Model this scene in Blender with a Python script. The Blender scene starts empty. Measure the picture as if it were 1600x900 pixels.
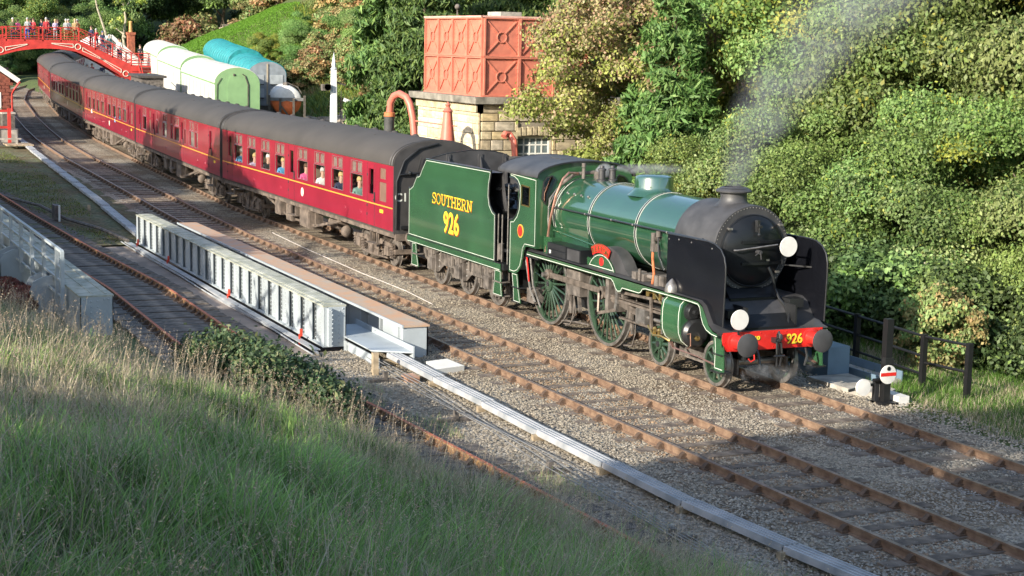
import bpy, bmesh, math, random
import numpy as np
from mathutils import Vector, Matrix, Euler
R=math.radians; PI=math.pi
rnd=random.Random(7); NR=np.random.RandomState(11)
sc=bpy.context.scene; COL=sc.collection
# ---------------------------------------------------------------- camera, world, sun, exposure
def setup():
    yaw,pit,rol=2.713104292776942,0.14626934536625655,0.021704236344803
    f=Vector((math.cos(yaw)*math.cos(pit),math.sin(yaw)*math.cos(pit),-math.sin(pit)))
    r=Vector((math.sin(yaw),-math.cos(yaw),0)); u=r.cross(f)
    r2=math.cos(rol)*r+math.sin(rol)*u; u2=-math.sin(rol)*r+math.cos(rol)*u
    cd=bpy.data.cameras.new('camera'); co=bpy.data.objects.new('camera',cd); COL.objects.link(co)
    m=Matrix((r2,u2,-f)).transposed().to_4x4(); m.translation=Vector((28.2895,-18.3084,6.7778)); co.matrix_world=m
    cd.sensor_width=36; cd.lens=36*2595.826/1600; cd.clip_start=.1; cd.clip_end=3000
    sc.camera=co
    sd=Vector((.399*math.cos(R(21)),-.917*math.cos(R(21)),math.sin(R(21)))).normalized()
    w=bpy.data.worlds.new('World'); sc.world=w; w.use_nodes=True
    nt=w.node_tree; bg=nt.nodes['Background']; sky=nt.nodes.new('ShaderNodeTexSky'); sky.sky_type='NISHITA'
    sky.sun_disc=False; sky.sun_elevation=R(21); sky.sun_rotation=math.atan2(sd.x,sd.y); sky.air_density=1; sky.dust_density=1.2
    nt.links.new(sky.outputs[0],bg.inputs[0]); bg.inputs[1].default_value=.15
    l=bpy.data.lights.new('sun','SUN'); l.energy=4.6; l.angle=R(.5); l.color=(1,.92,.78)
    lo=bpy.data.objects.new('sun',l); COL.objects.link(lo); lo.rotation_euler=sd.to_track_quat('Z','Y').to_euler(); lo.location=(20,-40,30)
    sc.view_settings.view_transform='Standard'; sc.view_settings.look='None'; sc.view_settings.gamma=1; sc.view_settings.exposure=1.0
setup()
# ---------------------------------------------------------------- materials
MATS={}
def mat(name,col,rough=.6,metal=0,var=.15,scale=3,bump=0,bscale=40,coat=0,col2=None,spec=.5,detail=4,obj=True,leak=0):
    if name in MATS: return MATS[name]
    m=bpy.data.materials.new(name); m.use_nodes=True; nt=m.node_tree; N=nt.nodes; L=nt.links
    b=N['Principled BSDF']; b.inputs['Roughness'].default_value=rough; b.inputs['Metallic'].default_value=metal
    b.inputs['Coat Weight'].default_value=coat; b.inputs['Coat Roughness'].default_value=.08; b.inputs['Coat IOR'].default_value=2.4 if coat>=1 else 1.5; b.inputs['Specular IOR Level'].default_value=spec
    tc=N.new('ShaderNodeTexCoord'); src=tc.outputs['Object'] if obj else None
    if not obj:
        g=N.new('ShaderNodeNewGeometry'); src=g.outputs['Position']
    n=N.new('ShaderNodeTexNoise'); n.inputs['Scale'].default_value=scale; n.inputs['Detail'].default_value=detail; L.new(src,n.inputs['Vector'])
    cr=N.new('ShaderNodeValToRGB'); c=Vector(col[:3])
    c2=Vector(col2) if col2 else c*(1-var*1.6)
    cr.color_ramp.elements[0].position=.32; cr.color_ramp.elements[1].position=.66
    cr.color_ramp.elements[0].color=(*c2,1); cr.color_ramp.elements[1].color=(*(c*(1+var*.5)),1)
    L.new(n.outputs[0],cr.inputs[0]); L.new(cr.outputs[0],b.inputs['Base Color'])
    if bump:
        n2=N.new('ShaderNodeTexNoise'); n2.inputs['Scale'].default_value=bscale; n2.inputs['Detail'].default_value=3; L.new(src,n2.inputs['Vector'])
        bp=N.new('ShaderNodeBump'); bp.inputs['Strength'].default_value=bump; bp.inputs['Distance'].default_value=.02
        L.new(n2.outputs[0],bp.inputs['Height']); L.new(bp.outputs[0],b.inputs['Normal'])
    MATS[name]=m; return m
def leafmat(name,trans=.35,rough=.55,hv=.06):
    m=bpy.data.materials.new(name); m.use_nodes=True; nt=m.node_tree; N=nt.nodes; L=nt.links
    out=N['Material Output']; b=N['Principled BSDF']; b.inputs['Roughness'].default_value=rough; b.inputs['Specular IOR Level'].default_value=.35
    a=N.new('ShaderNodeAttribute'); a.attribute_name='Col'
    oi=N.new('ShaderNodeObjectInfo'); hs=N.new('ShaderNodeHueSaturation')
    mr=N.new('ShaderNodeMapRange'); mr.inputs[3].default_value=.5-hv*.4; mr.inputs[4].default_value=.5+hv*.3; L.new(oi.outputs['Random'],mr.inputs[0]); L.new(mr.outputs[0],hs.inputs['Hue'])
    mr2=N.new('ShaderNodeMapRange'); mr2.inputs[3].default_value=.8; mr2.inputs[4].default_value=1.2; L.new(oi.outputs['Random'],mr2.inputs[0]); L.new(mr2.outputs[0],hs.inputs['Value'])
    L.new(a.outputs['Color'],hs.inputs['Color']); L.new(hs.outputs[0],b.inputs['Base Color'])
    t=N.new('ShaderNodeBsdfTranslucent'); L.new(hs.outputs[0],t.inputs[0]); mx=N.new('ShaderNodeMixShader'); mx.inputs[0].default_value=trans
    L.new(b.outputs[0],mx.inputs[1]); L.new(t.outputs[0],mx.inputs[2]); L.new(mx.outputs[0],out.inputs[0]); return m
def glassmat(name,tint=(.75,.8,.8),fac=.0):
    m=bpy.data.materials.new(name); m.use_nodes=True; nt=m.node_tree; N=nt.nodes; L=nt.links
    out=N['Material Output']; N.remove(N['Principled BSDF'])
    t=N.new('ShaderNodeBsdfTransparent'); t.inputs[0].default_value=(*tint,1); g=N.new('ShaderNodeBsdfGlossy'); g.inputs['Roughness'].default_value=.03
    fr=N.new('ShaderNodeFresnel'); fr.inputs[0].default_value=1.5; mx=N.new('ShaderNodeMixShader')
    ad=N.new('ShaderNodeMath'); ad.operation='ADD'; ad.inputs[1].default_value=fac; L.new(fr.outputs[0],ad.inputs[0]); L.new(ad.outputs[0],mx.inputs[0])
    L.new(t.outputs[0],mx.inputs[1]); L.new(g.outputs[0],mx.inputs[2]); L.new(mx.outputs[0],out.inputs[0]); return m
M=dict(
 defl=mat('deflector_black',(.006,.0065,.009),.16,0,.15,2,coat=0,spec=.35),
 black=mat('black_paint',(.02,.021,.023),.35,0,.2,2,coat=.3), smoke=mat('smokebox_black',(.055,.054,.057),.5,0,.25,2.5),
 gloss=mat('gloss_black',(.010,.011,.013),.34,0,.15,2,coat=.18,spec=.3), dirt=mat('grimy_metal',(.14,.12,.105),.75,0,.4,5,.3,30),
 under=mat('brown_underframe',(.16,.125,.10),.85,0,.4,4,.3,30,col2=(.07,.055,.046)), steel=mat('worn_steel',(.33,.31,.29),.38,.7,.25,8),
 rod=mat('motion_steel',(.24,.2,.17),.42,.5,.3,6), green=mat('malachite_green',(.028,.088,.038),.25,0,.16,1.2,coat=.8), bgreen=mat('boiler_green',(.018,.07,.034),.3,0,.10,1.2,coat=1),
 wheelg=mat('wheel_green',(.028,.058,.034),.4,0,.2,5,coat=.3), white=mat('white_lining',(.62,.64,.58),.5,0,.1), red=mat('beam_red',(.62,.025,.02),.35,0,.12,4,coat=.4),
 disc=mat('white_disc',(.66,.645,.61),.5,0,.06,6), copper=mat('copper_pipe',(.5,.27,.2),.35,.8,.2,10), orange=mat('copper_orange',(.62,.2,.08),.35,.4,.2,8),
 brass=mat('brass',(.5,.36,.14),.3,.9,.1), yellow=mat('yellow_letter',(.85,.6,.04),.5,0,.05), redshade=mat('letter_shade',(.35,.05,.02),.5,0,.05),
 maroon=mat('maroon_paint',(.31,.018,.04),.28,0,.12,.8,coat=.5), roof=mat('coach_roof_grey',(.062,.055,.050),.8,0,.12,.7,.05,9), yline=mat('yellow_line',(.72,.36,.05),.5,0,.05),
 frost=mat('frosted_pane',(.20,.12,.09),.3,0,.1), cend=mat('coach_end_black',(.05,.047,.047),.6,0,.2,3), vent=mat('vent_pane',(.20,.15,.13),.15,0,.15,5),
 seat=mat('seat_moquette',(.12,.035,.03),.9,0,.2), inner=mat('coach_interior_wood',(.30,.24,.17),.8,0,.2), floorc=mat('coach_floor',(.06,.05,.045),.9),
 rust=mat('rail_rust',(.20,.13,.085),.8,0,.3,6,.3,40,col2=(.13,.075,.048)), railtop=mat('rail_head',(.30,.22,.17),.5,.4,.3,6), railred=mat('siding_rust',(.34,.20,.09),.85,0,.35,8,.3,40,col2=(.16,.08,.045)),
 railtopred=mat('siding_rail_head',(.52,.16,.08),.8,0,.2,8),
 chair=mat('chair_rust',(.13,.082,.055),.85,0,.3,9,.3,40), sleeper=mat('sleeper_timber',(.17,.135,.105),.9,0,.45,5,.6,25,col2=(.08,.062,.05)), 
 deck=mat('deck_timber',(.19,.155,.125),.85,0,.4,4,.5,25,col2=(.06,.05,.045)),
 girder=mat('pale_grey_paint',(.37,.41,.435),.55,0,.13,1.1,.12,20,col2=(.31,.34,.355),detail=6), gird2=mat('girder_top_lichen',(.42,.42,.36),.8,0,.2,3,.3,25,col2=(.24,.25,.19),detail=8), gtop=mat('rust_stained_flange',(.46,.27,.16),.8,0,.2,2.5,.2,30,col2=(.40,.33,.26)),
 bluegrey=mat('blue_grey_paint',(.15,.22,.29),.5,0,.1), conc=mat('pale_concrete',(.42,.39,.34),.9,0,.25,3,.4,25), concd=mat('brown_concrete',(.27,.22,.19),.9,0,.3,1.3,.4,25,col2=(.17,.14,.12)),
 cover=mat('galvanised_cover',(.42,.42,.43),.55,.15,.18,2.2,.2,30,col2=(.27,.29,.31)), wood=mat('weathered_post',(.42,.33,.22),.85,0,.3,6), wire=mat('galvanised_wire',(.3,.29,.28),.5,.4,.2,5),
 stone=mat('sandstone',(.52,.43,.27),.9,0,.3,2.3,.5,22,col2=(.30,.26,.18)), mortar=mat('mortar_joint',(.24,.21,.16),.95,0,.2,4), coping=mat('coping_stone',(.25,.23,.19),.9,0,.35,2,.5,20),
 tank=mat('salmon_tank_paint',(.56,.185,.12),.6,0,.12,1.9,.25,30,col2=(.40,.125,.085),detail=8), pink=mat('salmon_pipe_paint',(.62,.17,.12),.45,0,.12,3), bag=mat('leather_hose',(.06,.06,.058),.7,0,.2,5),
 wframe=mat('white_window_frame',(.75,.75,.70),.6,0,.08), brick=mat('red_brick',(.24,.075,.05),.9,0,.35,4,.4,25), bred=mat('bridge_red',(.52,.045,.035),.45,0,.15,2), cream=mat('cream_trim',(.75,.68,.55),.6,0,.1),
 wroof=mat('white_tarred_roof',(.56,.55,.51),.7,0,.15,1.5,.1,10), wside=mat('white_coach_side',(.60,.59,.55),.6,0,.12,1.5), ugreen=mat('undercoat_green',(.20,.34,.16),.6,0,.08,1.5), lgreen=mat('light_green_rail',(.25,.42,.2),.6),
 tarp=mat('turquoise_tarpaulin',(.02,.25,.27),.5,0,.2,3,.6,5), vgrey=mat('van_grey',(.22,.25,.28),.6,0,.2,2), torange=mat('tank_orange',(.75,.17,.05),.5,0,.15,3), dwood=mat('dark_timber',(.10,.085,.07),.85,0,.3,5),
 btarp=mat('blue_tarpaulin',(.03,.22,.55),.5,0,.2,3,.5,6), mgreen=mat('machine_green',(.04,.17,.11),.5), wpost=mat('white_signal_post',(.80,.81,.83),.5,0,.06), rock=mat('hill_rock',(.40,.33,.25),.95,0,.35,2,.5,10),
 bark=mat('bark',(.15,.12,.085),.9,0,.35,6,.6,20), barkp=mat('pale_bark',(.42,.37,.28),.9,0,.35,6,.5,20), skin=mat('skin',(.55,.33,.25),.6,0,.05), slate=mat('slate_roof',(.12,.11,.12),.7,0,.3,4,.3,12),
 graf=mat('grey_ballast_stone',(.3,.29,.28),.9), fence=mat('black_fence',(.008,.008,.009),.5), tape=mat('red_marker',(.6,.06,.03),.5), char=mat('coal',(.015,.015,.016),.4,0,.3,20,.9,30),
)
GL=glassmat('window_glass',(.96,.97,.97)); GLD=glassmat('dark_glass',(.35,.4,.4),.05)
# ---------------------------------------------------------------- mesh builder
class MB:
    def __init__(s): s.v=[]; s.f=[]; s.mi=[]; s.cur=0
    def _add(s,vs,fs):
        o=len(s.v); s.v+= [tuple(v) for v in vs]; s.f+=[tuple(i+o for i in f) for f in fs]; s.mi+=[s.cur]*len(fs); return s
    def box(s,x0,x1,y0,y1,z0,z1):
        x0,x1=sorted((x0,x1));y0,y1=sorted((y0,y1));z0,z1=sorted((z0,z1))
        vs=[(x,y,z) for z in(z0,z1) for y in(y0,y1) for x in(x0,x1)]
        return s._add(vs,[(0,2,3,1),(4,5,7,6),(0,1,5,4),(2,6,7,3),(0,4,6,2),(1,3,7,5)])
    def obox(s,p0,p1,w,h,up=(0,0,1)):
        p0=Vector(p0);p1=Vector(p1);d=(p1-p0).normalized(); up=Vector(up); a=d.cross(up)
        if a.length<1e-4: a=Vector((1,0,0)) if abs(d.z)>.9 else Vector((0,0,1))
        a.normalize(); b=a.cross(d).normalized(); a*=w/2;b*=h/2
        vs=[p+i*a+j*b for p in(p0,p1) for j in(-1,1) for i in(-1,1)]
        return s._add(vs,[(0,2,3,1),(4,5,7,6),(0,1,5,4),(2,6,7,3),(0,4,6,2),(1,3,7,5)])
    def loft(s,rings,caps=True,closed=True):
        n=len(rings[0]); vs=[p for r in rings for p in r]; fs=[]
        for i in range(len(rings)-1):
            for j in range(n if closed else n-1):
                k=(j+1)%n; fs.append((i*n+j,i*n+k,(i+1)*n+k,(i+1)*n+j))
        if caps and closed: fs.append(tuple(range(n))[::-1]); fs.append(tuple(range((len(rings)-1)*n,len(rings)*n)))
        return s._add(vs,fs)
    def cyl(s,p0,p1,r0,r1=None,n=12,caps=True):
        r1=r0 if r1 is None else r1; p0=Vector(p0);p1=Vector(p1); d=(p1-p0).normalized()
        a=d.cross(Vector((0,0,1)) if abs(d.z)<.9 else Vector((1,0,0))).normalized(); b=d.cross(a)
        rs=[[p+r*(math.cos(t)*a+math.sin(t)*b) for t in [2*PI*i/n for i in range(n)]] for p,r in((p0,r0),(p1,r1))]
        return s.loft(rs,caps)
    def tube(s,path,r,n=8,rs=None):
        P=[Vector(p) for p in path]; rings=[]; a=None
        for i,p in enumerate(P):
            d=((P[min(i+1,len(P)-1)]-P[max(i-1,0)])).normalized()
            if a is None: a=d.cross(Vector((0,0,1)) if abs(d.z)<.9 else Vector((1,0,0))).normalized()
            else: a=(a-d*a.dot(d)).normalized()
            b=d.cross(a); rr=rs[i] if rs else r
            rings.append([p+rr*(math.cos(t)*a+math.sin(t)*b) for t in [2*PI*k/n for k in range(n)]])
        return s.loft(rings)
    def lathe(s,o,ax,prof,n=24,caps=True):
        o=Vector(o);d=Vector(ax).normalized(); a=d.cross(Vector((0,0,1)) if abs(d.z)<.9 else Vector((1,0,0))).normalized(); b=d.cross(a)
        return s.loft([[o+d*h+max(r,1e-4)*(math.cos(t)*a+math.sin(t)*b) for t in [2*PI*i/n for i in range(n)]] for h,r in prof],caps)
    def prism(s,poly,plane,t0,t1):   # poly 2D in plane 'xz' (extruded on y), 'xy' (z), 'yz' (x)
        def P(a,b,t): return {'xz':(a,t,b),'xy':(a,b,t),'yz':(t,a,b)}[plane]
        n=len(poly); vs=[P(a,b,t) for t in(t0,t1) for a,b in poly]
        return s._add(vs,[tuple(range(n)),tuple(range(2*n-1,n-1,-1))]+[(i,(i+1)%n,n+(i+1)%n,n+i) for i in range(n)])
    def sheet(s,pts): return s._add(pts,[tuple(range(len(pts)))])
    def sphere(s,c,r,n=10,m=7,sz=None):
        sx,sy,szz=sz or (1,1,1); rings=[]
        for i in range(m+1):
            t=PI*i/m; rings.append([(c[0]+r*sx*max(math.sin(t),.01)*math.cos(2*PI*j/n),c[1]+r*sy*max(math.sin(t),.01)*math.sin(2*PI*j/n),c[2]-r*szz*math.cos(t)) for j in range(n)])
        return s.loft(rings)
    def mirror_y(s):
        o=len(s.v); s.v+=[(x,-y,z) for x,y,z in s.v]; nf=list(s.f)
        s.f+=[tuple(i+o for i in f[::-1]) for f in nf]; s.mi+=list(s.mi); return s
    def mesh(s,name,m,angle=35):
        me=bpy.data.meshes.new(name); me.from_pydata(s.v,[],s.f)
        bm=bmesh.new(); bm.from_mesh(me); bmesh.ops.recalc_face_normals(bm,faces=bm.faces)
        bm.to_mesh(me); bm.free()
        for q in (m if isinstance(m,(list,tuple)) else [m]): me.materials.append(q)
        if isinstance(m,(list,tuple)): me.polygons.foreach_set('material_index',s.mi)
        me.shade_smooth(); me.set_sharp_from_angle(angle=R(angle)); me.update(); return me
    def build(s,name,m,parent=None,angle=35,loc=None,label=None):
        o=bpy.data.objects.new(name,s.mesh(name,m,angle)); COL.objects.link(o)
        if parent: o.parent=parent
        if loc: o.location=loc
        if label: o['label']=label
        return o
def place(name,me,parent=None,loc=(0,0,0),rot=(0,0,0),scale=(1,1,1),label=None):
    o=bpy.data.objects.new(name,me); COL.objects.link(o); o.parent=parent; o.location=loc; o.rotation_euler=rot; o.scale=scale
    if label: o['label']=label
    return o
def tag(o,label,cat,group=None):
    o['label']=label; o['category']=cat
    if group: o['group']=group
    return o
def thing(name,label,cat,loc=(0,0,0),rz=0,group=None):
    o=bpy.data.objects.new(name,None); o.empty_display_size=.3; COL.objects.link(o); o.location=loc; o.rotation_euler=(0,0,rz); return tag(o,label,cat,group)
def structure(o): o['kind']='structure'; return o
def stuff(o): o['kind']='stuff'; return o
def copytree(root,label=None,group=None,loc=None,rot=None):
    c=root.copy(); COL.objects.link(c)
    if label: c['label']=label
    if group: c['group']=group
    if loc is not None: c.location=loc
    if rot is not None: c.rotation_euler=rot
    def rec(a,b):
        for ch in list(a.children):
            d=ch.copy(); COL.objects.link(d); d.parent=b; rec(ch,d)
    rec(root,c); return c
def arc(cx,cz,r,a0,a1,n): return [(cx+r*math.cos(R(a0+(a1-a0)*i/n)),cz+r*math.sin(R(a0+(a1-a0)*i/n))) for i in range(n+1)]
def textmesh(body,size,m,name,bold=.0,sx=1,depth=.006,align='CENTER'):
    cu=bpy.data.curves.new(name,'FONT'); cu.body=body; cu.size=size; cu.offset=bold; cu.extrude=depth; cu.align_x=align; cu.resolution_u=3
    o=bpy.data.objects.new(name,cu); COL.objects.link(o); dg=bpy.context.evaluated_depsgraph_get()
    me=bpy.data.meshes.new_from_object(o.evaluated_get(dg)); bpy.data.objects.remove(o); bpy.data.curves.remove(cu)
    me.materials.clear(); me.materials.append(m)
    if sx!=1: me.transform(Matrix.Scale(sx,4,(1,0,0)))
    return me
def ribbon(mb,pts,w,y,t=.004):   # flat lining along a polyline in the xz plane at depth y
    for a,b in zip(pts[:-1],pts[1:]):
        d=Vector((b[0]-a[0],b[1]-a[1])); 
        if d.length<1e-5: continue
        d.normalize(); e=d*w*.3; n=Vector((-d.y,d.x))*w/2
        q=[(a[0]-e.x+n.x,a[1]-e.y+n.y),(b[0]+e.x+n.x,b[1]+e.y+n.y),(b[0]+e.x-n.x,b[1]+e.y-n.y),(a[0]-e.x-n.x,a[1]-e.y-n.y)]
        mb.prism(q,'xz',y,y-t)
def inset(poly,d):
    n=len(poly); out=[]
    A=sum(poly[i][0]*poly[(i+1)%n][1]-poly[(i+1)%n][0]*poly[i][1] for i in range(n)); s=1 if A>0 else -1
    for i in range(n):
        p0,p1,p2=Vector(poly[i-1]),Vector(poly[i]),Vector(poly[(i+1)%n]); a=(p1-p0).normalized(); b=(p2-p1).normalized()
        na=Vector((-a.y,a.x))*s; nb=Vector((-b.y,b.x))*s; m=(na+nb); k=max(m.dot(na),.5); out.append(tuple(p1+m*(d/k)))
    return out
# ---------------------------------------------------------------- layout functions
XS=[-30,12]; 
def gz(x): return float(np.interp(-x,[37,57,77,97,117,137,160,300],[0,.18,.35,.8,1.2,1.6,2.,3.]))
T1=[(60,0),(-37,0),(-57.1,.75),(-77.2,1.75),(-97.2,2.9),(-117,5.0),(-135.5,9.5),(-152.5,19.5),(-166,34)]
T2=[(60,-3.25),(12,-3.3),(0,-3.42),(-15,-3.5),(-27,-3.5),(-39,-3.1),(-47,-2.9),(-63,-2.5),(-75,-1.95),(-85,-1.3),(-97,-.35),(-117,1.7),(-132,4.2),(-150,9.5),(-163,19),(-172,33)]
T3=[(60,-6.0),(6,-8.32),(0,-8.65),(-7,-9.15),(-17,-9.0),(-26,-9.4),(-44,-9.8),(-70,-10.5)]
def ycurve(T,x):
    xs=[-p[0] for p in T]; return float(np.interp(-x,xs,[p[1] for p in T]))
# ---------------------------------------------------------------- terrain
def smooth(a,b,x): t=np.clip((x-a)/(b-a),0,1); return t*t*(3-2*t)
def toe(x): return np.interp(x,[-60,-40,-15,-12,-6.5,-3,.5,5,9,12,30],[-14.5,-13.6,-12.9,-12.0,-11.2,-10.2,-9.1,-8.15,-7.4,-6.9,-6.4])
def wob(x,y,s=1.): return np.sin(x*.9*s+1.3*np.sin(y*.7*s))*np.cos(y*1.1*s+.8*np.sin(x*.6*s))
def H(x,y):
    x=np.asarray(x,float);y=np.asarray(y,float)
    g=np.interp(-x,[37,57,77,97,117,137,160,300],[0,.18,.35,.8,1.2,1.6,2.,3.])-.17
    # near bank
    yt=toe(x); cap=np.interp(x,[-40,-10,5,15,26,60],[1.6,2.2,3.6,5.0,5.15,5.15]); d=np.clip(yt-y,0,None)
    b=.41*d; b=cap*(1-np.exp(-np.power(b/cap,1.8)))**(1/1.8)
    z=g+b+.06*wob(x,y,1.3)*smooth(.3,2,d)
    # yard
    z+=.55*smooth(5.5,7.5,y)*smooth(-50,-62,x)
    # right hand side beyond fence, dip then hillside
    rt=smooth(-36,-22,x)
    z+=rt*(-.9*smooth(5.5,8.5,y)+.42*np.clip(y-11,0,60))
    md=smooth(-36,-22,x)
    ht=np.interp(-x,[30,60,80,110,128,138,146,152,160,172],[16.5,16.5,16.5,20.5,21.5,15,15,18,25,32])
    z+=(1-md)*.46*np.clip(y-ht,0,26)*(1+.0*x)
    z+=.25*wob(x,y,.35)*smooth(0,6,y-ht)+.04*wob(x,y,1.7)*smooth(4.5,7,y)
    # left distance
    z+=.35*np.clip(-14-y,0,30)*smooth(-60,-90,x)
    # far end of the valley
    z+=.30*np.clip(-185-x,0,60)
    return z
def grid(name,xs,ys,zoff,m,hf=H,cut=None):
    X,Y=np.meshgrid(xs,ys,indexing='ij'); Z=hf(X,Y)+zoff; nx,ny=X.shape
    v=np.stack([X.ravel(),Y.ravel(),Z.ravel()],1); i=np.arange(nx*ny).reshape(nx,ny)
    q=np.stack([i[:-1,:-1],i[1:,:-1],i[1:,1:],i[:-1,1:]],-1).reshape(-1,4)
    if cut is not None:
        cxy=v[q].mean(1); q=q[~cut(cxy[:,0],cxy[:,1])]
    me=bpy.data.meshes.new(name); me.from_pydata(v.tolist(),[],q.tolist()); me.materials.append(m); me.shade_smooth()
    o=bpy.data.objects.new(name,me); COL.objects.link(o); return o
def groundmat():
    m=bpy.data.materials.new('ground_soil_and_turf'); m.use_nodes=True; nt=m.node_tree; N=nt.nodes; L=nt.links; b=N['Principled BSDF']; b.inputs['Roughness'].default_value=.95
    g=N.new('ShaderNodeNewGeometry'); n=N.new('ShaderNodeTexNoise'); n.inputs['Scale'].default_value=.35; n.inputs['Detail'].default_value=8; n.inputs['Roughness'].default_value=.65; L.new(g.outputs[0],n.inputs['Vector'])
    cr=N.new('ShaderNodeValToRGB'); e=cr.color_ramp.elements; e[0].position=.3; e[0].color=(.035,.05,.015,1); e[1].position=.72; e[1].color=(.12,.085,.045,1)
    for p,c in((.45,(.07,.10,.025,1)),(.58,(.10,.125,.035,1))): k=e.new(p); k.color=c
    L.new(n.outputs[0],cr.inputs[0]); L.new(cr.outputs[0],b.inputs['Base Color'])
    n2=N.new('ShaderNodeTexNoise'); n2.inputs['Scale'].default_value=6; n2.inputs['Detail'].default_value=6; L.new(g.outputs[0],n2.inputs['Vector']); bp=N.new('ShaderNodeBump'); bp.inputs['Strength'].default_value=.8; bp.inputs['Distance'].default_value=.15; L.new(n2.outputs[0],bp.inputs['Height']); L.new(bp.outputs[0],b.inputs['Normal'])
    return m
def ballastmat(name,cols,sc_=22,patch=.5,dark=None):
    m=bpy.data.materials.new(name); m.use_nodes=True; nt=m.node_tree; N=nt.nodes; L=nt.links; b=N['Principled BSDF']; b.inputs['Roughness'].default_value=.95
    g=N.new('ShaderNodeNewGeometry'); v=N.new('ShaderNodeTexVoronoi'); v.inputs['Scale'].default_value=sc_; L.new(g.outputs[0],v.inputs['Vector'])
    sp=N.new('ShaderNodeSeparateColor'); L.new(v.outputs['Color'],sp.inputs[0])
    cr=N.new('ShaderNodeValToRGB'); e=cr.color_ramp.elements; e[0].color=(*cols[0],1); e[1].color=(*cols[-1],1)
    for i,c in enumerate(cols[1:-1]): k=e.new((i+1)/(len(cols)-1)); k.color=(*c,1)
    L.new(sp.outputs[0],cr.inputs[0])
    n=N.new('ShaderNodeTexNoise'); n.inputs['Scale'].default_value=patch; n.inputs['Detail'].default_value=6; L.new(g.outputs[0],n.inputs['Vector'])
    mr=N.new('ShaderNodeMapRange'); mr.inputs[1].default_value=.42; mr.inputs[2].default_value=.62; L.new(n.outputs[0],mr.inputs[0])
    mx=N.new('ShaderNodeMix'); mx.data_type='RGBA'; mx.blend_type='MULTIPLY'; mx.inputs[7].default_value=(*(dark or (.55,.45,.36)),1); L.new(mr.outputs[0],mx.inputs[0]); L.new(cr.outputs[0],mx.inputs[6])
    L.new(mx.outputs[2],b.inputs['Base Color'])
    bp=N.new('ShaderNodeBump'); bp.inputs['Strength'].default_value=1; bp.inputs['Distance'].default_value=.03; L.new(v.outputs['Distance'],bp.inputs['Height']); bp.invert=True; L.new(bp.outputs[0],b.inputs['Normal'])
    return m
MG=groundmat()
MBAL=ballastmat('ballast_bed',[(.12,.10,.08),(.24,.205,.16),(.36,.31,.24),(.50,.45,.35)],22,.35)
MDIRT=ballastmat('cinder_dirt',[(.20,.165,.125),(.33,.28,.22),(.42,.37,.30),(.58,.54,.46)],16,.5,(.55,.5,.42))
def build_terrain():
    xs=np.unique(np.concatenate([np.linspace(-420,-170,26),np.linspace(-170,-30,94),np.linspace(-30,34,129),np.linspace(34,120,18)]))
    ys=np.unique(np.concatenate([np.linspace(-160,-30,16),np.linspace(-30,14,89),np.linspace(14,70,57),np.linspace(70,260,20)]))
    pit=lambda x,y:(x>-26.5)&(x<-6.7)&(y>-7.95)&(y<-4.3)
    structure(grid('ground',xs,ys,-.03,MG,cut=pit))
    # ballast formation and the cinder strip beside the siding
    xs2=np.arange(-170,24,1.0)
    def strip(name,c0,c1,m,zoff,x0=-170,x1=24,step=1.):
        xx=np.arange(x0,x1+.01,step); mb=MB(); v=[];f=[]
        for i,x in enumerate(xx):
            a,b=c0(x),c1(x); 
            for k in range(7):
                y=a+(b-a)*k/6; edge=-.02 if k in(0,6) else 0
                v.append((x,y,gz(x)-.17+zoff+edge+.012*math.sin(x*2.1+k*1.7)))
        f=[(i*7+k,(i+1)*7+k,(i+1)*7+k+1,i*7+k+1) for i in range(len(xx)-1) for k in range(6)]
        mb._add(v,f); return mb.build(name,m)
    structure(strip('ballast',lambda x:ycurve(T2,x)-(1.9 if x>-6.7 or x<-26.6 else .95),lambda x:ycurve(T1,x)+1.9,MBAL,.02,-152))
    structure(strip('cinder_path',lambda x:ycurve(T3,x)-1.5,lambda x:ycurve(T2,x)-1.8,ballastmat('siding_cinders',[(.20,.165,.125),(.33,.28,.22),(.42,.37,.30),(.58,.54,.46)],16,.5,(.68,.62,.54)),.01,-6.8,24))
    structure(strip('mossy_ground',lambda x:-13.,lambda x:ycurve(T2,x)-1.6,ballastmat('mossy_dirt',[(.06,.07,.03),(.10,.10,.05),(.12,.135,.05),(.2,.18,.12)],9,.6,(.9,.62,.5)),.03,-76,-26.7))
    # far wooded ground of the yard
    structure(strip('yard_ground',lambda x:ycurve(T1,x)+2.0,lambda x:ycurve(T1,x)+14,ballastmat('yard_cinder',[(.08,.07,.06),(.14,.12,.10),(.2,.18,.15),(.27,.25,.2)],8,.4),.5,-150,-58))
    # culvert floor, abutments
    mb=MB(); mb.box(-26.6,-6.6,-7.95,-4.28,-2.2,-1.9); structure(mb.build('stream_bed',M['concd']))
    mb=MB(); mb.box(-26.7,-6.6,-8.05,-7.95,-2.2,-.17).box(-26.7,-26.5,-7.95,-4.3,-2.2,-.2).box(-6.7,-6.5,-7.95,-4.3,-2.2,-.2).box(-26.6,-6.6,-4.4,-4.28,-2.2,-.2); structure(mb.build('culvert_wall',M['concd']))
    mb=MB(); mb.box(-27,-6.4,-8.18,-7.2,-.55,-.19); tag(mb.build('concrete_ledge',M['concd']),'brown concrete ledge running between the red siding rail and the riveted girder','ledge')
build_terrain()
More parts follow.
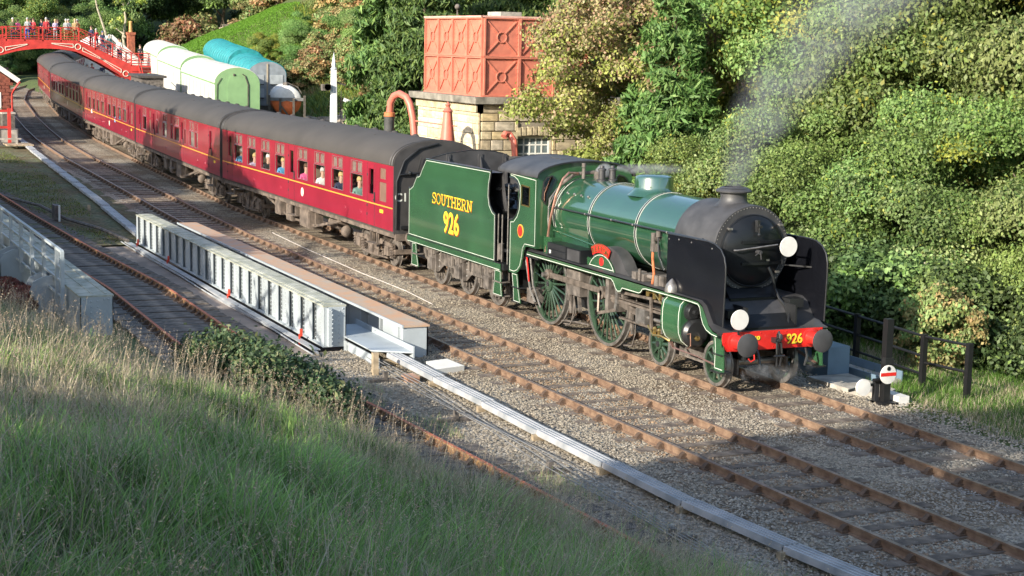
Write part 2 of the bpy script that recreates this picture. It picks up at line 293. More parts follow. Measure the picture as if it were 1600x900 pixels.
# ---------------------------------------------------------------- railway tracks
def rail_mesh(T,off,x0,x1,name,base,parent,m):
    xs=list(np.arange(x0,x1+.01,1.5 if x0<-60 else 1.2)); mb=MB(); rings=[]
    prof=[(-.065,-.15),(.065,-.15),(.065,-.137),(.018,-.122),(.016,-.045),(.036,-.035),(.036,0),(-.036,0),(-.036,-.035),(-.016,-.045),(-.018,-.122),(-.065,-.137)]
    for x in xs:
        y=ycurve(T,x); dy=(ycurve(T,x+.8)-ycurve(T,x-.8))/1.6; l=math.hypot(1,dy); nx,ny=-dy/l,1/l
        rings.append([(x+nx*(off+a),y+ny*(off+a),gz(x)+base+b) for a,b in prof])
    mb.loft(rings); 
    mb.mi=[(1 if (k%12)==6 else 0) for k in range(len(mb.f))]
    return mb.build('rail',m,parent)
def chair_mesh():
    mb=MB(); mb.box(-.1,.1,-.19,.19,-.17,-.125)
    mb.prism([(-.17,-.125),(-.03,-.125),(-.025,-.04),(-.055,-.03),(-.09,-.06)],'yz',-.06,.06); mb.prism([(.17,-.125),(.03,-.125),(.025,-.04),(.055,-.03),(.11,-.05)],'yz',-.06,.06)
    mb.box(-.045,.045,.03,.085,-.085,-.04)
    return mb.mesh('rail_chair',M['chair'])
CH=chair_mesh()
def sleeper_mesh(w=.26,l=2.6,seed=0,m='sleeper'):
    r=random.Random(seed); mb=MB(); n=6; rings=[]
    for i in range(n+1):
        y=-l/2+l*i/n; j=lambda:r.uniform(-.012,.012)
        rings.append([(-w/2+j(),y,-.28),(w/2+j(),y,-.28),(w/2+j(),y,-.142+j()*.6),(-w/2+j(),y,-.142+j()*.6)])
    return mb.loft(rings).mesh('sleeper',M[m])
SL=[sleeper_mesh(seed=k) for k in range(5)]; SD=[sleeper_mesh(.44,2.75,k,'deck') for k in range(3)]
def track(label,T,x0,x1,base=0,rm=None,sp=.76,x_ch=-62,SLM=None,xs0=None):
    t=thing('railway_track',label,'railway track',(0,0,0))
    rm=rm or [M['rust'],M['railtop']]
    for s in(-.7525,.7525): rail_mesh(T,s,x0,x1,'rail',base,t,rm)
    x=x1-.3; k=0; nch=0
    while x>(xs0 or -110):
        y=ycurve(T,x); a=math.atan2((ycurve(T,x+.8)-ycurve(T,x-.8)),1.6); z=gz(x)+base
        place('sleeper',(SLM or SL)[k%len(SLM or SL)],t,(x,y+rnd.uniform(-.04,.04),z+.012+rnd.uniform(-.012,.008)),(0,0,a+rnd.uniform(-.01,.01)))
        if x>x_ch and nch<296:
            for s in(-1,1): place('rail_chair',CH,t,(x-math.sin(a)*s*.7525,y+s*.7525,z+.0),(0,0,a+(PI if s<0 else 0)),(.8,.82,.85)); nch+=1
        x-=sp; k+=1
    return t
track('main running line that carries the maroon passenger train and green engine',T1,-150,20)
track('empty rusty-railed line between the grey girders and the train',T2,-158,20)
track('disused siding with orange-red rusty rails on wide dark timbers beside the grassy bank',T3,-66,14,rm=[M['railred'],M['railtopred']],sp=.5,SLM=SD,xs0=-50,x_ch=-50)
# loose ballast stones (uncountable)
def stones():
    n=150000; r=NR
    x=-32+54*np.sqrt(r.rand(n)); y=-7.7+10.3*r.rand(n)
    keep=~((x>-26.6)&(x<-6.7)&(y<-4.4)); 
    yt2=-3.4; near=np.minimum(np.minimum(abs(y-.7525),abs(y+.7525)),np.minimum(abs(y-yt2-.7525),abs(y-yt2+.7525)))
    keep&=near>.09; keep&=~((y<-4.9)&(x<-6.7)); keep&=~((x>-16.5)&(x<.8)&(abs(y)<1.2)&(r.rand(n)<.5))
    ph=((19.7-x)/.76)%1; insl=((ph<.17)|(ph>.83))&((abs(y)<1.3)|(abs(y-yt2)<1.3)); keep&=~(insl&(r.rand(n)<.5))
    x=x[keep];y=y[keep];n=len(x); s=r.uniform(.012,.031,n)*np.where(r.rand(n)<.06,1.5,1)
    base=np.array([(1,0,0),(0,1,0),(-1,0,0),(0,-1,0),(0,0,1)],float); v=base[None]*s[:,None,None]*r.uniform(.6,1.3,(n,5,3))
    a=r.uniform(0,6.28,n); ca,sa=np.cos(a),np.sin(a); vx=v[:,:,0]*ca[:,None]-v[:,:,1]*sa[:,None]; vy=v[:,:,0]*sa[:,None]+v[:,:,1]*ca[:,None]
    z0=-.148+.006*r.rand(n); v=np.stack([vx+x[:,None],vy+y[:,None],v[:,:,2]*.8+z0[:,None]],-1).reshape(-1,3)
    f=(np.array([(0,1,4),(1,2,4),(2,3,4),(3,0,4)])[None]+5*np.arange(n)[:,None,None]).reshape(-1,3)
    me=bpy.data.meshes.new('ballast_stones'); me.vertices.add(len(v)); me.vertices.foreach_set('co',v.ravel()); me.loops.add(f.size); me.loops.foreach_set('vertex_index',f.ravel().astype(np.int32)); me.polygons.add(len(f)); me.polygons.foreach_set('loop_start',np.arange(0,f.size,3,dtype=np.int32)); me.update()
    tone=r.rand(n); greyer=np.clip((x+2)/14,0,1)*.5+.35*(abs(abs(y)-.75)<.35)
    c=np.stack([.175+.26*tone,.148+.22*tone,.108+.165*tone],-1); gc=np.stack([.10+.22*tone]*3,-1); c=c*(1-greyer[:,None])+gc*greyer[:,None]
    inn=((abs(y-yt2)<1.1)&(r.rand(n)<.55)); c[inn]*=np.array([.85,.66,.52])
    mid=(abs(y)<.62)&(r.rand(n)<.8); c[mid]*=.55
    colr=np.ones((n,4)); colr[:,:3]=c; ca_=me.color_attributes.new('Col','FLOAT_COLOR','CORNER'); ca_.data.foreach_set('color',np.repeat(colr,12,axis=0).ravel())
    m=bpy.data.materials.new('ballast_stone'); m.use_nodes=True; b=m.node_tree.nodes['Principled BSDF']; b.inputs['Roughness'].default_value=.9; at=m.node_tree.nodes.new('ShaderNodeAttribute'); at.attribute_name='Col'; m.node_tree.links.new(at.outputs[0],b.inputs[0]); me.materials.append(m)
    o=bpy.data.objects.new('ballast_stones',me); COL.objects.link(o); stuff(o)
stones()
# ---------------------------------------------------------------- wheels
def spoked(parent,x,y,r,nsp,name='driving_wheel',col='wheelg',crank=None,bal=None,side=-1):
    """wheel centred at (x,y,r); outer face towards side*y"""
    o=bpy.data.objects.new(name,None); COL.objects.link(o); o.parent=parent; o.location=(x,y,r)
    s=side; mb=MB(); ty=.075
    mb.lathe((0,0,0),(0,s,0),[(-.065,r+.028),(-.04,r+.028),(-.03,r),(.065,r-.006),(.07,r-.02),(.07,r-ty),(-.065,r-ty),(-.065,r+.028)],48,caps=False); mb.build('tyre',M['steel'],o)
    mb=MB(); ri=r-ty
    mb.lathe((0,0,0),(0,s,0),[(-.05,ri),(.055,ri),(.055,ri-.05),(-.05,ri-.05),(-.05,ri)],48,caps=False)
    mb.lathe((0,0,0),(0,s,0),[(-.06,.01),(-.06,.15*r+.06),(.09,.13*r+.06),(.1,.13*r),(.1,.01)],24)
    for k in range(nsp):
        a=2*PI*k/nsp+.1; c,sn=math.cos(a),math.sin(a); p0=(c*.1,s*.03,sn*.1); p1=(c*(ri-.03),s*.02,sn*(ri-.03))
        mb.obox(p0,p1,.075 if r>.6 else .07,.035+.01*(r<.6),up=(0,1,0)) if False else mb.cyl(p0,p1,.034 if r>.6 else .04,.022 if r>.6 else .034,6,False)
    if crank is not None:
        a=crank; c,sn=math.cos(a),math.sin(a); mb.cyl((c*.36,s*-.03,sn*.36),(c*.36,s*.1,sn*.36),.13,n=14)
    if bal is not None:
        pts=[(math.cos(t)*ri,math.sin(t)*ri) for t in np.linspace(bal-.62,bal+.62,11)]; mb.prism([(a*.97,b*.97) for a,b in pts],'xz',s*.03,s*.062)
    mb.build('wheel_centre',M[col],o)
    mb=MB(); mb.lathe((0,0,0),(0,s,0),[(.09,.07),(.115,.065),(.12,.02),(.12,.001)],14); mb.build('axle_end',M['black'],o)
    return o
def coil(mb,p0,p1,r,turns,w=.012):
    P0=Vector(p0);P1=Vector(p1); n=int(turns*8); d=P1-P0; mb.tube([P0+d*i/n+Vector((r*math.cos(i*PI/4),r*math.sin(i*PI/4),0)) for i in range(n+1)],w,5)
def rivets(mb,pts,ax,r=.012,h=.008):
    ax=Vector(ax)
    for p in pts: mb.lathe(p,ax,[(0,r),(h*.7,r*.8),(h,.001)],6)
# ---------------------------------------------------------------- locomotive (front bogie axle is x=0)
def loco():
    t=thing('steam_locomotive','green steam engine with black smoke deflectors and red buffer beam numbered 926','locomotive',(0,0,0))
    yS=1.3
    # frames and stretchers
    mb=MB(); mb.box(-8.6,.7,-.6,-.56,.62,1.7).box(-8.6,.7,.56,.6,.62,1.7).box(-8.4,-7.9,-.5,.5,.6,1.2).box(-5.9,-5.2,-.55,.55,.7,1.5).box(-1.7,-.5,-.58,.58,.8,1.75).box(-3.9,-3.6,-.55,.55,.6,1.6)
    mb.build('main_frame',M['black'],t)
    # running plate: flat, then swept down to the beam
    top=[(-8.12,1.80),(0.0,1.775),(.18,1.70),(.33,1.52),(.45,1.36),(.6,1.27),(.78,1.245)]
    mb=MB(); rings=[]
    for x,z in top: rings.append([(x,-yS,z),(x,yS,z),(x,yS,z-.03),(x,-yS,z-.03)])
    mb.loft(rings); mb.build('running_plate',M['smoke'],t)
    # valance both sides
    topv=[(-8.12,1.795)]+[(-3.5,1.785),(-2.3,1.78),(0.0,1.77),(.18,1.695),(.33,1.515),(.45,1.355),(.6,1.265),(.76,1.24)]
    bot=[(.76,1.15),(.55,1.165),(.35,1.22),(.22,1.32),(.14,1.45),(.08,1.62),(.0,1.68),(-.3,1.69),(-2.15,1.68),(-2.28,1.66),(-2.36,1.58),(-2.45,1.55),(-3.1,1.55),(-3.2,1.55),(-3.26,1.47),(-3.4,1.45),(-3.5,1.50),(-3.6,1.62),(-3.72,1.68),(-8.12,1.68)]
    poly=topv+bot; 
    for s in(-1,1):
        mb=MB(); mb.prism(poly,'xz',s*yS,s*(yS-.02)); v=mb.build('valance',M['green'],t)
        mb=MB(); ribbon(mb,[(a,b+.022) for a,b in bot][::-1],.014,s*(yS+(.002 if s>0 else -.002)),.004*(1 if s<0 else -1)); mb.build('lining',M['white'],v)
    # cab
    side=[(-9.2,1.13),(-8.86,1.13),(-8.66,1.19),(-8.5,1.34),(-8.42,1.55),(-8.36,1.75),(-8.25,1.87),(-8.1,1.885),(-7.66,1.885),(-7.66,3.60),(-9.24,3.64),(-9.24,3.49),(-9.0,3.48),(-8.8,3.42),(-8.68,3.30),(-8.66,3.1),(-8.72,2.75),(-8.82,2.6),(-9.0,2.47),(-9.2,2.43)]
    hole=[(-8.55,2.87),(-8.08,2.86),(-8.08,3.33),(-8.55,3.35)]
    for s in(-1,1):
        # side sheet in strips round the window
        mb=MB(); y0,y1=s*1.28,s*1.255
        mb.prism([p for p in side if p[1]<2.6]+[(-8.82,2.6),(-7.66,2.6)][::1] if False else [(-9.2,1.13),(-8.86,1.13),(-8.66,1.19),(-8.5,1.34),(-8.42,1.55),(-8.36,1.75),(-8.25,1.87),(-8.1,1.885),(-7.66,1.885),(-7.66,2.86),(-8.08,2.86),(-8.55,2.87),(-8.70,2.87),(-8.72,2.75),(-8.82,2.6),(-9.0,2.47),(-9.2,2.43)],'xz',y0,y1)
        mb.prism([(-8.08,2.86),(-7.66,2.86),(-7.66,3.6),(-8.08,3.61)],'xz',y0,y1)
        mb.prism([(-8.70,2.87),(-8.55,2.87),(-8.55,3.35),(-8.55,3.62),(-9.24,3.64),(-9.24,3.49),(-9.0,3.48),(-8.8,3.42),(-8.68,3.30),(-8.66,3.1)],'xz',y0,y1)
        mb.prism([(-8.55,3.35),(-8.08,3.33),(-8.08,3.61),(-8.55,3.62)],'xz',y0,y1)
        cs=mb.build('cab_side',M['green'],t)
        yy=s*1.282; tt=.004*(-s)
        mb=MB(); fr=hole+[hole[0]]; ribbon(mb,fr,.035,yy,tt); mb.build('window_frame',M['brass'],cs)
        mb=MB(); mb.box(-8.55,-8.08,s*1.262,s*1.268,2.86,3.35); mb.build('pane',GL,cs)
        mb=MB(); l=[(-9.15,1.18),(-8.88,1.18),(-8.7,1.24),(-8.56,1.36),(-8.47,1.57),(-8.42,1.8),(-8.3,1.93),(-7.73,1.94),(-7.73,3.53),(-9.18,3.58),(-9.18,3.54),(-8.98,3.53),(-8.76,3.46),(-8.63,3.33),(-8.60,3.1),(-8.66,2.72),(-8.77,2.55),(-8.97,2.40),(-9.15,2.38),(-9.15,1.18)]
        ribbon(mb,l,.013,yy,tt); mb.build('lining',M['white'],cs)
        mb=MB(); mb.tube([(-9.2,yy,2.43),(-9.0,yy,2.47),(-8.82,yy,2.6),(-8.72,yy,2.75),(-8.66,yy,3.1),(-8.68,yy,3.3),(-8.8,yy,3.42),(-9.0,yy,3.48),(-9.24,yy,3.49)],.022,6); mb.build('beading',M['black'],cs)
        mb=MB(); mb.lathe((-8.55,s*1.28,2.22),(0,s,0),[(0,.165),(.012,.165),(.014,.15),(.014,.001)],24); w=mb.build('crest_ring',M['yline'],cs); w=cs
        mb=MB(); mb.lathe((-8.55,s*1.296,2.22),(0,s,0),[(0,.14),(.004,.13),(.004,.001)],24); mb.build('crest',M['red'],w)
        mb=MB(); mb.cyl((-9.26,s*1.3,1.3),(-9.26,s*1.3,3.3),.018,n=6); mb.build('cab_handrail',M['steel'],t)
    # cab front sheet with round-topped spectacles
    prof=[(-1.28,1.88),(1.28,1.88),(1.28,3.6)]+[(1.28*math.cos(R(a)),3.6+.36*math.sin(R(a))) for a in range(10,171,10)]+[(-1.28,3.6)]
    mb=MB(); mb.prism(prof,'yz',-7.68,-7.64); cf=mb.build('cab_front',M['green'],t)
    for s in(-1,1):
        mb=MB(); pl=[(s*1.14,3.5),(s*1.18,3.1),(s*1.08,2.95),(s*.98,3.2),(s*.82,3.55),(s*.9,3.66),(s*1.05,3.62)]
        mb.prism(pl,'yz',-7.63,-7.60); mb.build('spectacle_frame',M['black'],cf)
        mb=MB(); mb.prism(inset(pl,.03),'yz',-7.598,-7.592); mb.build('spectacle_pane',GLD,cf)
    # roof
    rp=lambda h:[(1.33*math.cos(R(a)),3.60+h+.37*math.sin(R(a))) for a in range(0,181,10)]
    mb=MB(); mb.loft([[(x,)+p for p in rp(0)+rp(.03)[::-1]] for x in(-9.85,-7.55)]); rf=mb.build('cab_roof',M['smoke'],t)
    for x in(-9.85,-7.56):
        mb=MB(); mb.tube([(x,)+p for p in rp(.02)],.022,6); mb.build('roof_beading',M['black'],rf)
    mb=MB(); mb.box(-8.9,-8.3,-.35,.35,3.985,4.0); mb.build('roof_hatch',M['smoke'],rf)
    # cab floor, backhead, interior
    mb=MB(); mb.box(-9.25,-7.7,-1.2,1.2,1.6,1.7).box(-8.0,-7.7,-.75,.75,1.7,3.3).box(-8.5,-8.1,-1.15,-.7,1.7,2.15).box(-8.5,-8.1,.7,1.15,1.7,2.15); mb.build('cab_interior',M['black'],t)
    mb=MB(); mb.tube([(-8.05,-.6,3.1),(-8.08,0,3.2),(-8.05,.6,3.1)],.025,6).tube([(-8.02,-.3,2.2),(-8.1,-.3,2.9)],.02,6).cyl((-8.03,.3,2.7),(-8.12,.3,2.7),.09).cyl((-8.03,-.1,2.9),(-8.1,-.1,2.9),.07); mb.build('cab_fittings',M['copper'],t)
    # boiler: firebox, barrel, smokebox
    n=56; cz=2.74
    mb=MB(); mb.lathe((-7.66,0,cz-.02),(1,0,0),[(0,.90),(1.95,.885)],n,False); 
    fb=mb.build('firebox',M['bgreen'],t)
    mb=MB(); mb.prism([(-.80,1.8),(.80,1.8),(.86,2.5),(-.86,2.5)],'yz',-7.62,-5.75); mb.build('firebox_side',M['bgreen'],t)
    mb=MB(); mb.lathe((-5.71,0,cz),(1,0,0),[(0,.875),(2.22,.86),(3.95,.85)],n,False); br=mb.build('boiler_barrel',M['bgreen'],t)
    mb=MB(); mb.lathe((-1.76,0,cz+.01),(1,0,0),[(0,.85),(0,.895),(1.58,.895),(1.62,.88),(1.62,.80),(1.62,0.01)],n,False); sb=mb.build('smokebox',M['smoke'],t)
    def band(x,r,par,z=cz):
        mb=MB(); mb.lathe((x,0,z),(1,0,0),[(-.032,r),(-.032,r+.008),(.032,r+.008),(.032,r)],n,False); b=mb.build('boiler_band',M['black'],t)
        for k in(-1,1):
            mb=MB(); mb.lathe((x+k*.042,0,z),(1,0,0),[(-.007,r),(-.007,r+.006),(.007,r+.006),(.007,r)],n,False); mb.build('lining',M['white'],b)
    band(-5.70,.885,br); band(-3.49,.862,br); band(-7.5,.90,fb,cz-.02)
    mb=MB(); mb.lathe((-1.80,0,cz),(1,0,0),[(-.012,.85),(-.012,.858),(.012,.858),(.012,.85)],n,False); mb.build('lining',M['white'],br)
    # washout plugs
    mb=MB()
    for k in range(4):
        a=R(142); mb.sphere((-7.15+.36*k,.9*math.cos(a),cz-.02+.9*math.sin(a)),.035,8,5)
    mb.build('washout_plug',M['steel'],fb)
    # smokebox ring rivets, door, hinges, dart
    mb=MB(); rivets(mb,[(-.137,.845*math.cos(a),cz+.01+.845*math.sin(a)) for a in np.linspace(0,2*PI,72,endpoint=False)],(1,0,0),.013,.012); mb.build('ring_rivets',M['steel'],sb)
    mb=MB(); mb.lathe((-.14,0,cz-.02),(1,0,0),[(0,.72),(.03,.725),(.05,.70),(.10,.62),(.15,.45),(.18,.22),(.19,.001)],48); dr=mb.build('smokebox_door',M['gloss'],t)
    mb=MB(); mb.lathe((-.14,0,cz-.02),(1,0,0),[(.0,.745),(.035,.745),(.045,.725),(.03,.70)],48,False); mb.build('door_ring',M['gloss'],dr)
    for z in(cz+.18,cz-.26):
        mb=MB(); P=[(-.14+.19*max(0,1-(y/.72)**2)**.6+.03,y,z) for y in np.linspace(-.34,.66,9)]
        for a,b in zip(P[:-1],P[1:]): mb.obox(a,b,.022,.055)
        mb.cyl((-.02,.68,z-.05),(-.02,.68,z+.05),.03,n=8); mb.build('hinge_strap',M['gloss'],dr)
    mb=MB(); mb.tube([(.08,-.56,cz+.03),(.11,-.5,cz+.03),(.12,.45,cz+.12)],.016,6); mb.build('door_handrail',M['steel'],dr)
    mb=MB(); mb.box(.0,.1,-.03,.03,cz+.38,cz+.62).cyl((.05,0,cz+.5),(.2,0,cz+.5),.03,n=8).cyl((.12,0,cz+.36),(.12,0,cz+.55),.02,n=6).sphere((.12,0,cz+.33),.035,8,5); mb.build('lamp_iron',M['black'],dr)
    mb=MB(); mb.cyl((.06,0,cz-.02),(.2,0,cz-.02),.045,n=10).cyl((.17,0,cz-.02),(.17,-.1,cz-.08),.012,n=6).cyl((.2,0,cz-.02),(.2,.02,cz-.16),.012,n=6); mb.build('door_dart',M['smoke'],dr)
    for y,z in((-.6,cz+.45),(.6,cz+.5),(.3,cz-.2),(.55,cz-.45)):
        mb=MB(); mb.cyl((-.12,y,z),(.02,y,z),.02,n=6).box(-.02,.03,y-.05,y+.03,z-.02,z+.02); mb.build('door_clip',M['steel'],dr)
    # chimney
    mb=MB(); mb.lathe((-.9,0,3.55),(0,0,1),[(0,.42),(.06,.33),(.12,.285),(.2,.27),(.29,.275),(.30,.37),(.325,.375),(.35,.35),(.375,.30),(.375,.24),(.0,.24)],32,False); mb.build('chimney',M['smoke'],sb)
    mb=MB(); mb.lathe((-.9,0,3.9),(0,0,1),[(0,.3),(.02,.26),(.03,.3),(.06,.22)],28,False); mb.build('chimney_lip',M['smoke'],sb)
    # saddle and front platform
    mb=MB(); mb.prism([(-.66,1.72),(.66,1.72),(.72,2.0),(.86,2.45),(-.86,2.45),(-.72,2.0)],'yz',-1.66,-.28); mb.build('smokebox_saddle',M['gloss'],t)
    mb=MB(); mb.prism([(-.3,1.78),(-.3,2.1),(-.15,1.98),(.1,1.72),(.4,1.45),(.74,1.30),(.74,1.2),(.2,1.2)],'xz',-.58,.58); mb.box(-1.7,.1,-.60,.60,1.7,1.79); mb.build('front_platform',M['gloss'],t)
    mb=MB(); mb.tube([(.0,.33,cz-.35),(.05,.42,cz-.55),(.02,.5,cz-.8),(.16,.52,cz-.98),(.42,.6,cz-1.2),(.55,.5,cz-1.35),(.66,.42,cz-1.45)],.028,7); mb.build('front_pipe',M['black'],t)
    for bx in ((.05,.5,-.9,-.62,1.46,1.62),(.1,.4,.62,.95,1.6,1.78)): mb=MB(); mb.box(*bx); mb.build('front_fitting',M['black'],t)
    # smoke deflectors
    dp=[(-1.46,1.79),(.0,1.77),(.2,1.68),(.35,1.5),(.46,1.38),(.80,1.36),(.83,2.35),(.82,2.55),(.76,2.73),(.62,2.87),(.40,2.95),(.15,2.975),(-1.46,2.955)]
    for s in(-1,1):
        mb=MB(); mb.prism(dp,'xz',s*1.2,s*1.185); d=mb.build('smoke_deflector',M['defl'],t)
        mb=MB(); mb.tube([(-1.46,s*1.19,2.96)]+[(a,s*1.19,b) for a,b in dp[5:][::-1]],.016,6); mb.build('beading',M['black'],d)
        mb=MB(); mb.obox((-.5,s*1.18,2.7),(-.6,s*.85,2.95),.03,.03).obox((.3,s*1.18,2.4),(-.2,s*.8,2.4),.03,.03); mb.build('stay',M['black'],d)
        mb=MB(); rivets(mb,[(x,s*1.2,z) for x,z in((-1.4,2.85),(-1.0,2.88),(-.5,2.88),(-1.4,1.9),(.3,2.85))],(0,s,0),.02,.012); mb.build('bolt_head',M['steel'],d)
        # conical anti-vacuum valve at the foot
        mb=MB(); mb.lathe((-1.15,s*1.24,1.78),(0,0,1),[(0,.15),(.08,.15),(.16,.12),(.26,.03),(.28,.001)],16); mb.build('snifting_valve',M['steel'],t)
    # dome, safety valves, whistle
    mb=MB(); mb.lathe((-4.25,0,3.52),(0,0,1),[(-.05,.60),(.04,.50),(.09,.455),(.14,.44),(.33,.435),(.38,.41),(.41,.33),(.425,.15),(.43,.001)],36); mb.build('dome',M['bgreen'],br)
    for y in(-.12,.16):
        mb=MB(); mb.lathe((-6.55,y,3.58),(0,0,1),[(0,.12),(.05,.12),(.06,.085),(.26,.08),(.27,.1),(.31,.1),(.33,.055),(.38,.05)],14); mb.build('safety_valve',M['smoke'],fb)
    mb=MB(); mb.cyl((-7.25,-.25,3.6),(-7.25,-.25,3.85),.045).cyl((-7.25,-.25,3.87),(-7.25,-.25,3.97),.05).tube([(-7.55,-.7,3.45),(-7.4,-.4,3.7),(-7.3,.1,3.75),(-7.35,.6,3.6)],.045,8).cyl((-7.3,.3,3.6),(-7.3,.3,3.85),.07).cyl((-7.1,.05,3.6),(-7.1,.05,3.78),.09); mb.build('steam_manifold',M['dirt'],fb)
    mb=MB(); mb.tube([(-7.35,-.35,3.72),(-7.3,-.62,3.74),(-7.28,-.78,3.6),(-7.3,-.95,3.2),(-7.42,-1.03,2.6),(-7.52,-1.08,1.82)],.032,8); mb.build('injector_pipe',M['copper'],t)
    mb=MB(); mb.tube([(-7.62,-.75,3.35),(-7.58,-.98,3.1),(-7.6,-1.0,2.6),(-7.5,-1.02,2.35),(-7.6,-1.03,2.0)],.02,6).tube([(-7.6,-.85,3.2),(-7.55,-1.02,2.9),(-7.52,-1.0,2.2)],.015,6); mb.build('oil_pipe',M['steel'],t)
    # handrails on boiler
    for s in(-1,1):
        mb=MB(); mb.cyl((-7.66,s*.97,2.92),(-.3,s*.97,2.93),.02,n=8); h=mb.build('boiler_handrail',M['black'],t)
        mb=MB()
        for x in(-7.4,-5.7,-4.4,-3.4,-1.9): mb.cyl((x,s*.85,2.92),(x,s*.98,2.92),.014,n=6).sphere((x,s*.97,2.92),.03,8,5)
        mb.build('stanchion',M['steel'],h)
    # ejector pipe line under handrail, feed clack and orange pipe
    mb=MB(); mb.tube([(-7.5,-.93,2.36),(-6.0,-.925,2.28),(-4.8,-.91,2.2)],.02,6); mb.build('feed_pipe',M['green'],t)
    mb=MB(); mb.cyl((-2.45,-.82,2.72),(-2.45,-1.0,2.72),.07).cyl((-2.45,-.98,2.5),(-2.45,-.98,2.85),.055).cyl((-2.32,-.94,2.78),(-2.32,-.94,2.9),.05).box(-2.5,-2.38,-1.02,-.9,2.45,2.62); mb.build('clack_valve',M['dirt'],t)
    mb=MB(); mb.tube([(-2.45,-.98,2.5),(-2.42,-1.0,2.3),(-2.25,-1.05,2.0),(-2.22,-1.1,1.78)],.032,8); mb.build('feed_pipe_copper',M['orange'],t)
    mb=MB(); mb.tube([(-2.32,-.94,2.78),(-2.25,-.96,2.4),(-2.0,-.95,2.1)],.016,6); mb.build('lubricator_pipe',M['black'],t)
    # slanting lower cladding edge lining
    # tool box with doors, sandbox, splasher with nameplate
    mb=MB(); mb.box(-7.12,-5.38,-1.22,-.72,1.80,2.12); tb=mb.build('tool_box',M['gloss'],t)
    for k in range(2):
        mb=MB(); mb.box(-7.1+.5*k*0,-6.12,-1.24,-1.22,1.83+.15*k,1.96+.15*k); mb.build('drawer_front',M['black'],tb)
    mb=MB(); mb.box(-6.05,-5.42,-1.235,-1.22,1.83,2.09); mb.build('box_door',M['smoke'],tb)
    mb=MB(); mb.box(-6.98,-6.9,-1.25,-1.24,1.87,1.95); mb.build('box_label',M['white'],tb)
    mb=MB(); mb.box(-7.6,-7.15,-1.1,-.8,1.8,2.2); mb.build('sand_box',M['green'],t)
    mb=MB(); mb.box(-5.38,-4.9,-1.05,-.75,1.80,1.97); mb.build('splasher_link',M['green'],t)
    for s in(-1,1):
        ap=[(-5.29,1.795),(-4.01,1.785)]+arc(-4.65,1.35,.78,36,144,12)
        mb=MB(); mb.prism(ap,'xz',s*1.06,s*1.045); sp=mb.build('splasher',M['green'],t)
        ap2=[(-5.35,1.79)]+arc(-4.4,1.30,1.02,150,38,14)+[(-3.35,1.79)]
        mb=MB(); mb.loft([[(a,s*.72,b) for a,b in ap2],[(a,s*1.03,b) for a,b in ap2]]); mb.build('splasher_top',M['smoke'],sp)
        mb=MB(); ribbon(mb,inset(ap,.03)+[inset(ap,.03)[0]],.013,s*1.062,.004*-s); mb.build('lining',M['white'],sp)
        mb=MB(); mb.lathe((-4.65,s*1.06,1.95),(0,s,0),[(0,.10),(.012,.095),(.012,.001)],16); mb.build('works_plate',M['red'],sp)
        pl=arc(-4.65,1.35,1.00,117,63,10)+arc(-4.65,1.35,.80,63,117,10)
        mb=MB(); mb.prism(pl,'xz',s*1.10,s*1.07); npl=mb.build('nameplate',M['red'],t)
        mb=MB(); mb.prism(arc(-4.65,1.35,.995,116,64,10)+arc(-4.65,1.35,.975,64,116,10),'xz',s*1.102,s*1.10); mb.build('plate_rim',M['brass'],npl)
        for i,ch in enumerate('REPTON'):
            a=R(112-8.8*i) if s<0 else R(68+8.8*i); me=textmesh(ch,.17,M['brass'],'nameplate_letter',.006)
            o=place('nameplate_letter',me,npl,(-4.65+.83*math.cos(a),s*1.104,1.35+.83*math.sin(a)),(PI/2,0,0) if s<0 else (PI/2,0,PI)); o.rotation_euler.rotate_axis('Z',(a-PI/2) if s<0 else (PI/2-a)*1)
    mb=MB()
    for x in(-3.1,-2.75): mb.box(x,x+.18,-1.12,-.85,1.79,1.95)
    mb.cyl((-2.9,-1.0,1.9),(-2.0,-1.0,1.9),.05).cyl((-2.7,-1.15,1.8),(-2.7,-1.15,2.05),.035).cyl((-2.0,-1.12,1.78),(-2.0,-1.12,2.0),.06).box(-2.1,-1.75,-1.1,-.8,1.79,2.0); mb.build('mechanical_lubricator',M['dirt'],t)
    # drivers
    for x in(-7.772,-4.724):
        for s in(-1,1): spoked(t,x,s*.78,1.0035,22,crank=R(40),bal=R(220 if x<-6 else 205),side=s)
        mb=MB(); mb.cyl((x,-.7,1.0035),(x,.7,1.0035),.11); mb.build('axle',M['steel'],t)
    for s in(-1,1):
        y=s*.98; a=R(48); r=.36; px0,pz=(-7.772+r*math.cos(a),1.0035+r*math.sin(a)); px1=-4.724+r*math.cos(a)
        mb=MB(); mb.obox((px0-.05,y,pz),(px1+.05,y,pz),.045,.13); 
        for x in(px0,px1): mb.cyl((x,y-.05,pz),(x,y+.05,pz),.13,n=16)
        mb.build('coupling_rod',M['rod'],t)
        mb=MB()
        for x in(px0,px1): mb.cyl((x,y,pz),(x,y+s*.17,pz),.06,n=12)
        mb.build('crank_pin',M['steel'],t)
        y2=s*1.10; cx,czz=-2.55,1.04
        mb=MB(); mb.obox((px1,y2,pz),(cx,y2,czz),.05,.13); mb.cyl((px1,y2-.05,pz),(px1,y2+.05,pz),.15,n=16).cyl((cx,y2-.05,czz),(cx,y2+.05,czz),.1,n=12); mb.build('connecting_rod',M['rod'],t)
        mb=MB()
        mb.box(-4.05,-1.55,y2-.05,y2+.05,1.20,1.25).box(-4.05,-1.55,y2-.05,y2+.05,1.28,1.30).box(-3.6,-1.55,y2-.04,y2+.04,.83,.87); mb.build('slide_bar',M['rod'],t)
        mb=MB(); mb.box(cx-.2,cx+.2,y2-.09,y2+.09,.87,1.20).cyl((cx,y2,czz),(-1.4,y2,czz),.04); mb.build('crosshead',M['steel'],t)
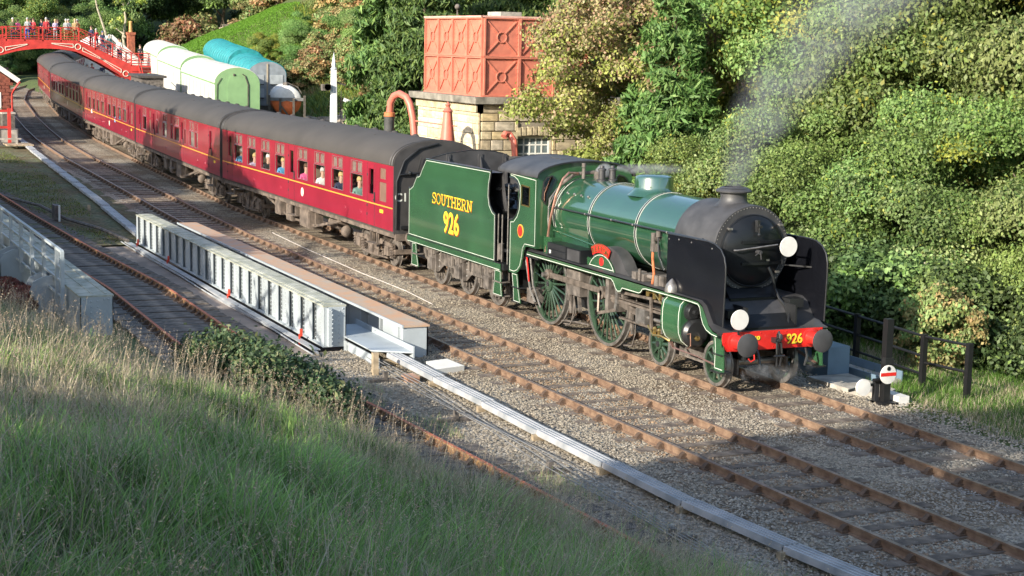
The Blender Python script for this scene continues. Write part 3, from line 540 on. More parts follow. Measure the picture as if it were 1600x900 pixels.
        # Walschaerts gear
        mb=MB(); mb.obox((px1+.02,s*1.2,pz-.45),(-3.7,s*1.2,1.0),.035,.07).obox((px1,s*1.18,pz),(px1+.02,s*1.2,pz-.42),.04,.09); mb.build('eccentric_rod',M['rod'],t)
        mb=MB(); P=[(-3.72,s*1.16,.98),(-3.66,s*1.16,1.15),(-3.64,s*1.16,1.35),(-3.68,s*1.16,1.58)]
        for q,w in zip(P[:-1],P[1:]): mb.obox(q,w,.07,.1)
        mb.build('expansion_link',M['steel'],t)
        mb=MB(); mb.obox((-3.66,s*1.16,1.42),(-2.15,s*1.14,1.48),.04,.06).cyl((-2.15,s*1.1,1.44),(-1.4,s*1.06,1.43),.03); mb.build('radius_rod',M['rod'],t)
        mb=MB(); mb.obox((-2.12,s*1.18,1.52),(-2.06,s*1.18,.84),.04,.07).obox((-2.06,s*1.18,.86),(cx,s*1.18,.9),.03,.05); mb.build('combination_lever',M['rod'],t)
        mb=MB(); mb.box(-4.15,-4.0,s*.65,s*1.2,.9,1.66).box(-3.75,-3.5,s*.6,s*1.1,1.3,1.68).box(-1.62,-1.55,s*.7,s*1.2,.82,1.6); mb.build('motion_bracket',M['dirt'],t)
        mb=MB()
        for x,z,h in((-2.3,1.52,.12),(-2.0,1.5,.16),(-1.75,1.52,.1),(-1.95,.75,.12),(-1.75,.72,.14)): mb.cyl((x,s*1.15,z),(x,s*1.15,z+h),.05,n=8).sphere((x,s*1.15,z+h),.055,8,5)
        mb.tube([(-2.35,s*1.1,1.6),(-1.9,s*1.2,1.62),(-1.6,s*1.2,1.45)],.02,6).tube([(-2.2,s*1.18,.9),(-1.9,s*1.22,.75),(-1.6,s*1.2,.78),(-1.4,s*1.1,.7)],.025,6); mb.build('oil_fitting',M['brass'],t)
        # cylinder block: rounded green cladding with valve chest above
        yc=s*.98; 
        prof=[(s*.6,1.66),(s*1.0,1.675),(s*1.16,1.65),(s*1.25,1.56),(s*1.28,1.4),(s*1.285,1.15),(s*1.27,.98),(s*1.2,.82),(s*1.05,.70),(s*.6,.70)]
        mb=MB(); mb.prism(prof,'yz',-1.5,-.68); cy=mb.build('cylinder_block',M['green'],t)
        for x in(-1.42,-.76):
            mb=MB()
            pp=[(x,a*1.003,b*1.002-.002) for a,b in prof[1:-1]]
            for q,w in zip(pp[:-1],pp[1:]): mb.obox(q,w,.022,.008,up=(1,0,0)) if False else mb.cyl(q,w,.008,n=5)
            mb.build('lining',M['white'],cy)
        mb=MB(); mb.lathe((-.68,yc-s*.02,.99),(1,0,0),[(0,.30),(.07,.30),(.1,.27),(.14,.24),(.16,.1),(.16,.001)],28); mb.build('cylinder_cover',M['black'],cy)
        mb=MB(); mb.lathe((-.68,s*1.02,1.43),(1,0,0),[(0,.2),(.06,.2),(.08,.15),(.1,.13),(.1,.05),(.2,.045),(.2,.001)],20); mb.build('valve_cover',M['black'],cy)
        mb=MB(); mb.lathe((-.52,yc,.9),(1,0,0),[(0,.055),(.05,.05),(.07,.001)],10); mb.build('relief_valve',M['brass'],cy)
        mb=MB()
        for k in range(3): mb.tube([(-1.3,s*(1.1+.03*k),.70),(-1.1,s*(1.16+.025*k),.62),(-.1,s*(1.16+.025*k),.60+.01*k),(.75,s*(1.05+.03*k),.50)],.012,5)
        mb.build('drain_pipe',M['copper'],t)
        mb=MB(); mb.tube([(-.5,s*1.22,1.0),(-.3,s*1.26,1.05),(-.28,s*1.26,.8),(-.5,s*1.2,.7)],.012,5); mb.build('relief_pipe',M['copper'],t)
        # hangers, brake gear, sand pipes
        mb=MB()
        for x in(-7.772,-4.724):
            mb.obox((x+.95,s*.78,1.5),(x+1.12,s*.78,.45),.05,.09).obox((x+1.03,s*.78,1.15),(x+1.02,s*.78,.75),.09,.13).tube([(x+1.3,s*.8,1.3),(x+1.32,s*.82,.5),(x+1.15,s*.8,.2),(x+.7,s*.76,.13)],.018,5)
        mb.tube([(-7.0,s*.85,.22),(-6.3,s*.85,.3),(-5.6,s*.85,.34)],.02,5); mb.build('brake_gear',M['dirt'],t)
        mb=MB(); mb.box(-6.6,-5.9,s*.7,s*.95,.95,1.55).obox((-6.25,s*.8,1.0),(-6.1,s*.82,.55),.07,.07).tube([(-6.5,s*.8,.9),(-6.3,s*.84,.5),(-6.6,s*.84,.18),(-6.9,s*.8,.12)],.02,6); mb.build('spring_hanger',M['dirt'],t)
    mb=MB(); mb.box(-7.5,-6.0,-1.12,-1.0,1.62,1.68); mb.build('plate_bracket',M['black'],t)
    # bogie
    for s in(-1,1):
        for x in(0,-2.286): spoked(t,x,s*.78,.47,10,'bogie_wheel',side=s)
        mb=MB(); mb.box(-3.0,.45,s*.56,s*.6,.3,.8); mb.build('bogie_frame',M['dirt'],t)
        mb=MB(); rivets(mb,[(-1.9+.12*k,s*.6,.36) for k in range(14)],(0,s,0),.02,.015); mb.build('frame_rivets',M['white'] if False else M['steel'],t)
    for x in(0,-2.286):
        mb=MB(); mb.cyl((x,-.7,.47),(x,.7,.47),.08); mb.build('axle',M['steel'],t)
    # front steps
    for s in(-1,1):
        mb=MB(); mb.prism([(.42,1.15),(.72,1.15),(.82,.92),(.86,.44),(.50,.44),(.46,.9)],'xz',s*1.17,s*1.15); fs=mb.build('front_step',M['green'],t)
        mb=MB(); ribbon(mb,[(.5,1.1),(.53,.9),(.52,.5),(.80,.5)],.015,s*1.172,-s*.004); mb.build('lining',M['white'],fs)
        for bx in ((.46,.86,s*1.0,s*1.25,.43,.46),(.46,.82,s*1.02,s*1.22,.78,.80)): mb=MB(); mb.box(*bx); mb.build('tread',M['black'],fs)
    # buffer beam
    mb=MB(); mb.prism([(-1.17,1.24),(1.17,1.24),(1.17,.95),(1.08,.86),(-1.08,.86),(-1.17,.95)],'yz',.75,.79); bb=mb.build('buffer_beam',M['red'],t)
    mb=MB(); rivets(mb,[(.79,y,z) for y in(-1.1,-.6,-.3,0,.3,.6,1.1) for z in(1.2,.91)]+[(.79,y,1.05) for y in(-1.13,1.13)],(1,0,0),.014,.01); mb.build('beam_rivets',M['red'],bb)
    for s in(-1,1):
        mb=MB(); mb.lathe((.79,s*.876,1.05),(1,0,0),[(0,.19),(.04,.19),(.05,.15),(.28,.12),(.28,.10)],24); bu=mb.build('buffer_housing',M['red'],bb)
        mb=MB(); mb.lathe((1.05,s*.876,1.05),(1,0,0),[(0,.075),(.14,.075),(.15,.2),(.17,.235),(.19,.235),(.205,.2),(.21,.001)],28); mb.build('buffer_head',M['smoke'],bb)
    mb=MB(); mb.box(.79,.95,-.05,.05,1.0,1.1).tube([(.93,0,1.05),(1.03,0,1.06),(1.08,0,1.12),(1.05,0,1.2)],.03,6).tube([(1.0,-.05,1.03),(1.03,-.06,.8),(1.03,.06,.8),(1.0,.05,1.03)],.022,6).cyl((1.03,-.12,.76),(1.03,.12,.76),.025,n=8).tube([(1.03,-.05,.76),(1.0,-.04,.55),(1.0,.04,.55),(1.03,.05,.76)],.02,6); mb.build('coupling_hook',M['black'],bb)
    mb=MB(); mb.tube([(.85,.05,.75),(.86,.06,1.0),(.85,.06,1.15),(.89,.06,1.21),(.93,.06,1.15),(.94,.06,1.0),(.94,.07,.75)],.028,7).tube([(.84,-.42,.9),(.95,-.42,.75),(.98,-.4,.5)],.028,7).tube([(.84,.75,.85),(.9,.75,.7),(.9,.7,.5)],.028,7); mb.build('brake_hose',M['black'],bb)
    mb=MB(); mb.tube([(.92,-.52,.80),(.94,-.52,.70),(.94,-.60,.66),(.94,-.66,.72)],.014,6); mb.build('hose_clip',M['red'],bb)
    def beamtxt(s,y,z,size):
        for nm,mm,dx,dz,dp in(('beam_lettering_shade',M['black'],.012,-.012,.793),('beam_lettering',M['yellow'],0,0,.797)):
            me=textmesh(s,size,mm,nm,.006 if mm is M['yellow'] else .010,.92,.002); place(nm,me,bb,(dp,y+dx,z+dz),(PI/2,0,PI/2))
    beamtxt('Nº',-.44,.97,.24); beamtxt('926',.50,.95,.28)
    # headcode discs
    for (x,y,z,nm) in((.48,.47,2.86,'headcode disc at the right of the smokebox'),(.88,-.86,1.50,'lower')):
        mb=MB(); mb.lathe((x,y,z),(1,0,0),[(-.012,.20),(0,.205),(.012,.20),(.014,.001)],36); d=mb.build('headcode_disc',M['disc'],None)
        tag(d,'brilliant white round disc on the smokebox beside the right smoke deflector' if z>2 else 'white round disc standing above the left end of the red buffer beam','headcode disc','white headcode discs on the engine front')
        mb=MB(); mb.box(x-.05,x-.015,y-.02,y+.02,z-(.34 if z<2 else .1),z+.05)
        if z>2: mb.obox((x-.03,y,z),(.02,.55,z-.05),.04,.03)
        mb.build('lamp_bracket',M['black'],t)
    # cab steps
    for s in(-1,1):
        for nm,px in(('cab_step',[(-9.05,1.13),(-8.72,1.13),(-8.62,.75),(-8.50,.42),(-8.92,.42),(-8.95,.75)]),):
            mb=MB(); mb.prism(px,'xz',s*1.27,s*1.25); st=mb.build(nm,M['green'],t)
            mb=MB(); q=inset(px,.025); ribbon(mb,q+[q[0]],.011,s*1.272,-s*.004); mb.build('lining',M['white'],st)
            for bx in ((-9.0,-8.55,s*1.05,s*1.3,.41,.44),(-9.0,-8.6,s*1.05,s*1.3,.77,.80)): mb=MB(); mb.box(*bx); mb.build('tread',M['black'],st)
    mb=MB(); mb.tube([(-8.5,-1.15,1.6),(-8.35,-1.15,1.2),(-8.3,-1.1,.8),(-8.1,-1.05,.5)],.03,7).tube([(-8.35,-1.1,1.65),(-8.2,-1.12,1.3),(-8.15,-1.1,.95),(-7.9,-1.0,.4)],.025,7); mb.build('injector_pipework',M['steel'],t)
    mb=MB(); mb.tube([(-8.42,-1.16,1.62),(-8.28,-1.18,1.3),(-8.3,-1.14,1.0)],.02,7); mb.build('red_pipe',M['red'],t)
    mb=MB(); mb.box(-8.6,-8.2,-1.05,-.7,.45,.8).cyl((-8.3,-1.1,.7),(-8.3,-.8,.7),.09); mb.build('injector',M['dirt'],t)
    # chime of oil pipes on far cab front corner etc
    return t
loco()
def serif_word():
    # slab-serif capitals drawn as strokes in a 1-high box
    G={'S':(.62,[[(.52,.78),(.45,.93),(.28,.96),(.12,.88),(.08,.74),(.15,.6),(.32,.52),(.47,.42),(.54,.27),(.47,.1),(.3,.04),(.13,.08),(.06,.24)],[(.54,.7),(.54,.96)],[(.06,.04),(.06,.3)]]),
       'O':(.74,[[(.35+.29*math.cos(a),.5+.46*math.sin(a)) for a in np.linspace(0,2*PI,17)]]),
       'U':(.76,[[(.14,.96),(.14,.3),(.2,.12),(.36,.04),(.52,.12),(.58,.3),(.58,.96)],[(.02,.96),(.26,.96)],[(.46,.96),(.70,.96)]]),
       'T':(.7,[[(.33,.96),(.33,.04)],[(.05,.96),(.61,.96)],[(.05,.96),(.05,.76)],[(.61,.96),(.61,.76)],[(.2,.04),(.46,.04)]]),
       'H':(.8,[[(.15,.96),(.15,.04)],[(.61,.96),(.61,.04)],[(.15,.5),(.61,.5)],[(.03,.96),(.27,.96)],[(.03,.04),(.27,.04)],[(.49,.96),(.73,.96)],[(.49,.04),(.73,.04)]]),
       'E':(.68,[[(.15,.96),(.15,.04)],[(.03,.96),(.58,.96)],[(.03,.04),(.6,.04)],[(.15,.5),(.42,.5)],[(.58,.96),(.58,.76)],[(.6,.04),(.6,.26)],[(.42,.6),(.42,.4)]]),
       'R':(.76,[[(.15,.96),(.15,.04)],[(.03,.96),(.42,.96),(.56,.87),(.58,.72),(.52,.57),(.4,.5),(.15,.5)],[(.36,.5),(.6,.04)],[(.03,.04),(.27,.04)],[(.54,.04),(.70,.04)]]),
       'N':(.8,[[(.15,.04),(.15,.96),(.6,.06),(.6,.96)],[(.03,.96),(.2,.96)],[(.03,.04),(.27,.04)],[(.48,.96),(.72,.96)]])}
    return G
def lettering(word,x0,z,h,y,parent,sgn=1,total=None):
    G=serif_word(); W=sum(G[c][0] for c in word); sx=(total/W) if total else h
    for nm,mm,w,dy,off in(('letter_shade',M['redshade'],.155,.0,(.016,-.014)),('letter',M['yellow'],.115,-.005,(0,0))):
        mbs=MB(); cx=0
        for ch in word:
            wd,st=G[ch]
            for s in st:
                pts=[(x0+off[0]+sgn*(cx+a)*sx,z+off[1]+b*h) for a,b in s]; ribbon(mbs,pts,w*h*(.9),y+dy*(1 if y<0 else -1),.003*(1 if y<0 else -1))
            cx+=wd
        mbs.build(nm,mm,parent)
def tender():
    t=thing('tender','green flat-sided tender lettered SOUTHERN 926 between the engine cab and the first coach','tender',(-9.9,0,0))
    X=lambda x:x+9.9
    sd=[(X(a),b) for a,b in[(-16.2,1.26),(-16.2,2.62),(-16.08,2.63),(-15.88,2.72),(-15.70,2.92),(-15.58,3.02),(-15.44,3.03),(-15.36,3.06),(-15.24,3.2),(-14.88,3.54),(-10.37,3.56),(-10.40,3.42),(-10.48,3.2),(-10.50,2.9),(-10.42,2.68),(-10.25,2.54),(-10.06,2.48),(-10.04,1.26)]]
    for s in(-1,1):
        mb=MB(); mb.prism(sd,'xz',s*1.3,s*1.28); side=mb.build('side_sheet',M['green'],t)
        q=inset(sd,.045); mb=MB(); ribbon(mb,q+[q[0]],.013,s*1.302,-s*.004); mb.build('lining',M['white'],side)
        mb=MB(); mb.tube([(a,s*1.295,b) for a,b in sd[1:]],.02,6); mb.build('beading',M['black'],side)
        if s<0:
            lettering('SOUTHERN',X(-14.38),2.36,.30,-1.304,side,1,2.86)
            for nm,mm,dx,dz,dy in(('numeral_shade',M['redshade'],.025,-.02,0),('numeral',M['yellow'],0,0,-.006)):
                me=textmesh('9 2 6' if False else '926',.80,mm,nm,.014 if mm is M['yellow'] else .022,.92,.002); place(nm,me,side,(X(-12.97)+dx,-1.305+dy,1.66+dz),(PI/2,0,0))
        # outside frames: valance, frame plate, axleboxes, springs
        mb=MB(); mb.box(X(-16.3),X(-9.72),s*1.3,s*1.27,1.08,1.25); va=mb.build('valance',M['green'],t)
        mb=MB(); ribbon(mb,[(X(-16.28),1.10),(X(-9.74),1.10)],.013,s*1.302,-s*.004); mb.build('lining',M['white'],va)
        mb=MB(); mb.box(X(-16.3),X(-9.72),s*1.31,s*1.27,1.25,1.275); mb.build('footplate_edge',M['black'],va)
        fr=[(X(-16.1),1.08),(X(-16.1),.8)]
        for cx in(-14.817,-12.836,-10.855): fr+=[(X(cx-.62),.62),(X(cx-.3),.42),(X(cx-.2),.42),(X(cx-.2),.85),(X(cx+.2),.85),(X(cx+.2),.42),(X(cx+.3),.42),(X(cx+.62),.62)]
        fr+=[(X(-9.8),.8),(X(-9.8),1.08)]
        mb=MB(); mb.prism(fr,'xz',s*1.0,s*.975); mb.build('outside_frame',M['dirt'],t)
        for cx in(-14.817,-12.836,-10.855):
            mb=MB(); mb.box(X(cx-.17),X(cx+.17),s*1.18,s*.98,.45,.78); mb.prism([(X(cx-.17),.78),(X(cx+.17),.78),(X(cx+.1),.84),(X(cx-.1),.84)],'xz',s*1.15,s*.98); ab=mb.build('axlebox',M['dirt'],t)
            mb=MB()
            for k in range(6): L=.58-.08*k; mb.box(X(cx-L),X(cx+L),s*1.12,s*1.02,1.03-.025*k-.02,1.05-.025*k-.02)
            mb.build('leaf_spring',M['dirt'],t)
            mb=MB(); mb.box(X(cx-.07),X(cx+.07),s*1.14,s*1.0,.82,1.08)
            for q in(-.58,.58): mb.cyl((X(cx+q),s*1.07,.72),(X(cx+q),s*1.07,1.06),.025,n=6)
            for q in(-.24,.24): mb.box(X(cx+q)-.03,X(cx+q)+.03,s*1.1,s*1.0,.4,1.06)
            mb.build('spring_hanger',M['dirt'],t)
            mb=MB()
            for q,w in((-.32,.45),(-.32,.62),(.32,.45),(.32,.62),(-.32,.8),(.32,.8)): mb.sphere((X(cx+q),s*1.01,w+.1),.028,6,4)
            mb.build('frame_bolts',M['steel'],t)
            mb=MB(); mb.obox((X(cx+.72),s*.76,1.0),(X(cx+.78),s*.76,.3),.05,.1).obox((X(cx+.7),s*.76,.8),(X(cx+.68),s*.76,.4),.1,.14); mb.build('brake_hanger',M['dirt'],t)
            w=bpy.data.objects.new('tender_wheel',None)
            ww=spoked(t,X(cx),s*.78,.6096,12,'tender_wheel','dirt',side=s)
            bpy.data.objects.remove(w)
        for cx,pl in((-15.85,[(-15.98,1.08),(-15.66,1.08),(-15.6,.8),(-15.45,.42),(-16.02,.42),(-15.98,.8)]),(-9.9,[(-10.1,1.08),(-9.72,1.08),(-9.7,.8),(-9.62,.42),(-10.2,.42),(-10.12,.8)])):
            pp=[(X(a),b) for a,b in pl]; mb=MB(); mb.prism(pp,'xz',s*1.27,s*1.25); st=mb.build('tender_step',M['green'],t)
            q=inset(pp,.025); mb=MB(); ribbon(mb,q+[q[0]],.011,s*1.272,-s*.004); mb.build('lining',M['white'],st)
            xm=X(sum(a for a,b in pl)/6)
            for bx in ((xm-.25,xm+.25,s*1.02,s*1.3,.41,.44),(xm-.22,xm+.22,s*1.02,s*1.3,.76,.79)): mb=MB(); mb.box(*bx); mb.build('tread',M['dirt'],st)
        for x in(-9.98,-9.74): 
            mb=MB(); mb.cyl((X(x)+.0,s*1.24,1.3),(X(x),s*1.24,2.5),.018,n=6); mb.build('grab_rail',M['steel'],t)
    # tank top, bulkheads, coal
    mb=MB(); mb.box(X(-16.18),X(-10.1),-1.27,1.27,1.2,1.3); mb.build('soleplate',M['black'],t)
    mb=MB(); mb.box(X(-16.2),X(-16.16),-1.28,1.28,1.26,2.62); mb.build('rear_sheet',M['green'],t)
    mb=MB(); mb.box(X(-16.16),X(-15.4),-1.27,1.27,2.58,2.62); mb.box(X(-15.42),X(-15.38),-1.27,1.27,2.6,3.05); mb.build('tank_top',M['smoke'],t)
    # inner bunker: far side bulges above near side, stays
    ap=[(-1.27,3.52),(-1.0,3.58),(-.6,3.68),(0,3.76),(.4,3.77),(.8,3.73),(1.1,3.66),(1.28,3.58),(1.28,2.4),(-1.27,2.4)]
    mb=MB(); mb.prism(ap,'yz',X(-15.0),X(-14.96)); rb=mb.build('rear_coal_plate',M['smoke'],t)
    mb=MB(); mb.tube([(X(-14.97),a,b) for a,b in ap[:8]],.018,6); mb.build('plate_beading',M['black'],rb)
    for y in(-.62,.35,1.12): mb=MB(); mb.prism([(X(-14.96),2.6),(X(-14.96),3.66 if y>-.7 else 3.6),(X(-14.8),3.3),(X(-14.72),2.6)],'xz',y,y+.03); mb.box(X(-14.96),X(-14.93),y-.05,y+.08,2.6,3.66); mb.build('plate_stay',M['smoke'],t)
    mb=MB(); mb.prism([(X(-14.96),3.58),(X(-14.0),3.66),(X(-12.5),3.64),(X(-10.5),3.56),(X(-10.5),2.6),(X(-14.96),2.6)],'xz',1.25,1.275); mb.build('raised_coal_plate',M['smoke'],t)
    mb=MB(); mb._add([(X(-14.9),-1.28,3.5),(X(-10.4),-1.28,3.5),(X(-10.4),-.95,3.5),(X(-12.5),-.8,3.5),(X(-14.6),-.85,3.5)],[(0,1,2,3,4)]); mb._add([(X(-14.6),-.85,3.5),(X(-12.5),-.8,3.5),(X(-10.4),-.95,3.5),(X(-10.4),-.8,2.5),(X(-14.6),-.7,2.5)],[(0,1,2,3,4)]); mb.build('side_deck',M['smoke'],t)
    mb=MB(); mb._add([(X(-10.5),-1.2,2.3),(X(-10.5),1.1,2.3),(X(-11.3),1.1,2.7),(X(-11.3),-1.0,2.7)],[(0,1,2,3)]).box(X(-10.5),X(-10.46),-1.27,1.2,1.3,2.3); mb.build('front_bulkhead',M['black'],t)
    mb=MB(); mb.box(X(-10.44),X(-10.3),-.5,1.18,2.45,3.05); mb.build('tender_locker',M['green'],t)
    mb=MB(); mb.tube([(X(-10.35),-.45,2.3),(X(-10.35),.7,2.3)],.02,6); mb.build('red_handle',M['red'],t)
    r=random.Random(3)
    mb=MB()
    for k in range(260):
        x=r.uniform(-14.9,-10.7); y=r.uniform(-.75,1.05); mb.sphere((X(x),y,2.55+.25*math.cos((x+13)*.7)+r.uniform(0,.12)),r.uniform(.06,.13),5,3)
    mb.box(X(-15.2),X(-10.6),-.85,1.1,2.2,2.55); c=mb.build('coal',M['char'],t); c['kind']='stuff'
    mb=MB(); 
    for k in range(40): mb.sphere((X(r.uniform(-10.9,-10.45)),r.uniform(-.9,.2),3.0+r.uniform(0,.1)),r.uniform(.04,.08),5,3)
    c=mb.build('coal_lumps',M['char'],t); c['kind']='stuff'
    mb=MB(); mb.box(X(-9.95),X(-9.35),-1.15,1.15,1.55,1.62).box(X(-10.04),X(-9.6),-1.25,1.25,1.1,1.26); mb.build('fall_plate',M['black'],t)
    mb=MB(); mb.cyl((X(-9.9),-1.2,1.75),(X(-9.9),-1.2,1.35),.09,n=12); mb.build('cab_canister',M['dirt'],t)
    mb=MB(); mb.box(X(-16.3),X(-16.2),-1.2,1.2,.85,1.25); bb=mb.build('rear_beam',M['black'],t)
    for s in(-1,1):
        mb=MB(); mb.lathe((X(-16.3),s*.876,1.05),(-1,0,0),[(0,.17),(.05,.13),(.3,.1),(.3,.07),(.42,.07),(.43,.22),(.47,.22),(.48,.001)],20); mb.build('rear_buffer',M['dirt'],bb)
    mb=MB(); mb.tube([(X(-16.3),.25,.9),(X(-16.6),.25,.55),(X(-16.9),.3,.9)],.03,6).tube([(X(-16.3),-.3,.9),(X(-16.6),-.32,.6),(X(-16.9),-.3,.95)],.03,6); mb.build('brake_hose',M['red'],bb)
    mb=MB(); mb.box(X(-16.1),X(-10.0),-.5,.5,.5,1.1); mb.build('inner_well',M['black'],t)
tender()
# ---------------------------------------------------------------- coaches (local: front end x=0, running to -19.55, rail level z=0)
def wall(mb,x0,x1,z0,z1,holes,ya,yb,lean=0):
    xs=sorted({x0,x1}|{h[0] for h in holes}|{h[1] for h in holes}); zs=sorted({z0,z1}|{h[2] for h in holes}|{h[3] for h in holes})
    inside=lambda x,z:any(h[0]<x<h[1] and h[2]<z<h[3] for h in holes)
    def quadf(a,b,c,d): mb._add([a,b,c,d],[(0,1,2,3)])
    for i in range(len(xs)-1):
        for k in range(len(zs)-1):
            xa,xb,za,zb=xs[i],xs[i+1],zs[k],zs[k+1]
            if inside((xa+xb)/2,(za+zb)/2): continue
            for y in(ya,yb): quadf((xa,y,za),(xb,y,za),(xb,y,zb),(xa,y,zb))
    for h in holes:
        a,b,c,d=h; quadf((a,ya,c),(a,yb,c),(a,yb,d),(a,ya,d)); quadf((b,ya,c),(b,yb,c),(b,yb,d),(b,ya,d)); quadf((a,ya,c),(b,ya,c),(b,yb,c),(a,yb,c)); quadf((a,ya,d),(b,ya,d),(b,yb,d),(a,yb,d))
    return mb
TSO=dict(win=[(-3.85,-2.71),(-5.72,-4.58),(-7.58,-6.44),(-9.45,-8.31),(-12.12,-10.98),(-13.98,-12.84),(-15.84,-14.70),(-17.70,-16.56)],doors=[(-2.15,-1.72),(-10.40,-9.94),(-18.62,-18.17)],lav=[(-1.23,-.6)])
BCK=dict(win=[(-4.9,-4.3),(-6.1,-5.1),(-7.2,-6.8),(-9.4,-8.3),(-10.3,-9.8),(-12.2,-11.2),(-13.9,-13.3),(-17.5,-16.5)],doors=[(-2.0,-1.6),(-7.9,-7.5),(-14.8,-14.4),(-18.62,-18.2)],lav=[(-15.8,-15.3)])
LEN=19.55
def bogie(parent,x):
    b=bpy.data.objects.new('bogie',None); COL.objects.link(b); b.parent=parent; b.location=(x,0,0)
    mb=MB()
    for s in(-1,1):
        mb.prism([(-1.75,.52),(-1.5,.72),(-.6,.78),(-.4,.56),(.4,.56),(.6,.78),(1.5,.72),(1.75,.52),(1.75,.42),(1.4,.42),(1.3,.60),(.65,.62),(.45,.42),(-.45,.42),(-.65,.62),(-1.3,.6),(-1.4,.42),(-1.75,.42)],'xz',s*1.0,s*.94)
        for w in(-1.295,1.295):
            mb.box(w-.17,w+.17,s*1.06,s*.9,.34,.62).box(w-.42,w-.3,s*1.04,s*.92,.3,.72).box(w+.3,w+.42,s*1.04,s*.92,.3,.72); 
            coil(mb,(w-.36,s*1.0,.32),(w-.36,s*1.0,.66),.07,4,.018); coil(mb,(w+.36,s*1.0,.32),(w+.36,s*1.0,.66),.07,4,.018)
        mb.box(-.5,.5,s*1.02,s*.8,.25,.34).box(-.09,.09,s*1.07,s*.98,.3,1.0).tube([(-1.2,s*.97,.25),(-.2,s*1.0,.22),(1.2,s*.97,.25)],.03,5)
        for k in range(3): mb.tube([(-.5,s*1.0,.44-.04*k),(0,s*1.0,.36-.04*k),(.5,s*1.0,.44-.04*k)],.02,4)
    mb.box(-.35,.35,-.95,.95,.5,.9).box(-1.8,-1.7,-.95,.95,.42,.56).box(1.7,1.8,-.95,.95,.42,.56)
    mb.build('bogie_frame',M['under'],b)
    for w in(-1.295,1.295):
        mb=MB()
        for s in(-1,1): mb.lathe((w,s*.74,.457),(0,s,0),[(-.05,.48),(-.03,.457),(.06,.45),(.065,.40),(.01,.38),(.0,.14),(.04,.12),(.08,.1),(.08,.001)],28)
        mb.cyl((w,-.8,.457),(w,.8,.457),.08); mb.build('wheelset',M['dirt'],b)
    return b
def coach_mk(kind,label,name='passenger_coach',simple=False):
    t=thing(name,label,'railway coach',(0,0,0),0,'maroon coaches of the passenger train')
    K=kind; holes=[]; 
    for a,b in K['win']: holes+= [(a,b,2.03,2.66)]; w=(b-a); holes+=[(a+.10,a+w*.5-.03,2.74,3.04),(a+w*.5+.03,b-.10,2.74,3.04)]
    for a,b in K['doors']: holes.append((a,b,2.17,2.93))
    for a,b in K['lav']: holes+=[(a,b,2.03,2.60),(a+.05,b-.05,2.70,3.02)]
    for s in(-1,1):
        mb=MB(); wall(mb,-LEN,0,1.22,3.17,holes,s*1.37,s*1.31); sd=mb.build('body_side',M['maroon'],t)
        mb=MB(); mb.box(-LEN+.05,-.05,s*1.375,s*1.37,1.88,1.915); mb.build('waist_line',M['yline'],sd)
        mb=MB(); mb.box(-LEN+.05,-.05,s*1.375,s*1.37,3.145,3.165); mb.build('cantrail_line',M['yline'],sd)
        if s>0 and simple: continue
        for a,b in K['win']:
            mb=MB(); mb._add([(a-.02,s*1.33,2.0),(b+.02,s*1.33,2.0),(b+.02,s*1.33,2.7),(a-.02,s*1.33,2.7)],[(0,1,2,3)]); p=mb.build('window_pane',GL,t)
            mb=MB(); 
            for h in((a,b,2.03,2.66),(a+.06,b-.06,2.71,3.07)):
                mb.tube([(h[0],s*1.372,h[2]),(h[1],s*1.372,h[2]),(h[1],s*1.372,h[3]),(h[0],s*1.372,h[3]),(h[0],s*1.372,h[2])],.010,4)
            mb.build('window_beading',M['vent'],p)
            for k in(0,1):
                w=b-a; xa,xb=(a+.10,a+w*.5-.03) if k==0 else (a+w*.5+.03,b-.10)
                mb=MB(); mb.box(xa,xb,s*1.345,s*1.335,2.74,3.04); mb.build('ventilator_pane',M['vent'],t)
        for i,(a,b) in enumerate(K['doors']):
            mb=MB(); mb.box(a,b,s*1.335,s*1.325,2.17,(2.45 if i==0 else 2.93)); d=mb.build('door_droplight',GLD,t)
            mb=MB(); 
            for x in(a-.12,b+.12): mb.box(x-.006,x+.006,s*1.374,s*1.371,1.24,3.1)
            mb.box(b+.14,b+.17,s*1.41,s*1.38,1.95,2.25).box(b+.02,b+.09,s*1.40,s*1.37,2.0,2.03); 
            for z in(1.5,1.78,2.7): mb.box(a-.14,a-.08,s*1.385,s*1.37,z,z+.07)
            mb.build('door_fitting',M['smoke'],t)
        for a,b in K['lav']:
            mb=MB(); mb.box(a,b,s*1.345,s*1.335,2.03,2.60).box(a+.05,b-.05,s*1.345,s*1.335,2.7,3.02); mb.build('frosted_pane',M['frost'],t)
        mb=MB(); mb.box(-1.15,-.85,s*1.375,s*1.37,1.68,1.78); mb.build('number_plate',M['yellow'],t)
        if kind is TSO: mb=MB(); mb.lathe((-8.9,s*1.37,1.60),(0,s,0),[(0,.15),(.004,.15),(.005,.11),(.003,.001)],20); mb.build('crest_roundel',M['cream'],t)
        mb=MB()
        for x in(-2.9,-4.4,-11.5,-15.0): mb.lathe((x,s*1.37,1.50),(0,s,0),[(0,.09),(.008,.085),(.008,.001)],10)
        mb.build('filler_cover',M['maroon'],t)
    # roof
    rp=[(1.39*math.cos(R(a)),3.16+.73*math.sin(R(a))**.85) for a in list(range(0,30,6))+list(range(30,151,10))+list(range(156,181,6))]
    mb=MB(); mb.loft([[(x,)+p for p in rp]+[(x,p[0]*.97,p[1]-.04) for p in rp[::-1]] for x in(-LEN,-.0)]); rf=mb.build('roof',M['roof'],t)
    mb=MB()
    for x in(-LEN+.03,-.03,-LEN+.22,-.22): mb.tube([(x,p[0]*1.005,p[1]+.004) for p in rp],.022,5)
    mb.build('roof_end_beading',M['smoke'],rf)
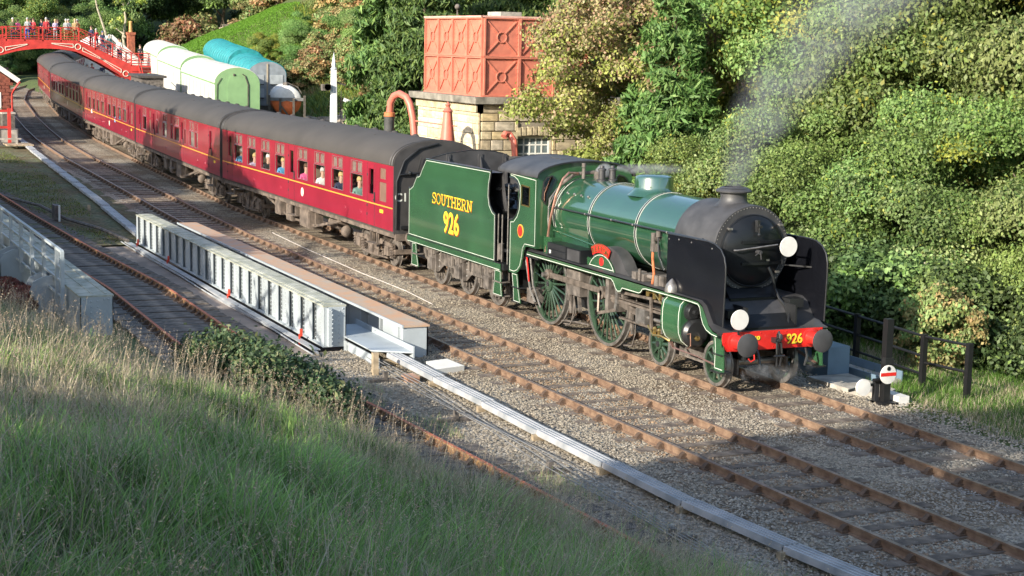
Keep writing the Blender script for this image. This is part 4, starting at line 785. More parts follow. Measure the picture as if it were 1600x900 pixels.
    vb=MB(); vb.sphere((0,0,0),.13,8,5,(1.2,1,.7)); vm=vb.mesh('roof_ventilator',M['roof']) if 'VM' not in globals() else globals()['VM']; globals()['VM']=vm
    for x in np.arange(-2.9,-18,-1.86): place('roof_ventilator',vm,rf,(x,.42,3.83))
    for x in(-3.9,-9,-15): place('roof_ventilator',vm,rf,(x,-.55,3.80),(0,0,0),(.5,.6,.6))
    # ends
    for sx,x in((1,0),(-1,-LEN)):
        pr=[(-1.36,1.15),(1.36,1.15)]+[(p[0]*.985,p[1]-.01) for p in rp]; mb=MB(); mb.prism(pr,'yz',x-.03*sx,x+.03*sx); e=mb.build('coach_end',M['cend'],t)
        mb=MB(); mb.prism([(-.52,1.05),(.52,1.05),(.52,3.1),(.36,3.3),(-.36,3.3),(-.52,3.1)],'yz',x+.03*sx,x+.26*sx); mb.build('gangway_bellows',M['cend'],e)
        mb=MB(); mb.tube([(x+.05*sx,-1.28,1.3),(x+.06*sx,-1.28,2.7),(x+.06*sx,-1.05,3.3),(x+.06*sx,-.6,3.65),(x+.06*sx,0,3.8)],.03,6); mb.tube([(x+.1*sx,-.62,2.4),(x+.1*sx,-.66,2.9),(x+.1*sx,-.55,3.4)],.02,6)
        mb.cyl((x+.1*sx,-1.2,2.9),(x+.1*sx,-.6,2.95),.03).box(x+.03*sx,x+.1*sx,-1.15,-.7,1.3,1.4).sphere((x+.1*sx,-.9,2.95),.07,8,5); mb.build('end_pipework',M['black'],e)
        mb=MB()
        for y in(-.876,.876): mb.lathe((x,y,1.05),(sx,0,0),[(0,.15),(.2,.11),(.2,.07),(.36,.07),(.37,.23),(.40,.23),(.4,.001)],16)
        mb.cyl((x,0,1.05),(x+.45*sx,0,1.0),.06).box(x-.05,x+.05,-1.3,1.3,.95,1.15); mb.build('coach_buffer',M['under'],e)
    # floor, interior
    mb=MB(); mb.box(-LEN,0,-1.33,1.33,1.15,1.25); mb.build('floor',M['floorc'],t)
    mb=MB(); mb.box(-LEN+.1,-.1,-1.3,1.3,3.09,3.12)
    for x in(-2.4,-9.75,-10.6,-18.0): mb.box(x-.02,x+.02,-1.3,1.3,1.25,3.1)
    mb.build('interior_partition',M['inner'],t)
    if not simple:
        for a,b in K['win']:
            for xx in(a+.0,b-.0):
                mb=MB(); mb.box(xx-.1,xx+.1,-1.28,-.3,1.25,2.02).box(xx-.1,xx+.1,.3,1.28,1.25,2.02); mb.build('seat_back',M['seat'],t)
            mb=MB(); mb.box((a+b)/2-.3,(a+b)/2+.3,-1.28,-.4,1.93,1.96); mb.build('table',M['inner'],t)
    # underframe: solebar, truss, boxes, cylinders
    mb=MB()
    for s in(-1,1):
        mb.box(-LEN+.1,-.1,s*1.30,s*1.22,1.02,1.22)
        P=[(-5.0,1.05),(-8.2,.50),(-11.3,.50),(-14.5,1.05)]
        for a,b in zip(P[:-1],P[1:]): mb.obox((a[0],s*1.1,a[1]),(b[0],s*1.1,b[1]),.06,.08)
        for x in(-8.2,-11.3,-9.75): mb.box(x-.04,x+.04,s*1.13,s*1.05,.5,1.05)
    for x in np.arange(-1,-19,-2.2): mb.box(x-.04,x+.04,-1.25,1.25,.98,1.12)
    mb.box(-19.3,-.3,-.25,.25,.85,1.1); mb.build('underframe',M['under'],t)
    for x0,x1,z0,s in((-9.6,-8.5,.38,-1),(-11.2,-10.5,.42,-1),(-12.6,-11.9,.5,-1),(-10.4,-9.4,.45,1)):
        mb=MB(); mb.box(x0,x1,s*1.24,s*.75,z0,1.03).box(x0+.05,x1-.05,s*1.26,s*1.24,z0+.06,.95); mb.build('battery_box',M['under'],t)
    for a_,b_,r_ in (((-7.5,-.7,.72),(-6.5,-.7,.72),.2),((-13.6,-.6,.68),(-13.0,-.6,.68),.22),((-7.2,.5,.7),(-6.2,.5,.7),.25)): mb=MB(); mb.cyl(a_,b_,r_,n=14); mb.build('vacuum_cylinder',M['under'],t)
    mb=MB(); mb.sphere((-5.4,-.95,.62),.2,10,6); mb.build('dynamo',M['under'],t)
    mb=MB()
    for s in(-1,1):
        for x in(-1.9,-10.2,-18.4): mb.box(x-.35,x+.35,s*1.42,s*1.2,.66,.70).box(x-.3,x-.26,s*1.3,s*1.24,.68,1.05).box(x+.26,x+.3,s*1.3,s*1.24,.68,1.05)
    mb.build('footstep',M['under'],t)
    bogie(t,-2.7); bogie(t,-LEN+2.7)
    return t
def put_coach(t,i,P):
    a,b=P; d=math.atan2(a[1]-b[1],a[0]-b[0]); za,zb=gz(a[0]),gz(b[0])
    t.location=(a[0],a[1],za); t.rotation_euler=(0,-math.atan2(za-zb,20.1)*1.0,d)
def coaches():
    pos=[(-17.35,0),(-37.35,.0)]; cl=0
    ends=[((-17.3,0),(-36.85,0)),((-37.3,.02),(-56.9,.72)),((-57.35,.76),(-76.95,1.72)),((-77.4,1.76),(-97.0,2.88)),((-97.5,2.92),(-117,5.0)),((-117.4,5.06),(-136.3,9.9)),((-136.7,10.1),(-153.5,20.1))]
    c1=coach_mk(TSO,'nearest maroon coach, behind the tender, with passengers at its windows and C1 on its end')
    put_coach(c1,0,ends[0])
    me=textmesh('C1',.34,M['white'],'end_lettering',.008,1,.002); place('end_lettering',me,c1,(.036,-1.13,2.12),(PI/2,0,PI/2))
    c2=coach_mk(BCK,'second maroon coach from the engine, with uneven window spacing and tree shade across its side'); put_coach(c2,1,ends[1])
    c3=coach_mk(TSO,'third maroon coach from the engine, sunlit, with its number panel at the near end',simple=True); put_coach(c3,2,ends[2])
    L=['fourth maroon coach from the engine, with the dark rectangular shade across its lower side','fifth maroon coach from the engine, starting into the bend under the footbridge','sixth maroon coach from the engine, seen almost end on beneath the red footbridge','farthest maroon coach, hidden in the bend beyond the red footbridge']
    for k in range(3,6):
        c=copytree(c3,L[k-3]); put_coach(c,k,ends[k])
coaches()
# ---------------------------------------------------------------- plate girders of the stream bridge
def bar_rivets(mb,x,y,z0,z1,n,ax=(0,-1,0),r=.02): 
    rivets(mb,[(x,y,z) for z in np.linspace(z0,z1,n)],ax,r,.018)
def near_girder():
    x0,x1,yf,yb,z0,z1=-27.1,-6.93,-6.84,-6.32,-.06,.86
    t=thing('plate_girder','long pale grey riveted plate girder with many stiffeners and a lichen-stained top','girder',((x0+x1)/2,-6.58,z0))
    ox,oy,oz=t.location
    def B(mb,name,m,par=t): mb.v=[(a-ox,b-oy,c-oz) for a,b,c in mb.v]; return mb.build(name,m,par)
    mb=MB(); mb.box(x0,x1,yf+.065,yf+.09,z0,z1-.03); B(mb,'web_plate',M['girder'])
    mb=MB(); mb.box(x0,x1,yf-.02,yb+.0,z1-.035,z1); tp=B(mb,'top_flange',M['gird2'])
    mb=MB(); mb.box(x0+.02,x1-.3,yf+.10,yb-.08,z1,z1+.012); B(mb,'cover_strip',M['gird2'],tp)
    mb=MB()
    for y in(yf+.05,yf+.16,yb-.16,yb-.05): rivets(mb,[(x,y,z1+(.012 if abs(y-(yf+yb)/2)<.17 else 0)) for x in np.arange(x0+.1,x1-.05,.17)],(0,0,1),.016,.012)
    B(mb,'flange_rivets',M['gird2'],tp)
    mb=MB(); mb.box(x0,x1,yf-.03,yb,z0-.03,z0); B(mb,'bottom_flange',M['girder'])
    mb=MB(); mb.box(x0,x1-.0,yb-.02,yb,z0,z1-.035); B(mb,'rear_plate',M['girder'])
    mb=MB(); mb.box(x1-.02,x1,yf,yb,z0,z1-.036); e=B(mb,'end_plate',M['girder'])
    mb=MB(); mb.box(x0,x0+.02,yf,yb,z0,z1-.036); B(mb,'end_plate',M['girder'])
    mb=MB()
    for k,z in enumerate(np.linspace(.0,.72,8)): rivets(mb,[(x1,yf+.16,z),(x1,yf+.36,z)],(1,0,0),.022,.018)
    rivets(mb,[(x1,yf+.08,.78),(x1,yf+.44,.78)],(1,0,0),.022,.018); B(mb,'end_rivets',M['girder'],e)
    xs=np.linspace(x0+.1,x1-.1,23); st=MB(); 
    # one stiffener: tapered T plate with curved upper gusset and rivet rows, shared by all
    mb=MB(); pl=[(yf+.065,z0),(yf+.0,z0),(yf+.0,z0+.1),(yf+.0,z1-.04),(yf+.065,z1-.04)]; mb.prism(pl,'yz',-.012,.012); mb.box(-.10,.10,yf-.002,yf+.012,z0,z1-.04)
    mb.v=[(a,b-oy,c-oz) for a,b,c in mb.v]; me=mb.mesh('stiffener',M['girder'])
    mb=MB(); 
    for z in np.linspace(z0+.08,z1-.15,8): rivets(mb,[(.20,yf+.065,z),(.52,yf+.065,z)],(0,-1,0),.02,.018)
    rivets(mb,[(.27,yf+.065,z1-.08),(.37,yf+.065,z1-.07),(.46,yf+.065,z1-.08)],(0,-1,0),.02,.018); mb.box(.012,.24,yf+.138,yf+.065,z0,z1-.05)
    mb.v=[(a,b-oy,c-oz) for a,b,c in mb.v]; mr=mb.mesh('stiffener_rivets',M['girder'])
    for x in xs:
        s=place('stiffener',me,t,(x-ox,0,0)); place('stiffener_rivets',mr,s)
    # pipe and wire tray on brackets along its foot
    t2=thing('cable_tray','sagging pale cables and tray on black hangers along the foot of the riveted girder','cable',(-17,-7.15,-.1))
    for k,(dy,dz) in enumerate(((0,0),(-.05,-.05),(-.1,.0))):
        mb=MB(); mb.tube([(x,dy-.03*math.sin(x*.6+k),dz-.05*abs(math.sin((x+k)*.35))+.02) for x in np.linspace(-10.5,10.6,40)],.018 if k else .028,6); mb.build('cable',M['cover'],t2)
    for x in(-8,-4.9,-1.2,2.1,3.9,8.2):
        mb=MB(); mb.tube([(x,.0,.05),(x,-.02,-.2),(x-.1,-.12,-.27),(x-.25,-.45,-.32)],.02,6); mb.build('hanger',M['black'],t2)
    mb=MB(); mb.box(-10,10.4,-.06,.12,.02,.04); mb.build('tray',M['cover'],t2)
    for i,x in enumerate((-25.9,-21.5,-14.4,-8.0)):
        mb=MB(); mb.box(x-.02,x+.02,-7.10,-7.07,-.22,.05).box(x-.035,x+.035,-7.07,-7.02,.0,.17); o=mb.build('marker_stake',M['tape'])
        tag(o,['red marker stake at the shaded far end of the near girder','red marker stake on the shaded part of the near girder, second from its far end','red marker stake against the sunlit middle of the near girder','red marker stake nearest the camera end of the near girder'][i],'marker','red marker stakes along the near girder')
near_girder()
def far_girder():
    x0,x1,yf,yb,z0,z1=-27.0,-5.55,-5.47,-4.88,-.2,.56
    t=thing('box_girder','pale grey girder with a flat rust-stained top, between the riveted girder and the empty line','girder',((x0+x1)/2,-5.2,z0)); ox,oy,oz=t.location
    def B(mb,name,m,par=t): mb.v=[(a-ox,b-oy,c-oz) for a,b,c in mb.v]; return mb.build(name,m,par)
    mb=MB(); mb.box(x0,x1+.03,yf-.03,yb+.03,z1-.04,z1); tp=B(mb,'top_flange',M['gtop'])
    mb=MB(); mb.box(x0,x1+.035,yf-.035,yf+.0,z1-.045,z1+.012); B(mb,'flange_edge',M['girder'],tp)
    mb=MB(); mb.box(x0,x1-1.6,yf+.20,yf+.22,z0,z1-.04); B(mb,'web_plate',M['girder'])
    mb=MB(); mb.box(x1-1.35,x1-.02,yf+.02,yf+.04,z0,z1-.04); B(mb,'end_panel',M['girder'])
    mb=MB(); mb.box(x0,x1,yb-.03,yb,z0,z1-.04); B(mb,'rear_plate',M['girder'])
    mb=MB(); mb.box(x1-.02,x1,yf,yb,z0,z1-.04); B(mb,'end_plate',M['girder'])
    mb=MB(); mb.box(-.015,.015,yf+.02-oy,yf+.2-oy,0,z1-.04-z0); me=mb.mesh('stiffener',M['girder'])
    for x in list(np.arange(x0+1,x1-1.4,1.35))+[x1-1.6,x1-.25,x1-.34]: place('stiffener',me,t,(x-ox,0,0))
    # channel duct between the girders, open at its end
    t=thing('cable_duct','pale grey sheet-steel duct with an open end where the grey covers begin','duct',(-6.2,-5.95,-.15))
    mb=MB(); mb.box(-2.2,1.55,-.42,-.39,-.05,.20); mb.build('duct_side',M['girder'],t)
    mb=MB(); mb.box(-2.2,1.6,.36,.39,-.05,.42); mb.build('duct_side',M['girder'],t)
    mb=MB(); mb._add([(-2.2,-.42,.30),(1.1,-.42,.30),(1.6,.36,.30),(-2.2,.36,.30),(-2.2,-.42,.27),(1.1,-.42,.27),(1.6,.36,.27),(-2.2,.36,.27)],[(0,1,2,3),(7,6,5,4),(0,4,5,1),(1,5,6,2),(2,6,7,3),(3,7,4,0)]); mb.build('duct_lid',M['girder'],t)
    mb=MB(); mb.box(-.5,1.4,-.66,-.42,-.2,-.05); mb.build('duct_foot',M['conc'],t)
    mb=MB(); mb.prism([(-4.45,-5.35),(-3.55,-5.5),(-3.75,-4.75),(-4.6,-4.8)],'xy',-.2,-.04); tag(mb.build('concrete_pad',mat('white_concrete',(.72,.70,.64),.85,0,.06,3)),'bright white concrete pad at the end of the rust-topped girder','pad')
far_girder()
def left_girder():
    x1=-10.5; x0=-40; t=thing('siding_girder','grey girder with a lichen-yellow top beside the siding, partly buried in bank grass','girder',(-20,-11.25,-.2)); ox,oy,oz=t.location
    def B(mb,name,m,par=t): mb.v=[(a-ox,b-oy,c-oz) for a,b,c in mb.v]; return mb.build(name,m,par)
    mb=MB(); mb.box(x0,x1,-11.62,-10.82,.72,.76); tp=B(mb,'top_flange',M['gird2'])
    mb=MB(); mb.box(x0,x1,-11.6,-11.58,-.3,.72).box(x0,x1,-10.86,-10.84,-.3,.72); B(mb,'web_plate',M['girder'])
    mb=MB(); mb.box(x1-.02,x1,-11.6,-10.84,-.4,.72); e=B(mb,'end_plate',M['girder'])
    mb=MB()
    for z in np.linspace(.1,.62,5): rivets(mb,[(x1,y,z) for y in(-11.35,-11.2)],(1,0,0),.022,.018)
    rivets(mb,[(x1,y,.66) for y in(-11.5,-11.05,-10.95)],(1,0,0),.022,.018); B(mb,'end_rivets',M['girder'],e)
    mb=MB(); mb.box(x0,x1-.3,-11.3,-11.24,.76,.775).box(x0,x1-.2,-11.0,-10.94,.76,.775); B(mb,'cover_strip',M['gird2'],tp)
    for x in(-14.2,-19.8,-25.5,-31):
        mb=MB(); mb.prism([(-11.6,-.9),(-12.2,-.9),(-12.2,.35),(-12.1,.6),(-11.85,.72),(-11.6,.74)],'yz',x-.8,x-.74); mb.prism([(-11.6,-.9),(-12.2,-.9),(-12.2,.35),(-12.1,.6),(-11.85,.72),(-11.6,.74)],'yz',x-.06,x); mb.box(x-.8,x,-12.2,-12.17,-.9,.35)
        b=B(mb,'gusset_bracket',M['girder'])
        mb=MB(); rivets(mb,[(x-.72,-12.2,z) for z in np.linspace(-.6,.3,9)]+[(x-.1,-12.2,z) for z in np.linspace(-.6,.3,9)],(0,-1,0),.02,.016); B(mb,'bracket_rivets',M['girder'],b)
    t=thing('handrail','pale grey tubular handrail fence with four rails along the walkway of the siding girder','railing',(-20,-11.75,.3)); ox,oy,oz=t.location
    xs=np.arange(-12.9,-40,-2.0); zb,zt=.30,1.60
    for k,z in enumerate((zt,zb+.88,zb+.55,zb+.18)):
        mb=MB(); mb.obox((x0,-11.72,z),(-12.15,-11.72,z),.05 if k else .08,.05 if k else .06); B(mb,'rail',M['girder'],t)
    for x in list(xs)+[-12.15]:
        mb=MB(); mb.box(x-.05,x+.05,-11.77,-11.68,zb-.1,zt); B(mb,'post',M['girder'],t)
    mb=MB(); mb.box(-12.155,-11.6,-12.05,-11.95,.02,.12); tag(mb.build('timber_rail',M['wood']),'horizontal weathered timber poking from the grass below the grey handrail','timber')
left_girder()
# ---------------------------------------------------------------- grey rodding covers, in boards
def covers():
    t=thing('rodding_cover','line of pale grey steel covers from the duct end to the bottom of the picture','cover',(4,-5.8,-.05))
    P=[(-4.9,-5.95),(-2.2,-5.84),(3.7,-5.83),(7.9,-5.72),(11.2,-5.42),(16,-4.9)]
    mb=MB(); mb.box(-.001,2.42,-.14,.14,0,.03)
    for y in(-.12,-.04,.04,.12): mb.box(0,2.42,y-.015,y+.015,.03,.044)
    mb.box(0,2.42,-.145,-.13,-.06,.0).box(0,2.42,.13,.145,-.06,0); me=mb.mesh('cover_board',M['cover'])
    mb=MB(); mb.box(-.05,.05,-.22,.22,-.12,-.01); mk=mb.mesh('support',M['wood'])
    x=-4.9; 
    while x<16:
        y=np.interp(x,[p[0] for p in P],[p[1] for p in P]); y2=np.interp(x+2.45,[p[0] for p in P],[p[1] for p in P]); a=math.atan2(y2-y,2.45)
        place('cover_board',me,t,(x-4,y+5.8,rnd.uniform(0,.02)+(.12 if x<-3 else .04)),(rnd.uniform(-.03,.03),rnd.uniform(-.008,.008)+(.02 if x<-3 else 0),a+rnd.uniform(-.004,.004)))
        place('support',mk,t,(x-4,y+5.8,.02),(0,0,a)); x+=2.45
    t=thing('rodding_cover','line of dull grey covers from the far end of the girder to the station fence','cover',(-50,-4.5,0)); t['group']='point rodding covers'
    P=[(-77.5,-3.6),(-60,-4.6),(-42,-5.5),(-27.4,-6.5)]; x=-77.5
    while x<-28:
        y=np.interp(x,[p[0] for p in P],[p[1] for p in P]); y2=np.interp(x+2.45,[p[0] for p in P],[p[1] for p in P]); a=math.atan2(y2-y,2.45)
        place('cover_board',me,t,(x+50,y+4.5,gz(x)-.02+rnd.uniform(0,.03)),(rnd.uniform(-.04,.04),0,a+rnd.uniform(-.01,.01)),(1,1.2,1)); x+=2.45
    # wires and rods beside covers
    t=thing('point_rodding','bundle of thin pale signal wires and rods running on the cinders beside the grey covers','signal wire',(3,-6.4,-.1))
    for k in range(4):
        mb=MB(); mb.tube([(x,-.13*k+.02*math.sin(x*1.3+k)-.02*(x),.03*math.sin(x*.8+k)+.06+.02*k) for x in np.linspace(-8,7,26)],.009,5); mb.build('wire',M['wire'],t)
    for x in(-6.2,-2.4,1.6,5.6):
        mb=MB(); mb.box(x-.04,x+.04,-.7,.05,-.1,.02).box(x-.05,x+.05,-.38,-.3,-.1,.16); mb.build('wire_stand',M['dirt'],t)
    mb=MB(); mb.box(-4.02,-3.9,-6.75,-6.63,-.3,.32); tag(mb.build('timber_post',M['wood']),'short square pale timber post at the open end of the grey duct','post')
    mb=MB(); mb.box(-3.3,-2.9,-6.35,-6.1,-.18,-.03); tag(mb.build('brick_stub',mat('pinkish_block',(.42,.25,.17),.9)),'small pinkish block beneath the first grey covers','block')
    mb=MB(); mb.tube([(-12.2,-2.12,-.12),(-14.5,-1.98,-.11),(-18.2,-2.0,-.1),(-24.5,-1.82,-.11),(-29,-1.6,-.11)],.013,6); tag(mb.build('cable',mat('pale_cable',(.55,.50,.46),.7)),'pale cable lying on the ballast alongside the train','cable')
    mb=MB(); mb.tube([(-44,-9.,-.02),(-38,-8.3,.12),(-34,-8.0,.02),(-30.5,-7.4,.02),(-27,-7.15,.0)],.06,6); tag(mb.build('pipe',M['dirt']),'thin grey pipe running from the mossy ground to the far end of the near girder','pipe')
    mb=MB(); mb.box(-35.3,-34.6,-8.3,-8.1,-.1,.45); tag(mb.build('relay_box',M['dirt']),'small dark box on the mossy ground left of the near girder','box')
    mb=MB(); mb.cyl((-34.2,-8.2,-.1),(-34.2,-8.2,.5),.04,n=8); tag(mb.build('marker_post',M['wframe']),'thin white post beside the small dark box on the mossy ground','post')
    mb=MB(); mb.box(-38.0,-37.9,-6.5,-6.4,-.1,.12); tag(mb.build('peg',M['wood']),'small pale peg on the moss beside the far grey covers','peg')
covers()
# ---------------------------------------------------------------- signal disc, fence, grey box on the right
def rightside():
    mb=MB(); mb.lathe((1.9,1.9,-.17),(0,0,1),[(0,.22),(.06,.2),(.07,.09)],16); 
    t=thing('ground_signal','round white ground signal with a red bar, on a black post beside the buffer beam','signal',(1.9,1.95,-.17))
    mb=MB(); mb.box(-.075,.075,-.075,.075,0,1.72).box(-.2,.2,-.2,.2,0,.06).cyl((0,-.3,.5),(0,.1,.5),.035,n=8); mb.build('post',M['fence'],t)
    mb=MB(); mb.lathe((.1,-.03,.62),(1,0,0),[(0,.19),(.02,.19),(.022,.18),(.022,.001)],36); d=mb.build('signal_disc',M['disc'],t)
    mb=MB(); mb.box(.124,.128,-.215,.155,.59,.66); mb.build('red_bar',M['red'],d)
    mb=MB(); mb.lathe((.126,-.03,.74),(1,0,0),[(0,.045),(.006,.04),(.006,.001)],14); mb.build('lamp_hole',M['gloss'],d)
    mb=MB(); mb.box(-.02,.1,-.1,.1,.82,.95); mb.build('lamp_case',M['black'],t)
    t2=thing('weight_lever','pale round counterweight on a short black lever left of the signal post','lever',(1.75,1.45,-.17))
    mb=MB(); mb.lathe((.08,0,.36),(1,0,0),[(0,.165),(.05,.165),(.06,.001)],24); mb.build('counterweight',M['disc'],t2)
    mb=MB(); mb.obox((.05,-.3,.30),(.05,.45,.42),.04,.05).box(0,.1,.3,.4,0,.5); mb.build('lever_arm',M['black'],t2)
    t=thing('tubular_fence','black three-rail fence running behind the engine front and out to the grass on the right','fence',(0,3.9,-.1))
    pts=[(-7.2,4.35,1.0),(-3.45,4.08,1.05),(-1.82,3.95,1.05),(.84,3.7,1.05),(2.14,3.8,1.08)]
    for k,(x,y,z) in enumerate(pts):
        mb=MB(); mb.box(x-.055,x+.055,y-3.9-.055,y-3.9+.055,-.9,z+.02); mb.build('post',M['fence'],t)
    for (a,b) in zip(pts[:-1],pts[1:]):
        for dz in((0,.42,.8) if a[0]<0.5 else (0,.55)):
            mb=MB(); mb.cyl((a[0],a[1]-3.9,a[2]-dz-.03),(b[0],b[1]-3.9,b[2]-dz-.03),.03,n=8); mb.build('rail',M['fence'],t)
    mb=MB(); mb.box(-9.5,-.55,2.3,2.85,-.3,.52); o=tag(mb.build('bridge_girder',M['bluegrey']),'blue-grey girder end standing just behind the right buffer','girder')
    t=thing('trough','shallow blue-grey steel trough beside the girder end, behind the signal post','trough',(-.2,3.2,-.1))
    mb=MB(); mb.box(-6,.55,-.2,-.17,-.1,.12); mb.build('trough_side',M['bluegrey'],t); mb=MB(); mb.box(-6,.55,.35,.38,-.1,.2); mb.build('trough_side',M['bluegrey'],t); mb=MB(); mb.box(-6,.55,-.17,.35,-.1,.02); mb.build('trough_floor',M['conc'],t)
    mb=MB(); mb.prism([(-.5,1.75),(1.2,1.85),(1.5,2.3),(1.2,2.75),(-.5,2.8)],'xy',-.25,-.06); tag(mb.build('concrete_slab',M['conc']),'pale concrete slab between the buffer and the signal post','slab')
    mb=MB(); mb.box(1.5,2.1,2.15,2.4,-.2,.0); tag(mb.build('stone_block',M['disc']),'white-faced low block behind the foot of the signal post','block')
rightside()
# ---------------------------------------------------------------- tank house with cast iron tank
def bevelbox(name,m,b=.06,seed=0):
    bm=bmesh.new(); bmesh.ops.create_cube(bm,size=1); r=random.Random(seed)
    bmesh.ops.bevel(bm,geom=[e for e in bm.edges],offset=b,segments=1,affect='EDGES')
    for v in bm.verts: v.co+=Vector((r.uniform(-.02,.02),r.uniform(-.02,.02),r.uniform(-.02,.02)))
    me=bpy.data.meshes.new(name); bm.to_mesh(me); bm.free(); me.materials.append(m); return me
def tank_house():
    X0,X1,Y0,Y1,Z0,Z1=-38.0,-31.45,7.45,13.9,-.2,4.42
    t=thing('tank_house','square sandstone building carrying the salmon iron water tank','building',((X0+X1)/2,(Y0+Y1)/2,Z0)); ox,oy,oz=t.location
    def B(mb,name,m,par=t): mb.v=[(a-ox,b-oy,c-oz) for a,b,c in mb.v]; return mb.build(name,m,par)
    mb=MB(); wy0,wy1,wz0,wz1=9.15-.05,10.55,1.75,3.15
    wall(mb,Y0,Y1,Z0,Z1,[(wy0,wy1,wz0,wz1)],X1,X1-.4); mb.v=[(b,a,c) for a,b,c in mb.v]; mb.box(X0,X1,Y0,Y0+.3,Z0,Z1).box(X0,X0+.3,Y0,Y1,Z0,Z1).box(X0,X1,Y1-.3,Y1,Z0,Z1)
    B(mb,'wall',M['mortar'])
    cols=[(.50,.42,.27),(.44,.37,.24),(.56,.47,.30),(.40,.33,.22),(.52,.41,.23),(.47,.41,.31)]
    ms=[mat('sandstone_%s'%w,c,.9,0,.25,3,.6,18) for w,c in zip(('buff','brown','cream','dark','ochre','grey'),cols)]
    msh=[bevelbox('stone',m,.07,i) for i,m in enumerate(ms)]
    msh2=[bevelbox('stone',mat('pale_sandstone_%s'%w,c,.9,0,.2,3,.5,18),.04,9+i) for i,(w,c) in enumerate((('a',(.68,.58,.40)),('b',(.62,.52,.34)),('c',(.72,.62,.45)),('d',(.60,.47,.30))))]
    r=random.Random(5)
    z=1.15; 
    while z<Z1-.42:                       # east face, rock-faced courses
        h=r.choice((.34,.38,.42)); h=min(h,Z1-.36-z)
        if h<.12: break
        y=Y0+.02
        while y<Y1-.05:
            l=min(r.uniform(.42,.95),Y1-y)
            if l<.1: break
            ya,yb=y,y+l
            if z+h>wz0 and z<wz1+.22 and yb>wy0-.05 and ya<wy1+.05:
                if ya<wy0-.05: yb=wy0-.02
                elif yb>wy1+.05: ya=wy1+.02
                else: y+=l; continue
                if yb-ya<.08: y+=l; continue
            place('stone',r.choice(msh),t,(X1-ox+.0+r.uniform(-.01,.02),(ya+yb)/2-oy,z+h/2-oz),(0,0,0),(.14,yb-ya-.03,h-.03)); y+=l
        z+=h
    z=1.15
    while z<Z1-.42:                       # south face, smoother ashlar
        h=r.choice((.30,.36,.40)); h=min(h,Z1-.36-z)
        if h<.12: break
        x=X0+.02
        while x<X1-.05:
            l=min(r.uniform(.6,1.25),X1-.02-x)
            if l<.1: break
            place('stone',r.choice(msh2),t,(x+l/2-ox,Y0-oy-.0+r.uniform(-.008,.008),z+h/2-oz),(0,0,0),(l-.02,.12,h-.018)); x+=l
        z+=h
    for x0 in np.arange(X0-.1,X1+.05,.95): mb=MB(); mb.box(x0,min(x0+.93,X1+.1),Y0-.12,Y0+.1,Z1-.34,Z1); B(mb,'frieze_stone',ms[2])
    for y0 in np.arange(Y0-.12,Y1,1.1): mb=MB(); mb.box(X1-.1,X1+.1,y0,min(y0+1.08,Y1),Z1-.34,Z1-.002); B(mb,'frieze_stone',ms[3])
    # window: arch stones, sill, frame with glazing bars
    for k in range(7):
        y=wy0-.1+k*(wy1-wy0+.2)/7; place('stone',msh[k%4],t,(X1-ox+.02,y+.1-oy,wz1+.16+.05*math.sin((k+.5)/7*PI)-oz),(0,0,0),(.14,.2,.34))
    mb=MB(); mb.box(X1-.22,X1-.16,wy0,wy1,wz0,wz0+.07).box(X1-.22,X1-.16,wy0,wy1,wz1-.1,wz1).box(X1-.22,X1-.16,wy0,wy0+.07,wz0,wz1).box(X1-.22,X1-.16,wy1-.07,wy1,wz0,wz1); w=B(mb,'window_frame',M['wframe'])
    for k in range(1,5): y=wy0+.07+(wy1-wy0-.14)*k/5; mb=MB(); mb.box(X1-.21,X1-.17,y-.03,y+.03,wz0+.07,wz1-.1); B(mb,'glazing_bar',M['wframe'],w)
    for k in range(1,4): zz=wz0+(wz1-wz0)*k/4; mb=MB(); mb.box(X1-.213,X1-.168,wy0+.07,wy1-.07,zz-.028,zz+.028); B(mb,'glazing_bar',M['wframe'],w)
    mb=MB(); mb.box(X1-.19,X1-.185,wy0,wy1,wz0,wz1); B(mb,'pane',mat('pale_window_glass',(.20,.25,.26),.15,0,.3,4,coat=.3),w)
    # coping
    for k in range(4): mb=MB(); xa=X0-.35+k*(X1-X0+.7)/4; mb.box(xa+.005,xa+(X1-X0+.7)/4-.005,Y0-.35,Y0+.5,Z1+.0,Z1+.26); B(mb,'coping_stone',M['coping'])
    for k in range(4): mb=MB(); ya=Y0+.51+k*1.55; mb.box(X1-.6,X1+.35,ya,ya+1.54,Z1,Z1+.26); B(mb,'coping_stone',M['coping'])
    mb=MB(); mb.box(X0-.3,X1-.61,Y0+.51,Y1+.3,Z1,Z1+.24); B(mb,'slab_top',M['coping'])
    # tank as its own thing on the house
    tx0,tx1,ty0,ty1,tz0=-37.7,-31.62,7.62,12.18,4.70; S=1.52
    t=thing('water_tank','salmon-red cast iron water tank of bolted panels with cross ribs and rings','tank',((tx0+tx1)/2,(ty0+ty1)/2,tz0)); 
    mb=MB(); mb.box(-S/2+.02,S/2-.02,.0,.03,.02,S-.02); mp=mb
    for a,b in(((-.62,.14),(.62,S-.14)),((.62,.14),(-.62,S-.14))):
        A=Vector((a[0],-.025,a[1]));Bv=Vector((b[0],-.025,b[1])); m_=(A+Bv)/2; d=(Bv-A).normalized()*.2
        mb.obox(A,m_-d,.05,.045,up=(0,1,0)).obox(m_+d,Bv,.05,.045,up=(0,1,0))
    mb.tube([(.2*math.cos(q),-.03,S/2+.2*math.sin(q)) for q in np.linspace(0,2*PI,17)],.028,5)
    for sx in(-1,1): mb.box(sx*(S/2)-.06*(sx>0),sx*(S/2)+.06*(sx<0),-.09,.0,.0,S)
    mb.box(-S/2,S/2,-.09,.0,0,.05).box(-S/2,S/2,-.09,.0,S-.05,S)
